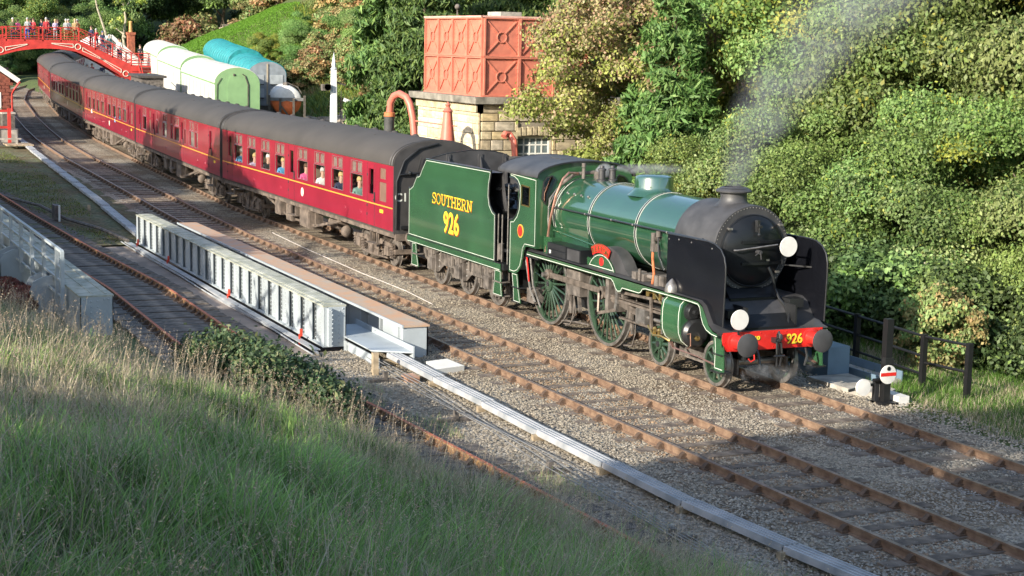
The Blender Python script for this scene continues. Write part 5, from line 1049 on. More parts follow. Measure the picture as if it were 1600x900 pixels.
    for k in range(9):
        z=.12+k*(S-.24)/8; rivets(mb,[(-S/2+.09,0,z),(S/2-.09,0,z)],(0,-1,0),.028,.03)
    pm=mb.mesh('tank_panel',M['tank'])
    for r_ in range(2):
        for c in range(4):
            x=-3.04+S*(c+.5); place('tank_panel',pm,t,(x,-2.28,r_*(S+.01)),(0,0,0))
            if c<3: x=-2.28+S*(c+.5); place('tank_panel',pm,t,(3.04,x,r_*(S+.01)),(0,0,PI/2)); place('tank_panel',pm,t,(-3.04,x,r_*(S+.01)),(0,0,-PI/2))
    mb=MB(); mb.box(-3.12,3.12,-2.38,-2.24,3.05,3.12).box(3.0,3.14,-2.38,2.34,3.05,3.121).box(-3.14,-3.0,-2.37,2.34,3.05,3.119).box(-3.1,3.1,2.24,2.38,3.05,3.118).box(-3.04,3.04,2.27,2.3,0,3.05); mb.build('top_angle',mat('tank_rim_pink',(.62,.36,.30),.7),t)
    mb=MB(); mb.box(-3.12,3.12,-2.37,2.34,-.06,.0); mb.build('tank_floor',M['tank'],t)
    mb=MB(); mb.box(-3.0,3.0,-2.2,2.2,2.6,2.65); mb.build('water_surface',M['gloss'],t)
    mb=MB(); mb.cyl((-.6,-1.9,2.9),(-.6,-1.9,3.45),.03,n=6).sphere((-.6,-1.9,3.5),.12,8,6); mb.build('float_indicator',M['dirt'],t)
    mb=MB(); mb.box(.9,2.2,-1.2,-.3,2.9,3.3); mb.build('valve_box',M['conc'],t)
    # water crane in front
    t=thing('water_crane','salmon swan-necked water crane pipe with a dark hanging hose, behind the first coach','water crane',(-30.6,4.4,-.1))
    mb=MB(); mb.tube([(.55,-.1,0),(.45,-.1,2.6),(.2,-.15,4.0),(.08,-.22,4.5),(-.12,-.3,4.78),(-.45,-.45,4.90),(-.75,-.56,4.80),(-.93,-.63,4.55),(-.98,-.65,4.1)],.135,12); mb.build('swan_neck',M['pink'],t)
    mb=MB(); mb.tube([(-.98,-.65,4.15),(-1.0,-.66,3.4),(-.98,-.66,2.4),(-1.0,-.66,1.7)],.2,12); mb.build('leather_hose',M['bag'],t)
    mb=MB(); mb.lathe((-.98,-.65,4.0),(0,0,1),[(0,.2),(.02,.22),(.16,.21),(.18,.17)],14); mb.build('hose_collar',mat('rusty_collar',(.5,.17,.06),.7),t)
    mb=MB(); mb.tube([(.25,-.15,3.92),(1.2,.4,3.85),(2.0,.9,3.8)],.025,6); mb.build('tie_rod',M['pink'],t)
    mb=MB(); mb.lathe((.55,-.1,0),(0,0,1),[(0,.35),(.3,.33),(.35,.2),(1.0,.19)],16); mb.build('base',M['pink'],t)
    t=thing('tapered_column','salmon tapered iron column with a moulded collar and pointed finial beside the water crane','column',(-28.9,5.05,-.1))
    mb=MB(); mb.lathe((0,0,0),(0,0,1),[(0,.42),(1.0,.40),(1.8,.38),(2.25,.26),(2.45,.24),(2.55,.36),(2.62,.50),(2.70,.52),(2.76,.46),(2.84,.50),(2.92,.44),(2.97,.31),(3.05,.30),(4.0,.19),(4.3,.16),(4.34,.2),(4.4,.14),(4.5,.07),(4.58,.11),(4.66,.03),(4.7,.001)],20); mb.build('column_body',M['pink'],t)
    mb=MB(); mb.box(.2,1.6,-.2,.1,2.1,2.25); mb.build('bracket',M['pink'],t)
    mb=MB(); mb.tube([(-30.55+.3,8.45,.2),(-30.55+.25,8.45,2.6),(-30.55+.2,8.42,3.05),(-30.5,8.3,3.28),(-30.45,8.1,3.30),(-30.4,8.02,3.2)],.13,10); tag(mb.build('vent_pipe',M['pink']),'short salmon pipe with a hooked top standing before the stone wall','pipe')
    # low red brick lean-to behind the hawthorn
    t=thing('brick_shed','low red brick shed half hidden behind the reddish tree and the engine cab','shed',(-34,15.6,-.1))
    mb=MB(); mb.box(0,1.4,-2.2,2.6,0,3.3); mb.build('wall',M['brick'],t); mb=MB(); mb.prism([(-2.4,3.3),(2.8,3.3),(2.8,3.4),(.2,4.1),(-2.4,3.4)],'yz',-.1,1.6); mb.build('roof',M['slate'],t)
    mb=MB(); mb.box(1.36,1.42,-1.0,-.2,.1,2.3); mb.build('door',M['bred'],t)
    r=random.Random(2); bmz=bevelbox('brick',M['brick'],.03,3)
    for k in range(14):
        for j in range(12): 
            place('brick',bmz,t,(1.41,-2.05+j*.42+(k%2)*.2,1.2+k*.15),(0,0,0),(.05,.40,.135)) if -2.1< -2.05+j*.42+(k%2)*.2<2.5 else None
    mb=MB(); mb.tube([(-30.5,11.6,1.4),(-30.3,11.9,2.4),(-30.2,12.6,2.4),(-30.2,12.9,1.4)],.03,6); tag(mb.build('ladder_hoop',M['black']),'small black tubular hoop against the brick shed','hoop')
tank_house()
# ---------------------------------------------------------------- footbridge
def footbridge():
    t=thing('footbridge','red iron footbridge with cross-braced railings arching over the line, crowded with onlookers','footbridge',(-119,5,gz(-119)))
    ox,oy,oz=t.location
    def B(mb,name,m,par=t): mb.v=[(a-ox,b-oy,c-oz) for a,b,c in mb.v]; return mb.build(name,m,par)
    XN,XF=-118,-120.2
    yL,yA,yR,yE=-8.5,.4,7.25,11.9; zd,zl=6.22,4.15
    def deckz(y): return zd if yA<=y<=yR else (zd-(y-yR)*(zd-zl)/(yE-yR) if y>yR else zd-(yA-y)*.44)
    def archz(y): 
        return float(np.interp(y,[-8.5,-5,-2,.7,2.2,3.9,5.5,7.1,9.2,11.4,12.0],[1.6,3.3,4.35,4.87,5.3,5.52,5.50,5.28,4.24,2.9,2.4]))
    for x,nm in((XN,'near'),(XF,'far')):
        ys=np.linspace(yL,11.9,30); pl=[(y,archz(y)) for y in ys]+[(y,deckz(y)+.0) for y in ys[::-1]]
        mb=MB(); mb.prism(pl,'yz',x-.06,x+.06); g=B(mb,'arch_girder',M['bred'])
        if nm=='near':
            mb=MB()
            for yy in(.75,7.15,11.2): mb.tube([(x+.09,yy+.24*math.cos(a),archz(yy)+.42+.24*math.sin(a)) for a in np.linspace(0,2*PI,13)],.035,4)
            for sgn,yc in((1,.75),(-1,7.15),(1,7.15),(-1,11.2),(-1,.75)):
                a=yc+sgn*.4; b=yc+sgn*2.2; za,zb=archz(a)+.42,archz(b)+.42
                P=[(x+.09,a,za+.14),(x+.09,b,zb+.02),(x+.09,b,zb-.02),(x+.09,a,za-.16),(x+.09,a,za+.14)]
                if b>12: continue
                for p,q in zip(P[:-1],P[1:]): mb.obox(p,q,.05,.05)
            B(mb,'arch_ornament',M['cream'],g)
        mb=MB(); 
        for y0,y1 in zip(ys[:-1],ys[1:]): mb.obox((x,y0,archz(y0)),(x,y1,archz(y1)),.3,.07)
        B(mb,'arch_flange',M['bred'],g)
        # posts, rails and crosses
        posts=[yA-6.5,yA-4.3,yA-2.1,yA+.0,2.76,4.25,5.75,yR,8.65,10.1,11.7]
        posts[3]=1.25-.0; 
        for y in posts:
            mb=MB(); mb.box(x-.06,x+.06,y-.05,y+.05,deckz(y)-.15,deckz(y)+1.08); B(mb,'railing_post',M['bred'])
        for a,b in zip(posts[:-1],posts[1:]):
            za,zb=deckz(a),deckz(b); 
            mb=MB()
            for h in(1.05,.12,.32): mb.obox((x,a,za+h),(x,b,zb+h),.05,.06)
            mb.obox((x,a,za+.36),(x,b,zb+1.02),.03,.045).obox((x,a,za+1.02),(x,b,zb+.36),.03,.045); B(mb,'railing_panel',M['bred'])
        for y0 in(11.7,):
            mb=MB(); 
            for h in(1.05,.15,.4): mb.obox((x,11.7,zl+h),(x,14.0,zl+h),.05,.06)
            mb.obox((x,11.7,zl+.4),(x,14.0,zl+1.02),.03,.05).obox((x,11.7,zl+1.02),(x,14.0,zl+.4),.03,.05); B(mb,'railing_panel',M['bred'])
            mb=MB(); mb.box(x-.07,x+.07,13.9,14.05,1.0,zl+1.15); B(mb,'railing_post',M['bred'])
    mb=MB(); mb.box(XF,XN,yA,yR,zd-.12,zd-.02); B(mb,'deck',M['dwood'])
    for k in range(12):
        y=yR+(k+.5)*(yE-yR)/12; z=deckz(y); mb=MB(); mb.box(XF,XN,y-.2,y+.2,z-.08,z-.03); B(mb,'stair_tread',M['dwood'])
    for k in range(10):
        y=yA-(k+.5)*.5; mb=MB(); mb.box(XF,XN,y-.25,y+.25,deckz(y)-.08,deckz(y)-.03); B(mb,'stair_tread',M['dwood'])
    mb=MB(); mb.box(XF-.1,XN+.1,11.7,14.0,zl-.1,zl); B(mb,'landing',M['bred'])
    for x in(XN,XF):
        mb=MB(); out=[(11.75,1.0),(11.75,zl-.1),(14.0,zl-.1),(14.0,1.0),(13.6,1.0),(13.6,1.9)]+[(12.9+.72*math.cos(R(a)),1.9+1.15*math.sin(R(a))) for a in range(0,181,20)]+[(12.15,1.0)]
        mb.prism(out,'yz',x-.08,x+.08); w=B(mb,'landing_support',M['bred'])
        mb=MB(); mb.box(x+.08,x+.14,11.7,14.05,zl-.5,zl-.38); mb.tube([(x+.1,12.9+.72*math.cos(R(a)),1.9+1.15*math.sin(R(a))) for a in range(0,181,15)],.05,5); B(mb,'support_moulding',M['cream'] if False else M['bred'],w)
    for k in range(9):
        z=zl-(k+.5)*.28; x=XN+.3+k*.3; mb=MB(); mb.box(x-.15,x+.15,12.3,13.9,z-.05,z); B(mb,'stair_tread',M['dwood'])
    for y in(12.3,13.9): 
        mb=MB(); mb.obox((XN,y,zl),(XN+3,y,1.4),.06,.25).obox((XN,y,zl+1),(XN+3,y,2.4),.05,.05); B(mb,'stair_string',M['bred'])
    me=textmesh('5',.8,M['wframe'],'stopping_board_number',.02,1,.01)
    t=thing('stopping_board','dark board bearing a white 5 under the left end of the footbridge','sign',(-116,.75,gz(-116)))
    mb=MB(); mb.box(-.06,.0,-.35,.35,1.8,2.7).box(-.1,-.06,-.05,.05,-.2,1.8); mb.build('board',M['black'],t); place('number',me,t,(.02,0,1.97),(PI/2,0,PI/2))
    mb=MB(); mb.cyl((-119,.1,.6),(-119,.1,4.9),.14,n=10); tag(mb.build('bridge_column',mat('pale_blue_column',(.45,.5,.55),.6)),'pale blue-grey column under the left end of the footbridge','column')
footbridge()
# ---------------------------------------------------------------- yard: white coaches, tarped vans, tank barrel, signal
def yard():
    def stock(name,label,a,b,w,zg,zf,hs,hr,roofm,sidem,endm,cat,group,panels=0,vans=False):
        d=math.atan2(a[1]-b[1],a[0]-b[0]); L=math.hypot(a[0]-b[0],a[1]-b[1]); t=thing(name,label,cat,(a[0],a[1],zg),d,group)
        t.rotation_euler=(0,math.atan2(zf-zg,L),d)
        for s in(-1,1):
            mb=MB(); mb.box(-L,0,s*w/2,s*(w/2-.05),1.0,hs); sd=mb.build('body_side',sidem,t)
            mb=MB(); mb.box(-L,0,s*(w/2+.03),s*w/2,hs-.1,hs); mb.build('gutter',M['ugreen'] if not vans else sidem,sd)
            if panels and s<0:
                for k in range(panels): 
                    x=-L*(k+.5)/panels; mb=MB(); mb.box(x-.32,x+.32,s*(w/2+.01),s*w/2,1.9,2.75); mb.build('covered_window',mat('pale_window_cover',(.45,.48,.42),.5),t)
        rp=[(w/2*1.01*math.cos(R(q)),hs+(hr-hs)*math.sin(R(q))) for q in range(0,181,12)]
        mb=MB(); mb.loft([[(x,)+p for p in rp]+[(x,p[0]*.98,p[1]-.05) for p in rp[::-1]] for x in np.linspace(-L-.02,.02,9)]); rf=mb.build('roof',roofm,t)
        mb=MB()
        for x in np.linspace(-L,0,8): mb.tube([(x,p[0]*1.003,p[1]+.003) for p in rp],.02 if not vans else .035,4)
        mb.build('roof_rib',roofm if not vans else roofm,rf)
        for x in(.02,-L-.02):
            mb=MB(); mb.prism([(-w/2,1.0),(w/2,1.0)]+[(p[0]*.99,p[1]-.01) for p in rp],'yz',x-.02,x+.02); e=mb.build('end',endm,t)
            if x>0 and not vans:
                mb=MB(); mb.prism([(-.62,1.0),(.62,1.0),(.62,hs-.1),(.45,hs+.4),(.0,hs+.52),(-.45,hs+.4),(-.62,hs-.1)],'yz',x+.02,x+.05); mb.build('gangway_door',endm,e)
                mb=MB(); mb.tube([(x+.06,.66,1.0),(x+.06,.66,hs-.1),(x+.06,.48,hs+.44),(x+.06,.3,hs+.55)],.03,5).tube([(x+.06,-w/2+.12,1.6),(x+.06,-w/2+.14,hs-.1),(x+.06,-w/2+.4,hs+.3)],.02,5).sphere((x+.06,-.2,hs+.5),.08,6,5); mb.build('door_edge',M['dwood'],e)
        mb=MB(); mb.box(-L,0,-w/2+.2,w/2-.2,.5,1.0)
        for x in(-L+1.5,-L+3.5,-1.5,-3.5):
            for s in(-1,1): mb.cyl((x,s*.7,.46),(x,s*.8,.46),.46,n=16)
        mb.build('underframe',M['dwood'],t); return t
    g='white-topped stored coaches in the yard'
    cpos=[((-72,8.7),(-90.0,10.9)),((-90.6,10.95),(-109,13.4)),((-109.6,13.5),(-128,16.3))]
    zs=[1.05,1.25,2.0]
    stock('stored_coach','nearest stored coach with a light green end and bright white roof and side',*cpos[0],2.75,1.0,1.3,3.0,3.95,M['wroof'],M['wside'],M['ugreen'],'railway coach',g,9)
    stock('stored_coach','middle white stored coach between the green-ended one and the footbridge stairs',*cpos[1],2.75,1.5,1.85,3.0,3.95,M['wroof'],M['wside'],M['ugreen'],'railway coach',g,9)
    stock('stored_coach','farthest white stored coach, its roof rising behind the red bridge landing',*cpos[2],2.75,2.05,2.4,3.0,3.95,M['wroof'],M['wside'],M['ugreen'],'railway coach',g,9)
    g='vans under turquoise tarpaulins'
    v=stock('covered_van','nearest van under a turquoise tarpaulin, with grey double end doors facing the camera',(-79,12.6),(-90,14.3),2.5,1.35,1.75,3.0,3.9,M['tarp'],M['tarp'],M['vgrey'],'van',g,0,True)
    for s in(-1,1):
        for z in(1.5,2.4):
            mb=MB(); mb.box(.05,.08,s*.62-.42,s*.62+.42,z,z+.62); mb.build('end_panel',mat('van_panel_pale',(.33,.36,.38),.5,0,.15,3),v)
            mb=MB(); mb.obox((.1,s*.62-.4,z+.0),(.1,s*.62+.4,z),.04,.05); mb.build('panel_bar',M['black'],v)
    mb=MB(); mb.box(.05,.1,-.05,.05,1.1,3.75); mb.build('door_post',mat('tan_post',(.35,.3,.22),.8),v)
    stock('covered_van','middle van under a rumpled turquoise tarpaulin',(-91,14.5),(-101,16.0),2.7,1.75,2.05,3.1,4.2,M['tarp'],M['tarp'],M['tarp'],'van',g,0,True)
    stock('covered_van','farthest van of the three under turquoise tarpaulins, nearest the green field',(-102,16.4),(-117,19.2),2.7,2.05,2.5,3.0,4.1,M['tarp'],M['tarp'],M['tarp'],'van',g,0,True)
    # tank barrel in a timber cradle
    t=thing('tank_barrel','round tank end, white above and orange below, standing in a dark timber cradle','tank',(-73.0,12.15,1.35)); t.rotation_euler=(0,0,R(-14))
    mb=MB(); prof=[(0,.001),(0,.4),(-.06,.7),(-.2,.9),(-.35,.95),(-4.5,.95),(-4.7,.4),(-4.7,.001)]
    n=32; rings=[]
    for h,r_ in prof: rings.append([(h,r_*math.cos(2*PI*i/n),1.55+r_*math.sin(2*PI*i/n)) for i in range(n)])
    mb.loft(rings); mb.mi=[(1 if (sum(mb.v[i][2] for i in f)/len(f))<1.5 else 0) for f in mb.f]; mb.mi[-1]=mb.mi[-2]=0; mb.build('barrel',[M['disc'],M['torange']],t)
    mb=MB(); mb.box(-.1,.05,-1.15,1.15,1.55,1.74); mb.build('cradle_beam',mat('grey_beam',(.17,.17,.17),.8),t)
    for y in(-1.1,-.42,.42,1.1): mb=MB(); mb.box(.05,.2,y-.07,y+.07,.0,1.7 if abs(y)<1 else 1.9); mb.build('cradle_post',M['dwood'],t)
    mb=MB(); mb.obox((.12,-.42,1.3),(.12,.2,.5),.08,.1).box(-.2,.3,-1.2,1.2,0,.2); mb.build('cradle_brace',M['dwood'],t)
    mb=MB(); mb.cyl((-.6,0,2.45),(-.6,0,2.7),.12).tube([(-.5,.1,2.65),(-.4,.7,2.4),(-.4,.95,2.0)],.03,5).cyl((-1.2,0,2.45),(-1.2,0,2.65),.2); mb.build('tank_fitting',M['dirt'],t)
    mb=MB(); mb.box(-71.6,-70.6,13.2,14.2,.9,1.7); tag(mb.build('stone_block',M['coping']),'rough stone block at the right foot of the orange and white tank','block')
    # signal post
    t=thing('signal_post','tall square white signal post with a pointed finial in front of the bracken slope','signal',(-62.5,11.75,.5))
    mb=MB(); mb.loft([[(a*s,b*s,z) for a,b in((-.16,-.16),(.16,-.16),(.16,.16),(-.16,.16))] for z,s in((0,1.05),(2.0,1.),(4.6,.8))]); mb.build('post',M['wpost'],t)
    mb=MB(); mb.lathe((0,0,4.6),(0,0,1),[(0,.16),(.05,.2),(.1,.1),(.25,.13),(.5,.09),(.9,.01),(1.0,.001)],8); mb.build('finial',M['wpost'],t)
    mb=MB(); mb.box(-.05,.3,-.75,-.25,3.4,3.75).lathe((.25,-.45,3.6),(1,0,0),[(0,.2),(.05,.2),(.05,.001)],12).obox((0,.1,3.9),(0,.7,3.7),.05,.08); mb.build('signal_lamp',M['dirt'],t)
    mb=MB(); mb.obox((0,.6,2.9),(.1,1.3,2.6),.05,.2); mb.build('signal_arm',M['wpost'],t)
    mb=MB()
    for k in range(9): mb.box(-.03,.03,-.22+.44,.26+.2,.3*k+.4,.3*k+.43)
    mb.box(-.02,.02,.42,.46,0,3.4); mb.build('ladder',M['dirt'],t)
    # blue tarpaulin pile and green machine
    mb=MB(); r=random.Random(4); pts=[]; n=9
    v=[];f=[]
    for i in range(n):
        for j in range(n): 
            a,b=i/(n-1),j/(n-1); z=math.sin(a*PI)*math.sin(b*PI)*1.0+r.uniform(-.12,.12); v.append((-66.5-3*a,12.2+3.6*b,.55+max(z,-.05)))
    for i in range(n-1):
        for j in range(n-1): f.append((i*n+j,(i+1)*n+j,(i+1)*n+j+1,i*n+j+1))
    mb._add(v,f); tag(mb.build('tarpaulin',M['btarp'],angle=10),'crumpled bright blue tarpaulin over a heap beside the white signal post','tarpaulin')
    t=thing('machine','dark green machine with a boxy cover in front of the blue tarpaulin','machine',(-63.8,11.0,.45))
    mb=MB(); mb.box(-.5,.5,-.5,.5,.9,1.6); mb.build('cover',M['mgreen'],t); mb=MB(); mb.box(-1.2,.8,-1.0,.9,0,.7).cyl((.8,-.5,.4),(.8,-.2,.4),.4).cyl((.8,.3,.4),(.8,.6,.4),.4).box(-.9,-.3,-.9,-.3,.7,1.1); mb.build('chassis',M['black'],t)
    mb=MB(); mb.cyl((.7,.1,.3),(.7,.1,1.0),.1).cyl((.5,-1.2,.3),(.5,-1.2,.9),.08); mb.build('pipe_stub',M['wpost'],t)
    # green gate/railing and grey shed roof, near the bridge landing
    t=thing('picket_fence','light green picket fence below the white stored coaches','fence',(-92,7.6,1.2))
    for k in range(14): mb=MB(); mb.box(-.4*k-.04,-.4*k+.04,-.03+.12*k,.03+.12*k,0,1.5); mb.build('picket',M['lgreen'],t)
    mb=MB(); mb.obox((0,0,.4),(-5.2,1.56,.4),.05,.08).obox((0,0,1.2),(-5.2,1.56,1.2),.05,.08).box(-.08,.08,-.06,.06,0,2.9).box(-5.3,-5.14,1.5,1.62,0,2.6).obox((0,0,2.75),(-5.2,1.56,2.7),.05,.06); mb.build('rail',M['lgreen'],t)
    t=thing('flat_roofed_shed','low dark shed with a flat grey roof behind the second coach','shed',(-86,6.2,.9)); t.rotation_euler=(0,0,R(-6))
    mb=MB(); mb.box(-7,0,-.4,1.1,0,3.0); mb.build('wall',M['dirt'],t); mb=MB(); mb.box(-7.2,.2,-.6,1.3,3.0,3.15); mb.build('roof',M['roof'],t)
    # white cottage behind bridge, chimney
    t=thing('platform_building','white-painted platform building with a pitched roof behind the footbridge stairs','building',(-132,9.6,1.4))
    mb=MB(); mb.prism([(-.5,0),(6.2,0),(6.2,2.2),(3.0,5.0),(-.5,2.8)],'yz',-10,0); mb.build('wall',mat('whitewashed_wall',(.80,.79,.74),.8,0,.1),t)
    mb=MB(); mb.prism([(6.6,1.9),(6.6,2.1),(3.0,5.25),(-.9,3.0),(-.9,2.8),(3.0,5.0)],'yz',-10.2,.5); mb.build('roof',mat('whitewashed_roof',(.70,.70,.68),.7,0,.15,2),t)
    mb=MB(); mb.obox((.55,3.0,5.25),(.55,6.6,2.1),.1,.3).obox((.55,3.0,5.25),(.55,-.9,3.0),.1,.3); mb.build('bargeboard',M['wframe'],t)
    for y in(1.2,3.4): mb=MB(); mb.box(0,.04,y,y+.9,.9,2.1); w=mb.build('window',M['vgrey'],t)
    t=thing('brick_chimney','red brick chimney stack with an orange pot rising behind the footbridge','chimney',(-142,16.6,2.5))
    mb=MB(); mb.box(-.32,.32,-.34,.34,0,4.3).box(-.4,.4,-.42,.42,4.3,4.55); mb.build('stack',mat('orange_brick',(.42,.13,.07),.9,0,.3,5),t)
    mb=MB(); mb.lathe((0,0,4.55),(0,0,1),[(0,.2),(.9,.16),(1.0,.2),(1.1,.15)],12); mb.build('chimney_pot',mat('terracotta',(.60,.33,.12),.8),t)
    t=thing('red_hut','small red board hut by the platform end under the footbridge','hut',(-127,8.3,1.4))
    mb=MB(); mb.box(-1,0,-.35,.35,0,2.4); mb.build('wall',M['bred'],t); mb=MB(); mb.prism([(-.45,2.4),(.45,2.4),(0,2.75)],'yz',-1.1,.1); mb.build('roof',M['wframe'],t)
    mb=MB(); mb.box(-136,-122,8.1,12.0,1.0,2.35); structure(mb.build('platform',M['conc']))
yard()
# ---------------------------------------------------------------- station building and red fence on the left
def station():
    t=thing('station_building','brick station building with a white bargeboard and red gutter at the left edge','building',(-76,-8.35,.9))
    mb=MB(); mb.box(-16,0,-6,4.15,0,3.1); mb.prism([(-6,3.1),(4.15,3.1),(-.9,6.6)],'yz',-16,-.0); mb.build('wall',M['brick'],t)
    mb=MB(); mb.prism([(4.55,2.95),(4.55,3.1),(-.9,6.95),(-6.7,2.9),(-6.7,2.75),(-.9,6.75)],'yz',-16.4,.5); mb.build('roof',M['slate'],t)
    mb=MB(); mb.obox((.55,4.6,2.98),(.55,-.9,6.85),.1,.28); mb.build('bargeboard',M['wframe'],t)
    mb=MB(); mb.tube([(.6,4.6,2.9),(-16,4.6,2.9)],.08,6).tube([(.6,4.6,2.9),(.6,4.3,2.5),(.3,4.2,2.2),(.3,4.2,.1)],.06,6); mb.build('gutter',M['bred'],t)
    mb=MB(); mb.box(.0,.05,2.3,3.6,.8,2.3); w=mb.build('window',M['wframe'],t); mb=MB(); mb.box(.05,.06,2.4,3.5,.9,2.2); mb.build('pane',GLD,w)
    r=random.Random(8); bz=bevelbox('brick',M['brick'],.04,6)
    for k in range(14):
        for j in range(9):
            y=.2+j*.46+(k%2)*.22
            if 2.2<y<3.7 and .7<.2+k*.2<2.4: continue
            place('brick',bz,t,(.01,y,.2+k*.2),(0,0,0),(.05,.43,.18))
    mb=MB(); mb.box(-100,-73.4,-9,-4.15,0.1,1.15); structure(mb.build('platform_edge',M['conc']))
    t=thing('red_platform_fence','red post and rail fence with climbing shrub at the near end of the station platform','fence',(-72.3,-5.55,.3))
    for y in(-2.4,-.9,.75): mb=MB(); mb.box(-.09,.09,y-.09,y+.09,0,2.1); mb.build('post',M['bred'],t)
    for z in(1.0,1.95): mb=MB(); mb.box(-.05,.05,-4,.75,z-.07,z+.07); mb.build('rail',M['bred'],t)
    t=thing('barrow_crossing','low pale boarded step with a white rail at the foot of the red fence','step',(-71.2,-4.9,.15))
    for k in range(5): mb=MB(); mb.box(-.9,.9,-.3+.3*k,-.02+.3*k,.18,.25); mb.build('plank',M['wood'],t)
    mb=MB(); mb.box(-.05,.05,-4,.6,.5,.58).box(-.05,.05,-1.0,-.9,0,.5).box(-.05,.05,.3,.4,0,.5); mb.build('rail',M['conc'],t)
    t=thing('platform_cabinet','grey cabinet on the platform just behind the red fence','cabinet',(-73.6,-4.6,.8))
    mb=MB(); mb.box(-1.0,0,-.4,.3,0,1.2); mb.build('case',M['dirt'],t); mb=MB(); mb.box(-1.05,.05,-.45,.35,1.2,1.3); mb.build('lid',M['conc'],t)
station()
def stonewall():
    t=thing('dry_stone_wall','rough dry-stone wall climbing the hillside above the green field','wall',(-150,22,0)); r=random.Random(6); ms=[bevelbox('stone',M['rock'],.12,k) for k in range(4)]
    P=[(-128,19.5),(-140,19.8),(-151,22),(-153,25.5),(-152,29.5)]
    L=0
    for (a,b) in zip(P[:-1],P[1:]):
        d=math.hypot(b[0]-a[0],b[1]-a[1]); n=int(d/.5)
        for k in range(n):
            x=a[0]+(b[0]-a[0])*k/n; y=a[1]+(b[1]-a[1])*k/n; z=float(H(x,y))
            for j in range(3): place('stone',r.choice(ms),t,(x+150+r.uniform(-.1,.1),y-22+r.uniform(-.1,.1),z+.12+j*.3+r.uniform(-.06,.06)),(r.uniform(-.2,.2),r.uniform(-.2,.2),math.atan2(b[1]-a[1],b[0]-a[0])+r.uniform(-.3,.3)),(r.uniform(.35,.75),r.uniform(.4,.6),r.uniform(.26,.4)))
    for k in range(26):
        x=-64-r.uniform(0,14); y=15.2+r.uniform(0,2.2)+(.0); z=float(H(x,y))
        if k<18: tag(place('boulder',r.choice(ms),None,(x,y,z+.3),(r.uniform(-.3,.3),r.uniform(-.3,.3),r.uniform(0,3)),(r.uniform(1,2),r.uniform(.8,1.4),r.uniform(.8,1.5))),'pale rock of the broken face at the foot of the bracken slope','rock','rocks below the bracken slope')
stonewall()
# ---------------------------------------------------------------- people
def skinmesh(name,verts,edges,radii,root=0,sub=1):
    me=bpy.data.meshes.new(name); me.from_pydata(verts,edges,[]); o=bpy.data.objects.new(name,me); COL.objects.link(o)
    md=o.modifiers.new('s','SKIN'); 
    sv=me.skin_vertices[0].data
    for i,r in enumerate(radii): sv[i].radius=(r,r) if not isinstance(r,tuple) else r
    sv[root].use_root=True; md.use_smooth_shade=True
    ss=o.modifiers.new('u','SUBSURF'); ss.levels=sub; ss.render_levels=sub
    dg=bpy.context.evaluated_depsgraph_get(); out=bpy.data.meshes.new_from_object(o.evaluated_get(dg)); out.name=name
    bpy.data.objects.remove(o); bpy.data.meshes.remove(me); return out
def person_mesh(name,seated=False,arm=0):
    # faces +x. 0 pelvis
    V=[(0,0,.95),(0,0,1.15),(0,0,1.38),(0,0,1.50),(.01,0,1.60),(.02,0,1.72)]; Rr=[(.15,.11),(.14,.10),(.17,.11),(.06,.06),(.075,.085),(.075,.085)]; E=[(0,1),(1,2),(2,3),(3,4),(4,5)]
    for s in(-1,1):
        b=len(V); V+=[(0,s*.17,1.42),(.02,s*.22,1.18),(.18 if arm else .05,s*.20,1.02 if not arm else 1.15),(.32 if arm else .1,s*.1 if arm else s*.2,1.2 if arm else .85)]; Rr+=[.055,.045,.038,.028]; E+=[(2,b),(b,b+1),(b+1,b+2),(b+2,b+3)]
        # hand: palm and five fingers
        h=len(V); hx,hy,hz=V[-1]; V.append((hx+.05,hy,hz-.03)); Rr.append(.028); E.append((b+3,h))
        for k in range(4): V.append((hx+.11,hy+s*(.02-.014*k),hz-.05-.01*abs(k-1.5))); Rr.append(.009); E.append((h,len(V)-1))
        V.append((hx+.07,hy-s*.035,hz+.01)); Rr.append(.010); E.append((h,len(V)-1))
        b=len(V)
        if seated: V+=[(.05,s*.1,.93),(.42,s*.11,.93),(.46,s*.11,.5),(.58,s*.11,.46)]
        else: V+=[(0,s*.10,.88),(.02,s*.11,.5),(-.01,s*.12,.08),(.13,s*.13,.04)]
        Rr+=[.09,.06,.045,.035]; E+=[(0,b),(b,b+1),(b+1,b+2),(b+2,b+3)]
    me=skinmesh(name,V,E,Rr)
    for m in('top','legs','skin'): me.materials.append(None)
    for p in me.polygons:
        c=p.center; k=0
        if c.z>1.49 and abs(c.y)<.12: k=2
        elif (c.x>.24 and c.z>1.1 and abs(c.y)<.2) or (not arm and abs(c.y)>.16 and c.z<.87 and c.z>.7): k=2
        elif c.z<.93 and not(abs(c.y)>.17 and c.z>.6): k=1
        p.material_index=k
    return me
def hairmesh(long=False):
    mb=MB(); mb.sphere((0,0,0),.115,10,7,(1.0,.85,1.05)); mb.v=[(x-.012,y,max(z,-.02 if x>0 else -.09 if not long else -.22)+.02) for x,y,z in mb.v]
    me=mb.mesh('hair',None); return me
PST=person_mesh('body',False,1); PS2=person_mesh('body',False,0); PSE=person_mesh('body',True,1)
HS,HL=hairmesh(),hairmesh(True)
def facemesh():
    mb=MB(); mb.sphere((.095,-.03,.0),.012,5,4); mb.sphere((.095,.03,.0),.012,5,4); mb.box(.085,.095,-.025,.025,-.066,-.056); mb.prism([(.09,.01),(.115,-.03),(.09,-.035)],'xz',-.012,.012); mb.sphere((.01,-.085,-.01),.02,5,4); mb.sphere((.01,.085,-.01),.02,5,4); return mb.mesh('face',M['skin'])
FM=facemesh()
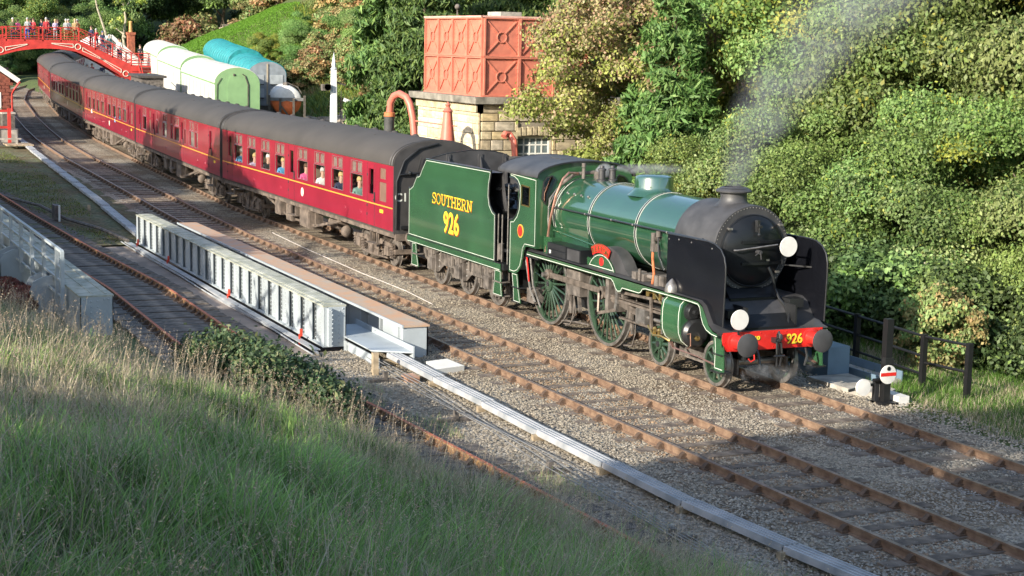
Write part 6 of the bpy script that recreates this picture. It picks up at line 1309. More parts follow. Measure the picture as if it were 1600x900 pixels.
CL={k:mat('cloth_'+k,c,.85,0,.1,6) for k,c in dict(navy=(.03,.04,.09),blue=(.04,.12,.50),sky=(.10,.35,.62),grey=(.3,.32,.33),white=(.75,.75,.74),black=(.02,.02,.025),red=(.45,.04,.05),pink=(.72,.12,.30),tan=(.45,.30,.15),orange=(.65,.25,.08),olive=(.14,.15,.07),jean=(.07,.10,.20),teal=(.16,.30,.27),lilac=(.45,.38,.55)).items()}
HC={k:mat('hair_'+k,c,.7,0,.15,8) for k,c in dict(grey=(.45,.44,.42),brown=(.10,.055,.03),blond=(.50,.36,.16),white=(.72,.70,.66),black=(.02,.018,.016),cap=(.08,.1,.22)).items()}
def person(label,me,loc,rz,top,legs,hair,longh=False,group=None,sc_=1):
    o=bpy.data.objects.new('person',me); COL.objects.link(o); o.location=loc; o.rotation_euler=(0,0,rz); o.scale=(sc_,)*3
    for i,m in enumerate((CL[top],CL[legs],M['skin'])): o.material_slots[i].link='OBJECT'; o.material_slots[i].material=m
    h=bpy.data.objects.new('hair',HL if longh else HS); COL.objects.link(h); h.parent=o; h.location=(.015,0,1.69)
    if not h.data.materials: pass
    h.material_slots[0].link='OBJECT'; h.material_slots[0].material=HC[hair]
    place('face',FM,o,(.015,0,1.66)); tag(o,label,'person',group); return o
def people():
    g='onlookers on the footbridge'
    L=[(1.85,'olive','jean','grey',0,'onlooker in an olive jacket at the left end of the footbridge deck',1),
       (2.3,'pink','navy','brown',1,'shorter onlooker in pink next to the leftmost figure on the footbridge',.92),
       (3.05,'grey','blue','grey',0,'grey-clad onlooker just left of the bright blue anorak on the footbridge',1.02),
       (3.35,'blue','navy','brown',1,'onlooker in a bright blue anorak on the footbridge',.98),
       (3.55,'red','navy','brown',1,'onlooker in dark red close to the right of the bright blue anorak',1),
       (4.25,'navy','black','brown',0,'dark-clad onlooker left of the red-topped one at mid bridge',.96),
       (4.6,'red','black','grey',0,'tall onlooker in a red top with pink face near the middle of the footbridge',1.05),
       (4.85,'navy','jean','black',0,'onlooker in navy immediately right of the tall red-topped one',1),
       (5.35,'lilac','grey','blond',1,'blond onlooker in pale lilac holding a camera on the footbridge',.98),
       (5.6,'black','black','brown',0,'black-coated onlooker beside the pale lilac one',.98),
       (6.25,'grey','tan','white',0,'white-haired onlooker in grey leaning at the right part of the footbridge',1),
       (6.5,'white','orange','grey',0,'onlooker in white with an orange bag on the footbridge',1),
       (7.0,'tan','olive','blond',1,'onlooker in tan at the top of the right-hand stairs',1.02),
       (7.25,'orange','tan','grey',0,'onlooker in orange right of the tan one at the top of the stairs',1)]
    for k,(y,a,b,h,lo,lab,s) in enumerate(L):
        person(lab,PST if k%3 else PS2,(-118.35-.25*(k%2),y,6.2),R(-14+rnd.uniform(-25,25)),a,b,h,bool(lo),g,s)
    S=[(8.4,'navy','black','brown','onlooker in navy, highest of those standing on the bridge stairs'),(8.9,'red','navy','grey','onlooker in dark red on the upper bridge stairs'),(9.35,'navy','jean','cap','onlooker in a blue cap halfway down the bridge stairs'),(10.0,'teal','navy','grey','onlooker in teal low on the bridge stairs'),(10.75,'white','navy','brown','onlooker in white near the foot of the upper stairs'),(10.95,'tan','black','blond','onlooker in tan beside the one in white on the stairs')]
    for k,(y,a,b,h,lab) in enumerate(S):
        z=6.22-(y-7.25)*(2.07/4.65)-.03; person(lab,PST if k%2 else PS2,(-118.5-.5*(k%2),y,z),R(-14+20*(k%3-1)),a,b,h,k%2==0,'onlookers on the bridge stairs')
    person('dark-clad onlooker on the red bridge landing beside the white coaches',PST,(-118.6,12.6,4.15),R(-10),'black','black','brown',False)
    # platform crowd below
    for k,(x,y,a,h,lab) in enumerate([(-124,9.0,'white','grey','person in white on the far platform below the bridge arch'),(-125,9.6,'red','brown','person in red on the far platform beneath the stairs'),(-124.4,10.4,'navy','blond','person in navy on the far platform under the sloping bridge stair')]):
        person(lab,PS2,(x,y,2.35),R(-20),a,'navy',h)
    # passengers seen through the coach windows: local x is the window centre of the nearest coach
    W=[(-3.2,'teal','navy','blond',1,'seated blonde passenger in a grey-green top at the window nearest the engine'),
       (-5.05,'navy','black','blond',1,'passenger in a dark navy top with fair hair, second window from the engine'),
       (-6.9,'white','navy','grey',0,'passenger in white bending forward at the third window from the engine'),
       (-8.75,'pink','navy','brown',1,'passenger in pink at the fourth window from the engine'),
       (-11.4,'sky','navy','blond',1,'fair-haired passenger in blue just behind the narrow middle door'),
       (-13.3,'black','black','white',0,'white-haired passenger in black, sixth window from the engine'),
       (-15.1,'lilac','grey','blond',1,'fair child-sized passenger in lilac, seventh window from the engine'),
       (-17.0,'sky','jean','grey',0,'passenger in sky blue at the last big window of the nearest coach')]
    for k,(x,a,b,h,lo,lab) in enumerate(W):
        person(lab,PSE,(-17.3+x-.20*(28.3+17.3-x)/16.95+(-.0,.05,-.0,.05,.0,-.0,.0,.05)[k],-1.08,.60-(.0 if k!=6 else .1)),R((-2,2,-3,0,1,-2,-3,178)[k]),a,b,h,bool(lo),'passengers at the windows of the nearest coach',1.08)
    for k,(x,y,lab) in enumerate([(-62.6,.15,'passenger in sky blue at the third coach, left of its middle'),(-72.0,.6,'pale-topped passenger at the third coach window near its far end')]):
        person(lab,PSE,(x-1.6,y-.2,gz(x)+.64),R(0),('sky','white')[k],'navy','grey')
    person('enginman in a dark cap and blue jacket half hidden in the engine cab',PST,(-8.75,-.6,1.7),R(-80),'navy','navy','cap') if False else None
people()
# ---------------------------------------------------------------- foliage
def leafcloud(name,P,Nrm,size,col,m,asp=1.6,droop=0.0,seed=0):
    r=np.random.RandomState(seed); n=len(P)
    q=r.normal(size=(n,3)); q/=np.linalg.norm(q,axis=1)[:,None]; nn=Nrm*.95+q*.8; nn/=np.linalg.norm(nn,axis=1)[:,None]
    t=np.cross(nn,r.normal(size=(n,3))); 
    if droop: t=t*(1-droop)+np.array([0,0,-1.])*droop*np.linalg.norm(t,axis=1)[:,None]
    t/=np.linalg.norm(t,axis=1)[:,None]; b=np.cross(nn,t); s=size*r.uniform(.6,1.35,n)[:,None]
    v=np.stack([P-t*s*asp/2,P+b*s*.5-t*s*.1,P+t*s*asp/2-nn*s*.12,P-b*s*.5-t*s*.1],1).reshape(-1,3)
    f=np.arange(4*n,dtype=np.int32)
    me=bpy.data.meshes.new(name); me.vertices.add(4*n); me.vertices.foreach_set('co',v.ravel()); me.loops.add(4*n); me.loops.foreach_set('vertex_index',f); me.polygons.add(n); me.polygons.foreach_set('loop_start',np.arange(0,4*n,4,dtype=np.int32)); me.update()
    c=np.ones((n,4)); c[:,:3]=col; ca=me.color_attributes.new('Col','FLOAT_COLOR','CORNER'); ca.data.foreach_set('color',np.repeat(c,4,axis=0).ravel()); me.materials.append(m); return me
LM=leafmat('leaf',.24); LMC=leafmat('conifer_needle',.15,.6,.03)
def palette(cols,n,r,keys=None):
    c=np.array(cols)[r.randint(0,len(cols),n) if keys is None else keys]; return c*r.uniform(.75,1.25,(n,1))
def broad_crown(name,n,rad,h,seed,cols,size=.13,clumps=60,cr=(.55,1.15),sparse=.0,topcols=None,z0=.0,m=None):
    """crown centred over origin, occupying z0..h: leaves set in clumps of unequal size"""
    r=np.random.RandomState(seed); C=[];K=[]
    for k in range(clumps):
        a=r.uniform(0,2*PI); zz=r.uniform(0,1)**.8; env=math.sin(min(PI,PI*(.12+.80*zz)))**.6; d=rad*env*r.uniform(.45,1.05)
        C.append((d*math.cos(a),d*math.sin(a),z0+(h-z0)*zz)); K.append(r.uniform(*cr))
    C=np.array(C);K=np.array(K); w=K**2; idx=r.choice(clumps,n,p=w/w.sum()); u=r.normal(size=(n,3)); u/=np.linalg.norm(u,axis=1)[:,None]; u[:,2]=np.where(u[:,2]<-.35,-u[:,2]*.6,u[:,2])
    rr=K[idx]*(r.uniform(.62,1.0,n)**.5)*r.choice([1,1,1,1.2],n)*(1+.16*np.sin(u[:,0]*7+idx)*np.cos(u[:,1]*6+idx*2)); P=C[idx]+u*rr[:,None]*np.array([1,1,.72])
    P+=.10*r.normal(size=P.shape)
    kk=r.randint(0,len(cols),clumps)[idx]; mix=r.rand(n)<.35; kk[mix]=r.randint(0,len(cols),mix.sum()); col=palette(cols,n,r,kk)*np.random.RandomState(seed+50).uniform(.72,1.22,clumps)[idx][:,None]
    if topcols is not None:
        t=np.clip((P[:,2]-z0)/(h-z0)*1.25-.25,0,1); s=r.rand(n)<t*.85; col[s]=palette(topcols,s.sum(),r)
    return leafcloud(name,P,u,size,col,m or LM,seed=seed+1)
def conifer_crown(name,n,rad,h,seed,cols,size=.17,asp=3.6):
    r=np.random.RandomState(seed); nb=150; zb=r.uniform(.02,1,nb)**1.0; ab=r.uniform(0,2*PI,nb); lb=rad*(1-zb)**.8*r.uniform(.75,1.12,nb)+.25
    w=lb**1.3; idx=r.choice(nb,n,p=w/w.sum()); s=r.uniform(.12,1,n)**.6; L=lb[idx]*s; a=ab[idx]+r.normal(0,.13,n); lat=r.normal(0,.16,n)*lb[idx]*.6
    P=np.stack([L*np.cos(a)-lat*np.sin(a),L*np.sin(a)+lat*np.cos(a),zb[idx]*h-.32*L*L/rad-r.exponential(.16,n)],1)
    N_=np.stack([np.cos(a)*.6,np.sin(a)*.6,np.full(n,.75)],1); return leafcloud(name,P,N_,size,palette(cols,n,r),LMC,asp=asp,droop=.45,seed=seed+1)
def trunkmesh(name,h,r0,m,seed,nl=7,spread=1.6,z1=.9,branch0=.3):
    r=random.Random(seed); mb=MB(); P=[(0,0,-.6)]; 
    for k in range(1,7): z=h*z1*k/6; P.append((r.uniform(-.12,.12)*k*.6,r.uniform(-.12,.12)*k*.6,z))
    mb.tube(P,0,9,[r0*1.25]+[r0*(1-.13*k) for k in range(1,7)])
    tr=mb.mesh(name,m); mb=MB()
    for k in range(nl):
        i=r.randint(2,5); b=Vector(P[i])*1; b.z=h*(branch0+(z1-branch0)*k/nl); a=r.uniform(0,6.28); L=spread*r.uniform(.7,1.2); q=[b]
        for j in range(1,4): q.append(b+Vector((math.cos(a)*L*j/3,math.sin(a)*L*j/3,L*.55*j/3+r.uniform(-.1,.1))))
        mb.tube(q,0,6,[r0*.4,r0*.3,r0*.2,r0*.08])
    return tr,mb.mesh('limbs',m)
GREENS=[(.15,.245,.06),(.19,.285,.075),(.11,.20,.05),(.22,.30,.09),(.14,.24,.07)]
YEL=[(.30,.33,.055),(.25,.31,.05),(.35,.35,.07),(.19,.25,.05)]
DARK=[(.05,.09,.03),(.07,.115,.04),(.09,.14,.05),(.06,.10,.03)]
OL=[(.17,.245,.08),(.215,.275,.10),(.13,.20,.065),(.25,.30,.125),(.12,.20,.055)]
CON=[(.06,.12,.03),(.08,.15,.035),(.11,.19,.045),(.045,.09,.025),(.14,.21,.05)]
BRK=[(.28,.20,.09),(.33,.25,.12),(.24,.23,.09),(.18,.20,.07),(.36,.21,.10),(.20,.24,.08)]
CR={}
CR['olive']=broad_crown('crown',105000,3.1,6.2,1,OL+GREENS+YEL[:1],.066,36,(.5,1.35),z0=.3)
CR['green']=broad_crown('crown',105000,3.2,6.4,2,GREENS+OL[:2],.066,34,(.5,1.35),z0=.3)
CR['yellow']=broad_crown('crown',80000,3.1,6.4,3,YEL+GREENS[:2],.075,44,(.45,1.1),z0=.3)
CR['dark']=broad_crown('crown',70000,3.4,7.0,4,DARK+GREENS[:1],.10,50,(.55,1.15),z0=.4)
CR['bush']=broad_crown('crown',24000,1.9,2.6,5,DARK+GREENS[:1]+OL[:1],.08,42,(.35,.75),z0=.1)
CR['autumn']=broad_crown('crown',16000,3.2,5.0,6,BRK+OL[:2],.20,50,(.6,1.1),z0=.3)
CR['hawthorn']=broad_crown('crown',85000,3.5,6.6,8,[(.28,.32,.08),(.24,.30,.07),(.32,.33,.10)],.074,170,(.3,.8),z0=.3,topcols=[(.36,.27,.15),(.33,.29,.15),(.29,.29,.13),(.36,.23,.14)])
CR['con']=conifer_crown('crown',95000,3.3,10.5,9,CON,.095)
CR['con2']=conifer_crown('crown',70000,2.3,10.5,10,[(.075,.15,.035),(.10,.18,.045),(.06,.12,.03),(.13,.20,.055)],.085)
CR['birch']=broad_crown('crown',7000,2.2,6.5,12,YEL+OL,.13,50,(.3,.6),z0=.5)
TRK={'n':trunkmesh('trunk',5.2,.2,M['bark'],1),'b':trunkmesh('trunk',7.5,.17,M['barkp'],2,5,1.2),'c':trunkmesh('trunk',10.3,.2,M['bark'],3,0),'h':trunkmesh('trunk',4.6,.26,M['barkp'],4,10,2.0,.85,.25),'s':trunkmesh('trunk',1.6,.06,M['bark'],5,5,.7)}
def tree(kind,x,y,s=1,sz=None,lift=.8,label=None,name='broadleaf_tree',group=None,tk='n',cat='tree',z=None):
    z=float(H(x,y)) if z is None else z
    t=thing(name,label,cat,(x,y,z-.1),rnd.uniform(0,6.28),group); t.scale=(s,s,sz or s)
    place('crown',CR[kind],t,(0,0,lift),(0,0,rnd.uniform(0,6.28))); a,b=TRK[tk]; tr=place('trunk',a,t)
    if len(b.polygons): place('limbs',b,tr)
    return t
# trees right of the train (each placed on the ground it grows from)
def woods():
    g='trees of the wood behind the engine'
    row=[('yellow',-21.5,14.5,1.0,1.1,'yellow-green broadleaf tree beside the narrow conifer'),('olive',-16.6,8.9,.72,.72,'rounded olive-green tree just behind the engine dome'),('olive',-14.2,9.0,.85,.85,'olive-green tree behind the engine smokebox'),('green',-9.6,8.6,.9,.88,'fresh green tree right of the chimney'),('olive',-5.6,9.3,.9,.95,'olive tree behind the black fence at the right'),('green',-1.6,9.6,.85,.95,'green tree above the grassy corner at the far right'),('olive',2.6,10.2,.9,.9,'olive tree at the right edge beyond the fence end'),
         ('yellow',-19.8,14.5,1.25,1.35,'tall yellow-green tree filling the top centre of the wood'),('green',-15.4,14.4,1.3,1.35,'tall green tree behind the smoke plume'),('olive',-10.8,14.2,1.3,1.45,'large grey-green tree right of the smoke plume'),('green',-6.4,14.6,1.25,1.4,'large green tree at the upper right with a dark gap beneath'),('dark',-2.2,15.2,1.2,1.35,'dark shaded tree at the upper right edge'),
         ('green',-24.4,18.5,1.4,1.5,'back-row green tree between the conifer and the yellow-green trees'),('dark',-18.5,20.5,1.5,1.6,'dark back-row tree behind the yellow-green tree'),('olive',-13,20.5,1.5,1.7,'olive back-row tree above the smoke'),('dark',-7.5,21,1.5,1.7,'dark back-row tree right of the smoke'),('green',-29,22.5,1.5,1.6,'back-row green tree over the hawthorn'),('dark',-23,26,1.7,1.7,'deep shaded tree high in the wood behind the narrow conifer'),('green',-34,26,1.6,1.6,'tall green tree far behind the water tank')]
    for k,x,y,s,szz,lab in row: tree(k,x,y,s,szz,.5,lab,group=g)
    for i,(k,x,y,s,lab) in enumerate([('bush',-10.5,6.3,.95,'low bush behind the right smoke deflector'),('bush',-7.2,6.4,1.0,'low bush behind the left part of the black fence'),('bush',-4.4,6.9,1.05,'low bush behind the fence, second from the engine'),('bush',-1.9,7.4,1.0,'low bush above the right part of the black fence'),('bush',.6,8.0,.95,'low bush beyond the outermost fence post'),('bush',-14.0,6.2,.9,'low bush hidden by the smokebox'),('bush',-18,6.8,.9,'low bush behind the engine boiler')]):
        tree(k,x,y,s,s*.95,.0,lab,'shrub','shrubs along the black fence','s','shrub')
    t=tree('autumn',-.9,5.6,.28,.34,.2,'small yellowing shrub growing through the black fence','shrub',None,'s','shrub')
    mb=MB(); mb.tube([(-3.2,6.9,-.5),(-3.0,6.8,.6),(-2.6,6.7,1.2),(-2.9,6.6,1.9)],.06,6); tag(mb.build('dead_branch',M['barkp']),'bare pale branch sticking out of the bushes at the right','branch')
    tree('con2',-19.9,9.3,1.1,1.0,.5,'narrow bright green conifer right of the reddish tree','conifer',None,'c')
    tree('hawthorn',-23.3,9.9,1.08,1.14,2.1,'hawthorn with reddish-brown top and yellow-green lower leaves, before the water tank','hawthorn_tree',None,'h')
    g='conifers left of the water tank'
    for x,y,s,sz,lab in [(-45.5,10.6,1.1,1.2,'dark conifer closest to the left side of the water tank'),(-50.5,10.9,1.05,1.25,'dark conifer in the middle of the group left of the tank'),(-52,15,1.1,1.3,'conifer just right of the white signal post'),(-49,16,1.2,1.45,'taller conifer behind the group left of the tank'),(-41.5,17.5,1.2,1.5,'tall conifer behind the water tank'),(-57,18.5,1.2,1.4,'back conifer above the signal post')]: tree('con',x,y,s,sz,.3,lab,'conifer',g,'c')
    g='bushes on the hillside above the yard'
    hill=[('yellow',-74,22,.62,'yellow-green bush directly above the white signal post'),('yellow',-96,27.5,.8,'bright yellow-green bush above the nearest turquoise van'),('green',-106,28.5,.85,'green bush above the middle turquoise van'),('autumn',-82,21.5,.62,'orange bracken bush above the grey van doors'),('autumn',-88,25,.8,'russet bush on the slope behind the vans'),('autumn',-77,25,.8,'brown bracken clump high on the slope'),('bush',-70,19.5,1.4,'low green bush by the rock face'),('autumn',-67,21,.7,'russet bush near the conifers'),('green',-84,30,.9,'green tree at the crest of the slope'),('yellow',-92,33,1.0,'tall yellow-green tree on the crest'),('green',-71,28,1.1,'green tree behind the bracken slope'),('dark',-78,34,1.3,'dark tree at the top of the slope'),('dark',-99,36,1.3,'dark tree on the skyline above the vans'),('autumn',-101,31,.9,'brown bush below the skyline above the vans'),
          ('autumn',-112,33,1.0,'brown thicket above the green field'),('autumn',-122,33.5,1.05,'russet thicket left of the green field top'),('autumn',-168,38,1.2,'russet tree beyond the stone wall'),('autumn',-172,30,1.3,'brown-leaved tree beyond the chimney'),('green',-164,17,1.3,'grey-green tree behind the white platform building'),('green',-158,8,1.15,'green tree beyond the footbridge stairs'),('yellow',-170,10,1.5,'pale green tree left of the birch'),('dark',-118,40,1.4,'dark tree above the russet thicket'),('dark',-135,42,1.5,'dark tree on the skyline over the field'),('dark',-150,40,1.5,'dark tree on the skyline over the stone wall')]
    for k,x,y,s,lab in hill: tree(k,x,y,s,s*.95,.1,lab,'hillside_bush',g,'s' if s<.9 else 'n','bush')
    g='dark trees at the far end of the valley'
    far=[(-178,-2),(-174,4.5),(-172,-9),(-182,-12),(-186,3),(-190,-6),(-196,10),(-188,16),(-184,26),(-180,36),(-200,22),(-200,-14),(-205,2),(-195,34),(-176,44),(-190,46)]
    wh=['over the left part of the footbridge','above the middle of the footbridge','at the far left edge','behind the left station trees','in the second row over the middle of the bridge','in the second row over the left of the bridge','high behind the bridge','above the bridge stairs','behind the birch','right of the birch','in the back row right of the bridge','in the back row at the left edge','in the back row over the bridge','in the back row over the chimney','above the stone wall','in the back row above the stone wall']
    for (x,y),w in zip(far,wh): s=rnd.uniform(1.5,1.9); tree('dark',x,y,s,s*1.15,.1,'dark broadleaf tree '+w,group=g)
    for (x,y,lab) in [(-160,-6,'dark tree closing the view beneath the footbridge arch'),(-150,-11,'dark tree left of the bend under the bridge'),(-140,-13,'dark tree behind the station building')]: tree('dark',x,y,1.0,.85,.0,lab,group='dark trees around the bend')
    for (x,y,s,lab) in [(-166,6,.8,'dark bush beyond the train under the arch'),(-168,13,.9,'dark bush beyond the far platform')]: tree('dark',x,y,s,s,.0,lab,'bush',None,'s','bush')
    for (x,y,s,lab) in [(-168,8.5,.9,'dark bushy tree just beyond the bend, left of the train tail'),(-172,13,.9,'dark bushy tree beyond the bend, over the train tail'),(-166,-5,1.7,'tall dark tree left of the bend'),(-157,-9,1.7,'tall dark tree near the bend, outside the left edge'),(-148,-12,1.6,'tall dark tree before the bend, outside the left edge'),(-176,10,1.1,'dark bushy tree beyond the bend directly behind the train tail'),(-164,-9,1.1,'dark bushy tree beyond the bend at the far left'),(-175,17,1.0,'dark bushy tree beyond the bend, right of the train tail'),(-180,13,1.3,'second-row dark tree beyond the bend'),(-150,-9,.8,'dark bush beside the empty line at the bend'),(-178,20,1.3,'dark tree past the stored coaches at the bend')]: tree('dark',x,y,s,s,.0,lab,group='dark trees around the bend')
    rr=random.Random(77); g='mixed trees clothing the upper hillside'
    for k in range(46):
        x=-140+rr.random()*128; y=30+rr.random()*26 if x<-36 else 27+rr.random()*28
        if x<-36 and y<33 and x>-125: y+=4
        if -152<x<-122 and y<36: y+=10
        kk=rr.choice(['green','olive','yellow','dark','green','con']); s=rr.uniform(1.2,1.8)
        lab={'green':'green broadleaf','olive':'olive broadleaf','yellow':'yellow-green broadleaf','dark':'dark broadleaf','con':'conifer'}[kk]+' tree '+('low' if y<38 else 'midway' if y<46 else 'high')+' in the hillside wood '+('over the far yard' if x<-110 else 'over the turquoise vans' if x<-85 else 'over the signal post' if x<-62 else 'left of the water tank' if x<-45 else 'behind the water tank' if x<-30 else 'behind the engine' )
        tree(kk,x,y,s,s*1.1,.1,lab,group=g)
    for (k,x,y,s,lab) in [('yellow',-121,24.6,.62,'bright yellow-green bush at the right end of the green field'),('green',-118,27.5,.75,'green bush above the farthest turquoise van'),('autumn',-116,30.5,.8,'russet bush right of the field'),('olive',-124,32,.85,'olive bush at the upper corner of the field'),('green',-127,36,1.1,'green tree above the field corner'),('autumn',-134,35,.9,'brown bush on the upper field edge'),('olive',-143,36,1.0,'olive tree behind the stone wall'),('autumn',-150,34,1.0,'russet tree behind the stone wall'),('dark',-108,33,1.0,'dark bushy tree on the upper slope')]: tree(k,x,y,s,s*.95,.0,lab,group='bushes round the green field',tk='s',cat='bush')
    for (x,y,s,lab) in [(-146,3.6,.42,'dark bush nearest, inside the bend under the arch'),(-151,5.0,.45,'dark bush inside the bend under the arch, second'),(-157,7.2,.5,'dark bush inside the bend under the arch, third'),(-162,10,.55,'dark bush inside the bend under the arch, farthest')]: tree('dark',x,y,s,s,-.2,lab,group='dark bushes inside the bend',tk='s',cat='bush')
    tree('birch',-148,17.2,1.2,1.7,2.2,'slender pale-barked birch standing behind the chimney','birch_tree',None,'b')
    mb=MB(); mb.tube([(-149,16.0,2.5),(-149,15.4,7.0),(-149,14.6,9.5),(-149,14.2,11.5)],0,7,[.16,.13,.1,.06]); tag(mb.build('bare_trunk',M['barkp']),'bare leaning pale trunk left of the birch','tree trunk')
    tree('bush',-76.2,-6.2,.75,.7,.4,'leafy climber with orange berries on the red platform fence','shrub',None,'s','shrub')
    # trees on the near bank, outside the picture on the sun side, that throw the shade
    g='trees on the near bank behind the camera'
    sh=[('dark',17.3,-24.5,1.0,1.0),('dark',22.5,-26,1.15,1.1),('green',27,-28.5,1.2,1.15),('dark',32,-27.5,1.2,1.2),('dark',37.5,-26,1.2,1.2),('green',43,-25,1.2,1.2)]
    w=['first from the left','second from the left','third from the left','fourth from the left','fifth from the left','sixth from the left','back row left','back row right']
    for (k,x,y,s,sz),ww in zip(sh,w): tree(k,x,y,s,sz,.3,'tree on the near bank outside the picture, '+ww,group=g)
    g='trees on the near bank by the station'
    for k,x,y,s,sz,ww in [('bush',14,-21.6,.6,.32,'low bush opposite the engine front'),('bush',10.5,-20.9,.6,.34,'low bush opposite the dome'),('bush',7,-21.1,.7,.38,'low bush opposite the cab'),('bush',3.5,-20.8,.9,.55,'low bush opposite the tender'),('bush',0,-21,1.0,.75,'low bush opposite the first coach bogie'),('bush',-3.5,-20.8,1.1,.8,'low bush opposite the crest'),('bush',-6.5,-21.2,1.1,.95,'low bush opposite the rear bogie'),('dark',-29,-25.5,1.1,1.05,'dense dark one at the back'),('dark',-39.5,-25.5,1.15,1.15,'second dense dark one at the back'),('dark',-47,-26,1.1,1.15,'third dense dark one at the back'),('green',-9.0,-21.5,.55,.55,'low one nearest the camera'),('bush',-14.5,-21,1.7,1.5,'low bushy one, second'),('green',-19.5,-22,.62,.62,'low one, third'),('hawthorn',-25.5,-21.5,1.1,1.05,'loose-crowned one, fourth'),('green',-31,-23,.95,1.05,'bushy one, fifth'),('green',-37,-22.5,.9,1.2,'loose tall one, sixth'),('birch',-30,-18,1.6,1.1,'sparse one in front'),('hawthorn',-43,-23,1.0,1.35,'loose tall one, seventh'),('birch',-41,-19,1.8,1.2,'sparse leaning one'),('green',-52,-23,1.1,1.15,'rounded one, eighth'),('birch',-49,-18.5,1.6,.9,'sparse low one'),('dark',-76,-14.5,.75,.75,'beside the station approach')]: tree(k,x,y,s,sz,.6,'tree on the near bank left of the picture, '+ww,group=g)
    rr=random.Random(31); g='scrub on the slope above the yard'
    for k in range(72):
        x=-64-rr.random()*66; ht=float(np.interp(-x,[30,60,80,110,128,138,146,152,160,172],[16.5,16.5,16.5,20.5,21.5,15,15,18,25,32])); y=ht+1.5+rr.random()*15
        if x<-118 and y<30: continue
        kk=rr.choice(['autumn','autumn','yellow','green','bush','bush','olive']); s=rr.uniform(.3,.6)*(2.0 if kk=='bush' else 1)
        lab={'autumn':'russet','yellow':'yellow-green','green':'leafy green','bush':'low grey-green','olive':'olive'}[kk]+' scrub bush '+('at the foot' if y<ht+5 else 'halfway up' if y<ht+10 else 'near the top')+' of the slope '+('beside the tall conifers' if x>-70 else 'above the white signal post' if x>-77 else 'above the round tank' if x>-85 else 'above the grey van doors' if x>-93 else 'above the middle turquoise van' if x>-104 else 'above the farthest turquoise van' if x>-117 else 'beside the green field')
        tree(kk,x,y,s,s*.9,-.1,lab,group=g,name='scrub_bush',tk='s',cat='bush')
woods()
# ---------------------------------------------------------------- grass, ferns (uncountable)
def blades(name,P,h,lean,w,col,m,seed,seg=3,dirv=None,tus=0):
    r=np.random.RandomState(seed); n=len(P); a=r.uniform(0,2*PI,n)
    if tus: cell=(np.floor(P[:,0]/tus+.3*np.sin(P[:,1]*5)).astype(np.int64)*7349+np.floor(P[:,1]/tus+.3*np.sin(P[:,0]*4)).astype(np.int64)*9151)%4096; ra=np.random.RandomState(5).rand(4096); a=ra[cell]*6.28+r.normal(0,.7,n); hs=.62+.75*np.random.RandomState(6).rand(4096)[cell]; h=h*hs; lean=lean*hs
    d=np.stack([np.cos(a),np.sin(a)],1)
    if dirv is not None: d=d*.7+np.array(dirv)[None]; d/=np.linalg.norm(d,axis=1)[:,None]
    s=np.stack([-d[:,1],d[:,0]],1); V=np.zeros((n,2*seg+1,3))
    for k in range(seg):
        t=k/seg; bend=lean*t**1.8; hh=h*(t-.25*t*t*np.minimum(lean/np.maximum(h,.01),1.4)); wd=w*(1-t*.75)
        for j,sg in enumerate((-1,1)):
            V[:,2*k+j,0]=P[:,0]+d[:,0]*bend+s[:,0]*wd*sg/2; V[:,2*k+j,1]=P[:,1]+d[:,1]*bend+s[:,1]*wd*sg/2; V[:,2*k+j,2]=P[:,2]+hh
    V[:,2*seg,0]=P[:,0]+d[:,0]*lean; V[:,2*seg,1]=P[:,1]+d[:,1]*lean; V[:,2*seg,2]=P[:,2]+h*(1-.25*np.minimum(lean/np.maximum(h,.01),1.4))
    quads=np.array([(2*k,2*k+1,2*k+3,2*k+2) for k in range(seg-1)]); base=(2*seg+1)*np.arange(n)
    q=(quads[None]+base[:,None,None]).reshape(n,-1); tri=(np.array([2*seg-2,2*seg-1,2*seg])[None]+base[:,None])
    L=np.concatenate([q,tri],1).ravel().astype(np.int32); sizes=np.tile(np.array([4]*(seg-1)+[3]),n); ls=np.concatenate([[0],np.cumsum(sizes)[:-1]]).astype(np.int32)
    me=bpy.data.meshes.new(name); me.vertices.add(V.shape[0]*V.shape[1]); me.vertices.foreach_set('co',V.ravel()); me.loops.add(len(L)); me.loops.foreach_set('vertex_index',L); me.polygons.add(len(ls)); me.polygons.foreach_set('loop_start',ls); me.update()
    c=np.ones((n,4)); c[:,:3]=col; ca=me.color_attributes.new('Col','FLOAT_COLOR','CORNER'); ca.data.foreach_set('color',np.repeat(c,4*(seg-1)+3,axis=0).ravel()); me.materials.append(m)
    o=bpy.data.objects.new(name,me); COL.objects.link(o); return stuff(o)
LG=leafmat('grass_blade',.3,.6,.0)
def nz(x,y,f): return np.sin(x*f+1.7*np.sin(y*f*.8))*np.cos(y*f*1.1+1.3*np.sin(x*f*.6))
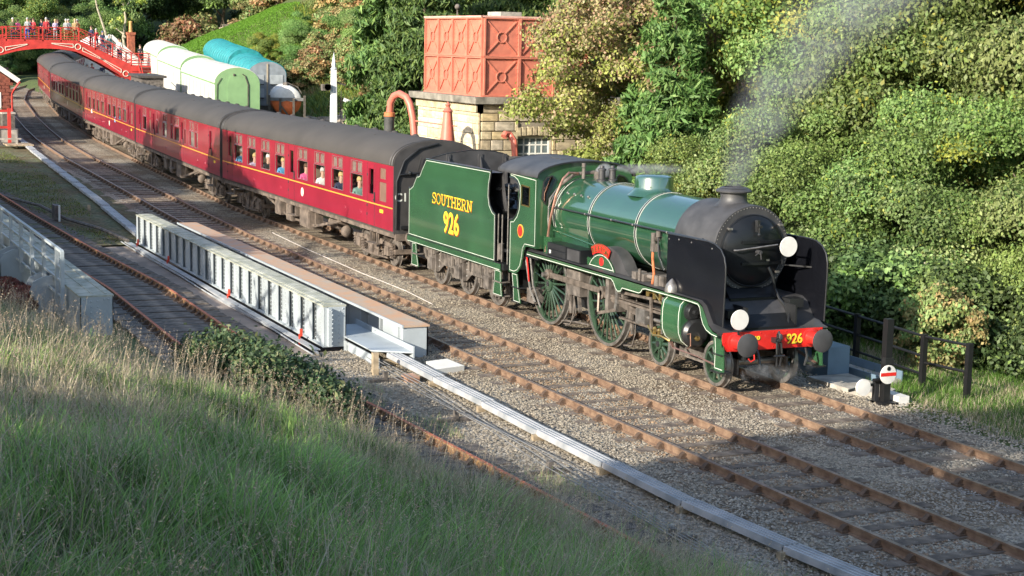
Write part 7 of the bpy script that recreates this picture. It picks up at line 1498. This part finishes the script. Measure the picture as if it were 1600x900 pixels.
def grass():
    r=np.random.RandomState(21)
    def bank(n,x0,x1,pw=1.0,ymin=-17.8,edge=.0):
        # more blades near the camera at the right-hand (x large) end
        x=x0+(x1-x0)*r.rand(n)**pw; yt=toe(x)+edge; y=yt-(yt-ymin)*r.rand(n)**1.0; 
        vl=-18.3-(x-28.3)*(.115)-1.2   # left limit of the view
        k=(y>vl)&((x-28.3)**2+(y+18.3)**2>9); x,y=x[k],y[k]; return np.stack([x,y,H(x,y)-.04],1)
    GC=np.array([(.20,.33,.08),(.26,.42,.10),(.15,.24,.07),(.33,.44,.13),(.18,.29,.09)]); DC=np.array([(.48,.40,.27),(.42,.34,.23),(.54,.46,.32),(.34,.28,.20),(.44,.37,.28)])
    P=bank(230000,-18,25,.62); n=len(P); dry=np.clip(.34+.50*nz(P[:,0],P[:,1],.55)+.10*(toe(P[:,0])-P[:,1]<2.2),0,.85); isd=r.rand(n)<dry
    pv=np.clip(1+.55*nz(P[:,0]*1.0+5,P[:,1]*1.3,1.1)+.25*nz(P[:,0],P[:,1],2.7),.4,1.7)[:,None]; col=np.where(isd[:,None],DC[r.randint(0,5,n)],GC[r.randint(0,5,n)]*pv)*r.uniform(.7,1.25,(n,1)); h=np.where(isd,r.uniform(.25,.72,n),r.uniform(.2,.52,n)); h*=(.8+.5*nz(P[:,0]+3,P[:,1],.9)).clip(.4,1.3)
    h*=.85*np.clip((toe(P[:,0])-P[:,1])/3.2+.38,.38,1)
    blades('bank_grass',P,h,h*r.uniform(.2,1.15,n),np.where(isd,.008,.014)*r.uniform(.5,1.9,n),col,LG,3,4,(.15,.2),.42)
    P=bank(70000,12,25.5,.8); n=len(P); col=np.where((r.rand(n)<.3)[:,None],DC[r.randint(0,5,n)],GC[r.randint(0,5,n)]*[1.0,1.1,1])*r.uniform(.7,1.3,(n,1)); h=r.uniform(.25,.62,n)
    blades('long_grass',P,h,h*r.uniform(.3,1.1,n),r.uniform(.006,.015,n),col,LG,5,4,(.15,.2),.35)
    # tall dry flowering stems with seed heads
    P=bank(5200,-16,24,.6); n=len(P); h=r.uniform(.55,1.05,n); col=DC[r.randint(0,5,n)]*1.15
    o=blades('dry_stems',P,h,h*r.uniform(.1,.45,n),np.full(n,.0065),col,LG,8,4,(.3,.3))
    k=20; Q=[];C=[]; rr=np.random.RandomState(8); a=rr.uniform(0,2*PI,n); d=np.stack([np.cos(a),np.sin(a)],1)*.7+np.array([.3,.3]); d/=np.linalg.norm(d,axis=1)[:,None]
    # the same stem directions as above put the heads on the tips
    me=o.data; co=np.zeros(len(me.vertices)*3); me.vertices.foreach_get('co',co); co=co.reshape(-1,9,3); tip=co[:,8]; sub=co[:,4:8].mean(1)*0+ (co[:,6]+co[:,7])/2
    T=r.rand(n,14,1)*1.3; Hh=tip[:,None]*(1-T)+sub[:,None]*T+r.normal(0,.007,(n,14,3)); Hh=Hh.reshape(-1,3); cc=np.repeat(DC[r.randint(0,5,n)]*[1.05,.95,.95],14,axis=0)*r.uniform(.7,1.2,(n*14,1))
    me=leafcloud('seed_heads',Hh,np.tile([0,0,1.],(len(Hh),1)),.0085,cc,LG,3.0,seed=4); stuff(place('seed_heads',me))
    # ferns / bramble clump in the middle of the bank foot
    n=60000; cx=np.array([(-3.2,-10.3,.65),(-2.0,-10.2,.85),(-1.0,-10.1,.9),(0,-9.9,.8),(1.0,-9.8,.55),(2,-9.6,.4),(-2.4,-9.6,.6),(-.8,-9.3,.6),(.6,-9.2,.5),(1.2,-10.4,.6)]); i=r.randint(0,len(cx),n); u=r.normal(size=(n,3)); u/=np.linalg.norm(u,axis=1)[:,None]; u[:,2]=abs(u[:,2])
    Pp=cx[i]*[1,1,0]+u*cx[i][:,2:3]*1.12*r.uniform(.5,1,(n,1))**.5*[1,1,.95]; Pp+=r.normal(0,.10,Pp.shape)*[1,1,1.4]; Pp[:,2]=np.maximum(Pp[:,2],.0)+H(Pp[:,0],Pp[:,1])+.25
    me=leafcloud('bramble_thicket',Pp,u,.055,palette([(.05,.10,.04),(.07,.14,.055),(.09,.17,.07),(.04,.08,.035),(.16,.2,.08)],n,r),LM,1.9,seed=31); stuff(place('bramble_thicket',me))
    n=5000; cx=np.array([(-14.6,-12.3,.5),(-13.8,-12.6,.4),(-15.6,-12.6,.6)]); i=r.randint(0,3,n); u=r.normal(size=(n,3)); u/=np.linalg.norm(u,axis=1)[:,None]; u[:,2]=abs(u[:,2]); Pp=cx[i]*[1,1,0]+u*cx[i][:,2:3]; Pp[:,2]+=H(Pp[:,0],Pp[:,1])+.1
    me=leafcloud('dead_bracken',Pp,u,.07,palette([(.28,.10,.05),(.34,.15,.08),(.2,.1,.06)],n,r),LM,2.2,seed=33); stuff(place('dead_bracken',me))
    # weeds between the siding and the covers, on the cinders
    n=9000; x=r.uniform(-3,13,n); y=ycurve_v(T3,x)+r.uniform(.9,1.7,n)*1.0; k=nz(x,y,1.6)>.15; x,y=x[k],y[k]; n=len(x); P=np.stack([x,y,np.full(n,-.16)],1); h=r.uniform(.05,.26,n)
    blades('cinder_weeds',P,h,h*r.uniform(.2,.9,n),np.full(n,.006),np.where((r.rand(n)<.6)[:,None],DC[r.randint(0,5,n)],GC[r.randint(0,5,n)]),LG,12,3)
    # grass corner right of the fence, and the wood edge
    n=80000; x=r.uniform(-8,9,n); y=1.9+r.rand(n)*7.5; k=(y>2.35+.3*nz(x,y,1.3)+.35*np.clip(1.6-x,0,3)); x,y=x[k],y[k]; n=len(x); P=np.stack([x,y,H(x,y)-.05],1); isd=r.rand(n)<np.clip(.25+.4*nz(x,y,.8),.05,.9); h=r.uniform(.08,.30,n)*(1+.5*(y>6))
    blades('verge_grass',P,h,h*r.uniform(.3,1.1,n),np.full(n,.013),np.where(isd[:,None],DC[r.randint(0,5,n)],np.array([(.10,.20,.03),(.13,.23,.04),(.08,.16,.03)])[r.randint(0,3,n)])*r.uniform(.75,1.2,(n,1)),LG,14,2)
    # coarse vegetation on the hillside and field
    n=120000; x=-62-75*r.rand(n)**1.0; ht=np.interp(-x,[30,60,80,110,128,138,146,152,160,172],[16.5,16.5,16.5,20.5,21.5,15,15,18,25,32]); y=ht-1+24*r.rand(n)**1.1; fld=(x<-126)&(x>-150)&(y<32)
    P=np.stack([x,y,H(x,y)-.1],1); pat=nz(x,y,.28)+.5*nz(x,y,.9)+.2*r.normal(size=n); h=np.where(fld,.15,r.uniform(.25,.9,n)); col=np.where((pat>.15)[:,None],np.array(BRK)[r.randint(0,6,n)],np.array(GREENS+YEL)[r.randint(0,9,n)]); col[fld]=np.array([.13,.26,.035])*r.uniform(.8,1.2,(fld.sum(),1))
    blades('hillside_bracken',P,h,h*r.uniform(.4,1.1,n),np.where(fld,.14,.10)*r.uniform(.6,1.5,n),col*r.uniform(.8,1.15,(n,1)),LG,16,2)
    n=60000; x=-126-30*r.rand(n); y=17+16*r.rand(n); P=np.stack([x,y,H(x,y)-.03],1); h=np.full(n,.16)
    blades('field_grass',P,h,h*.8,np.full(n,.09),np.array([.14,.28,.035])*r.uniform(.8,1.2,(n,1)),LG,17,2)
    # moss and low grass left of the near girder
    n=40000; x=-27.5-45*r.rand(n)**1.1; y=-13+7.5*r.rand(n); k=(y<np.interp(x,[-77,-60,-42,-27],[-4.2,-5.2,-6.1,-7.2])-.1)&(abs(y-ycurve_v(T3,x))>1.1)&(nz(x,y,.5)+.3*r.normal(size=n)>-.1); x,y=x[k],y[k]; n=len(x); P=np.stack([x,y,np.interp(-x,[37,57,77,97],[0,.18,.35,.8])-.15],1); h=r.uniform(.03,.12,n)
    blades('moss_patches',P,h,h*.8,np.full(n,.035),np.array([(.13,.17,.035),(.18,.20,.05),(.09,.12,.035)])[r.randint(0,3,n)],LG,18,2)
def ycurve_v(T,x): return np.interp(-x,[-p[0] for p in T],[p[1] for p in T])
grass()
# ---------------------------------------------------------------- smoke and steam
def smoke(name,path,rad,dens,col=(.8,.8,.82),noise=1.3,thr=(.38,.68),axis=2):
    """volume whose density falls off softly from a curved plume axis (axis: 2 rises with z, 0/1 runs with x/y)"""
    mb=MB(); P=[Vector(p) for p in path]; mb.tube(P,0,14,[r*1.05 for r in rad]); o=mb.build(name,None,angle=180); stuff(o)
    m=bpy.data.materials.new(name); m.use_nodes=True; nt=m.node_tree; N=nt.nodes; L=nt.links; N.remove(N['Principled BSDF']); out=N['Material Output']
    pv=N.new('ShaderNodeVolumePrincipled'); pv.inputs['Color'].default_value=(*col,1); pv.inputs['Anisotropy'].default_value=.2
    tc=N.new('ShaderNodeTexCoord'); sp=N.new('ShaderNodeSeparateXYZ'); L.new(tc.outputs['Object'],sp.inputs[0])
    a0,a1=P[0][axis],P[-1][axis]; mr=N.new('ShaderNodeMapRange'); mr.inputs[1].default_value=a0; mr.inputs[2].default_value=a1; L.new(sp.outputs[axis],mr.inputs[0])
    oth=[k for k in range(3) if k!=axis]; lo=[min(p[k] for p in P) for k in oth]; hi=[max(p[k] for p in P)+1e-3 for k in oth]; rm=max(rad)
    cr=N.new('ShaderNodeValToRGB'); e=cr.color_ramp.elements; 
    while len(e)>1: e.remove(e[0])
    for i,(p,r_) in enumerate(zip(P,rad)):
        k=e[0] if i==0 else e.new(min(1,(p[axis]-a0)/(a1-a0))); k.position=(p[axis]-a0)/(a1-a0); k.color=((p[oth[0]]-lo[0])/(hi[0]-lo[0]),(p[oth[1]]-lo[1])/(hi[1]-lo[1]),r_/rm,1)
    L.new(mr.outputs[0],cr.inputs[0]); sc_=N.new('ShaderNodeSeparateColor'); L.new(cr.outputs[0],sc_.inputs[0])
    def mt(op,a,b):
        n=N.new('ShaderNodeMath'); n.operation=op
        for i,v in enumerate((a,b)):
            if v is None: continue
            if isinstance(v,(int,float)): n.inputs[i].default_value=v
            else: L.new(v,n.inputs[i])
        return n.outputs[0]
    d2=None
    for q in(0,1):
        c=mt('MULTIPLY_ADD',sc_.outputs[q],hi[q]-lo[q]); c.node.inputs[2].default_value=lo[q]; dd=mt('SUBTRACT',sp.outputs[oth[q]],c); dd=mt('MULTIPLY',dd,dd); d2=dd if d2 is None else mt('ADD',d2,dd)
    rr_=mt('MULTIPLY',sc_.outputs[2],rm); q=mt('DIVIDE',mt('SQRT',d2,None),rr_)
    n=N.new('ShaderNodeTexNoise'); n.inputs['Scale'].default_value=noise; n.inputs['Detail'].default_value=5; n.inputs['Distortion'].default_value=.8; L.new(tc.outputs['Object'],n.inputs['Vector'])
    ns=N.new('ShaderNodeMapRange'); ns.inputs[1].default_value=thr[0]; ns.inputs[2].default_value=thr[1]; L.new(n.outputs[0],ns.inputs[0])
    fo=N.new('ShaderNodeMapRange'); fo.interpolation_type='SMOOTHSTEP'; fo.inputs[1].default_value=.95; fo.inputs[2].default_value=.25; fo.inputs[3].default_value=0; fo.inputs[4].default_value=1; L.new(q,fo.inputs[0])
    fade=N.new('ShaderNodeMapRange'); fade.inputs[1].default_value=0; fade.inputs[2].default_value=1; fade.inputs[3].default_value=7.0; fade.inputs[4].default_value=.12; pw=mt('POWER',mr.outputs[0],.55); L.new(pw,fade.inputs[0])
    de=mt('MULTIPLY',mt('MULTIPLY',mt('MULTIPLY',ns.outputs[0],fo.outputs[0]),fade.outputs[0]),dens); L.new(de,pv.inputs['Density']); L.new(pv.outputs[0],out.inputs['Volume'])
    o.data.materials.clear(); o.data.materials.append(m); return o
smoke('smoke',[(-.9,0,3.93),(-.8,.1,4.5),(-.6,.6,5.6),(-.3,1.3,6.8),(.2,2.3,7.8),(.9,3.5,8.9),(1.9,4.9,10.2)],[.30,.6,1.0,1.5,2.1,2.8,3.3],.17,(.78,.78,.84),1.1,(.34,.62))
smoke('safety_valve_steam',[(-6.5,.25,3.9),(-6.3,.5,3.9),(-6.0,.95,3.9),(-5.6,1.6,3.95)],[.08,.15,.18,.15],3.2,(.95,.95,.95),2.5,(.35,.6),1)
smoke('cab_steam',[(-7.3,.2,3.75),(-6.95,.15,3.82),(-6.7,.15,3.8)],[.14,.22,.16],9,(.95,.95,.95),4,(.3,.55),0)
smoke('cylinder_steam',[(1.0,-.85,.42),(1.1,-.4,.5),(1.15,.1,.4),(1.2,.6,.6),(1.05,.95,.75)],[.15,.24,.22,.22,.15],.55,(.9,.9,.92),4,(.42,.62),1)
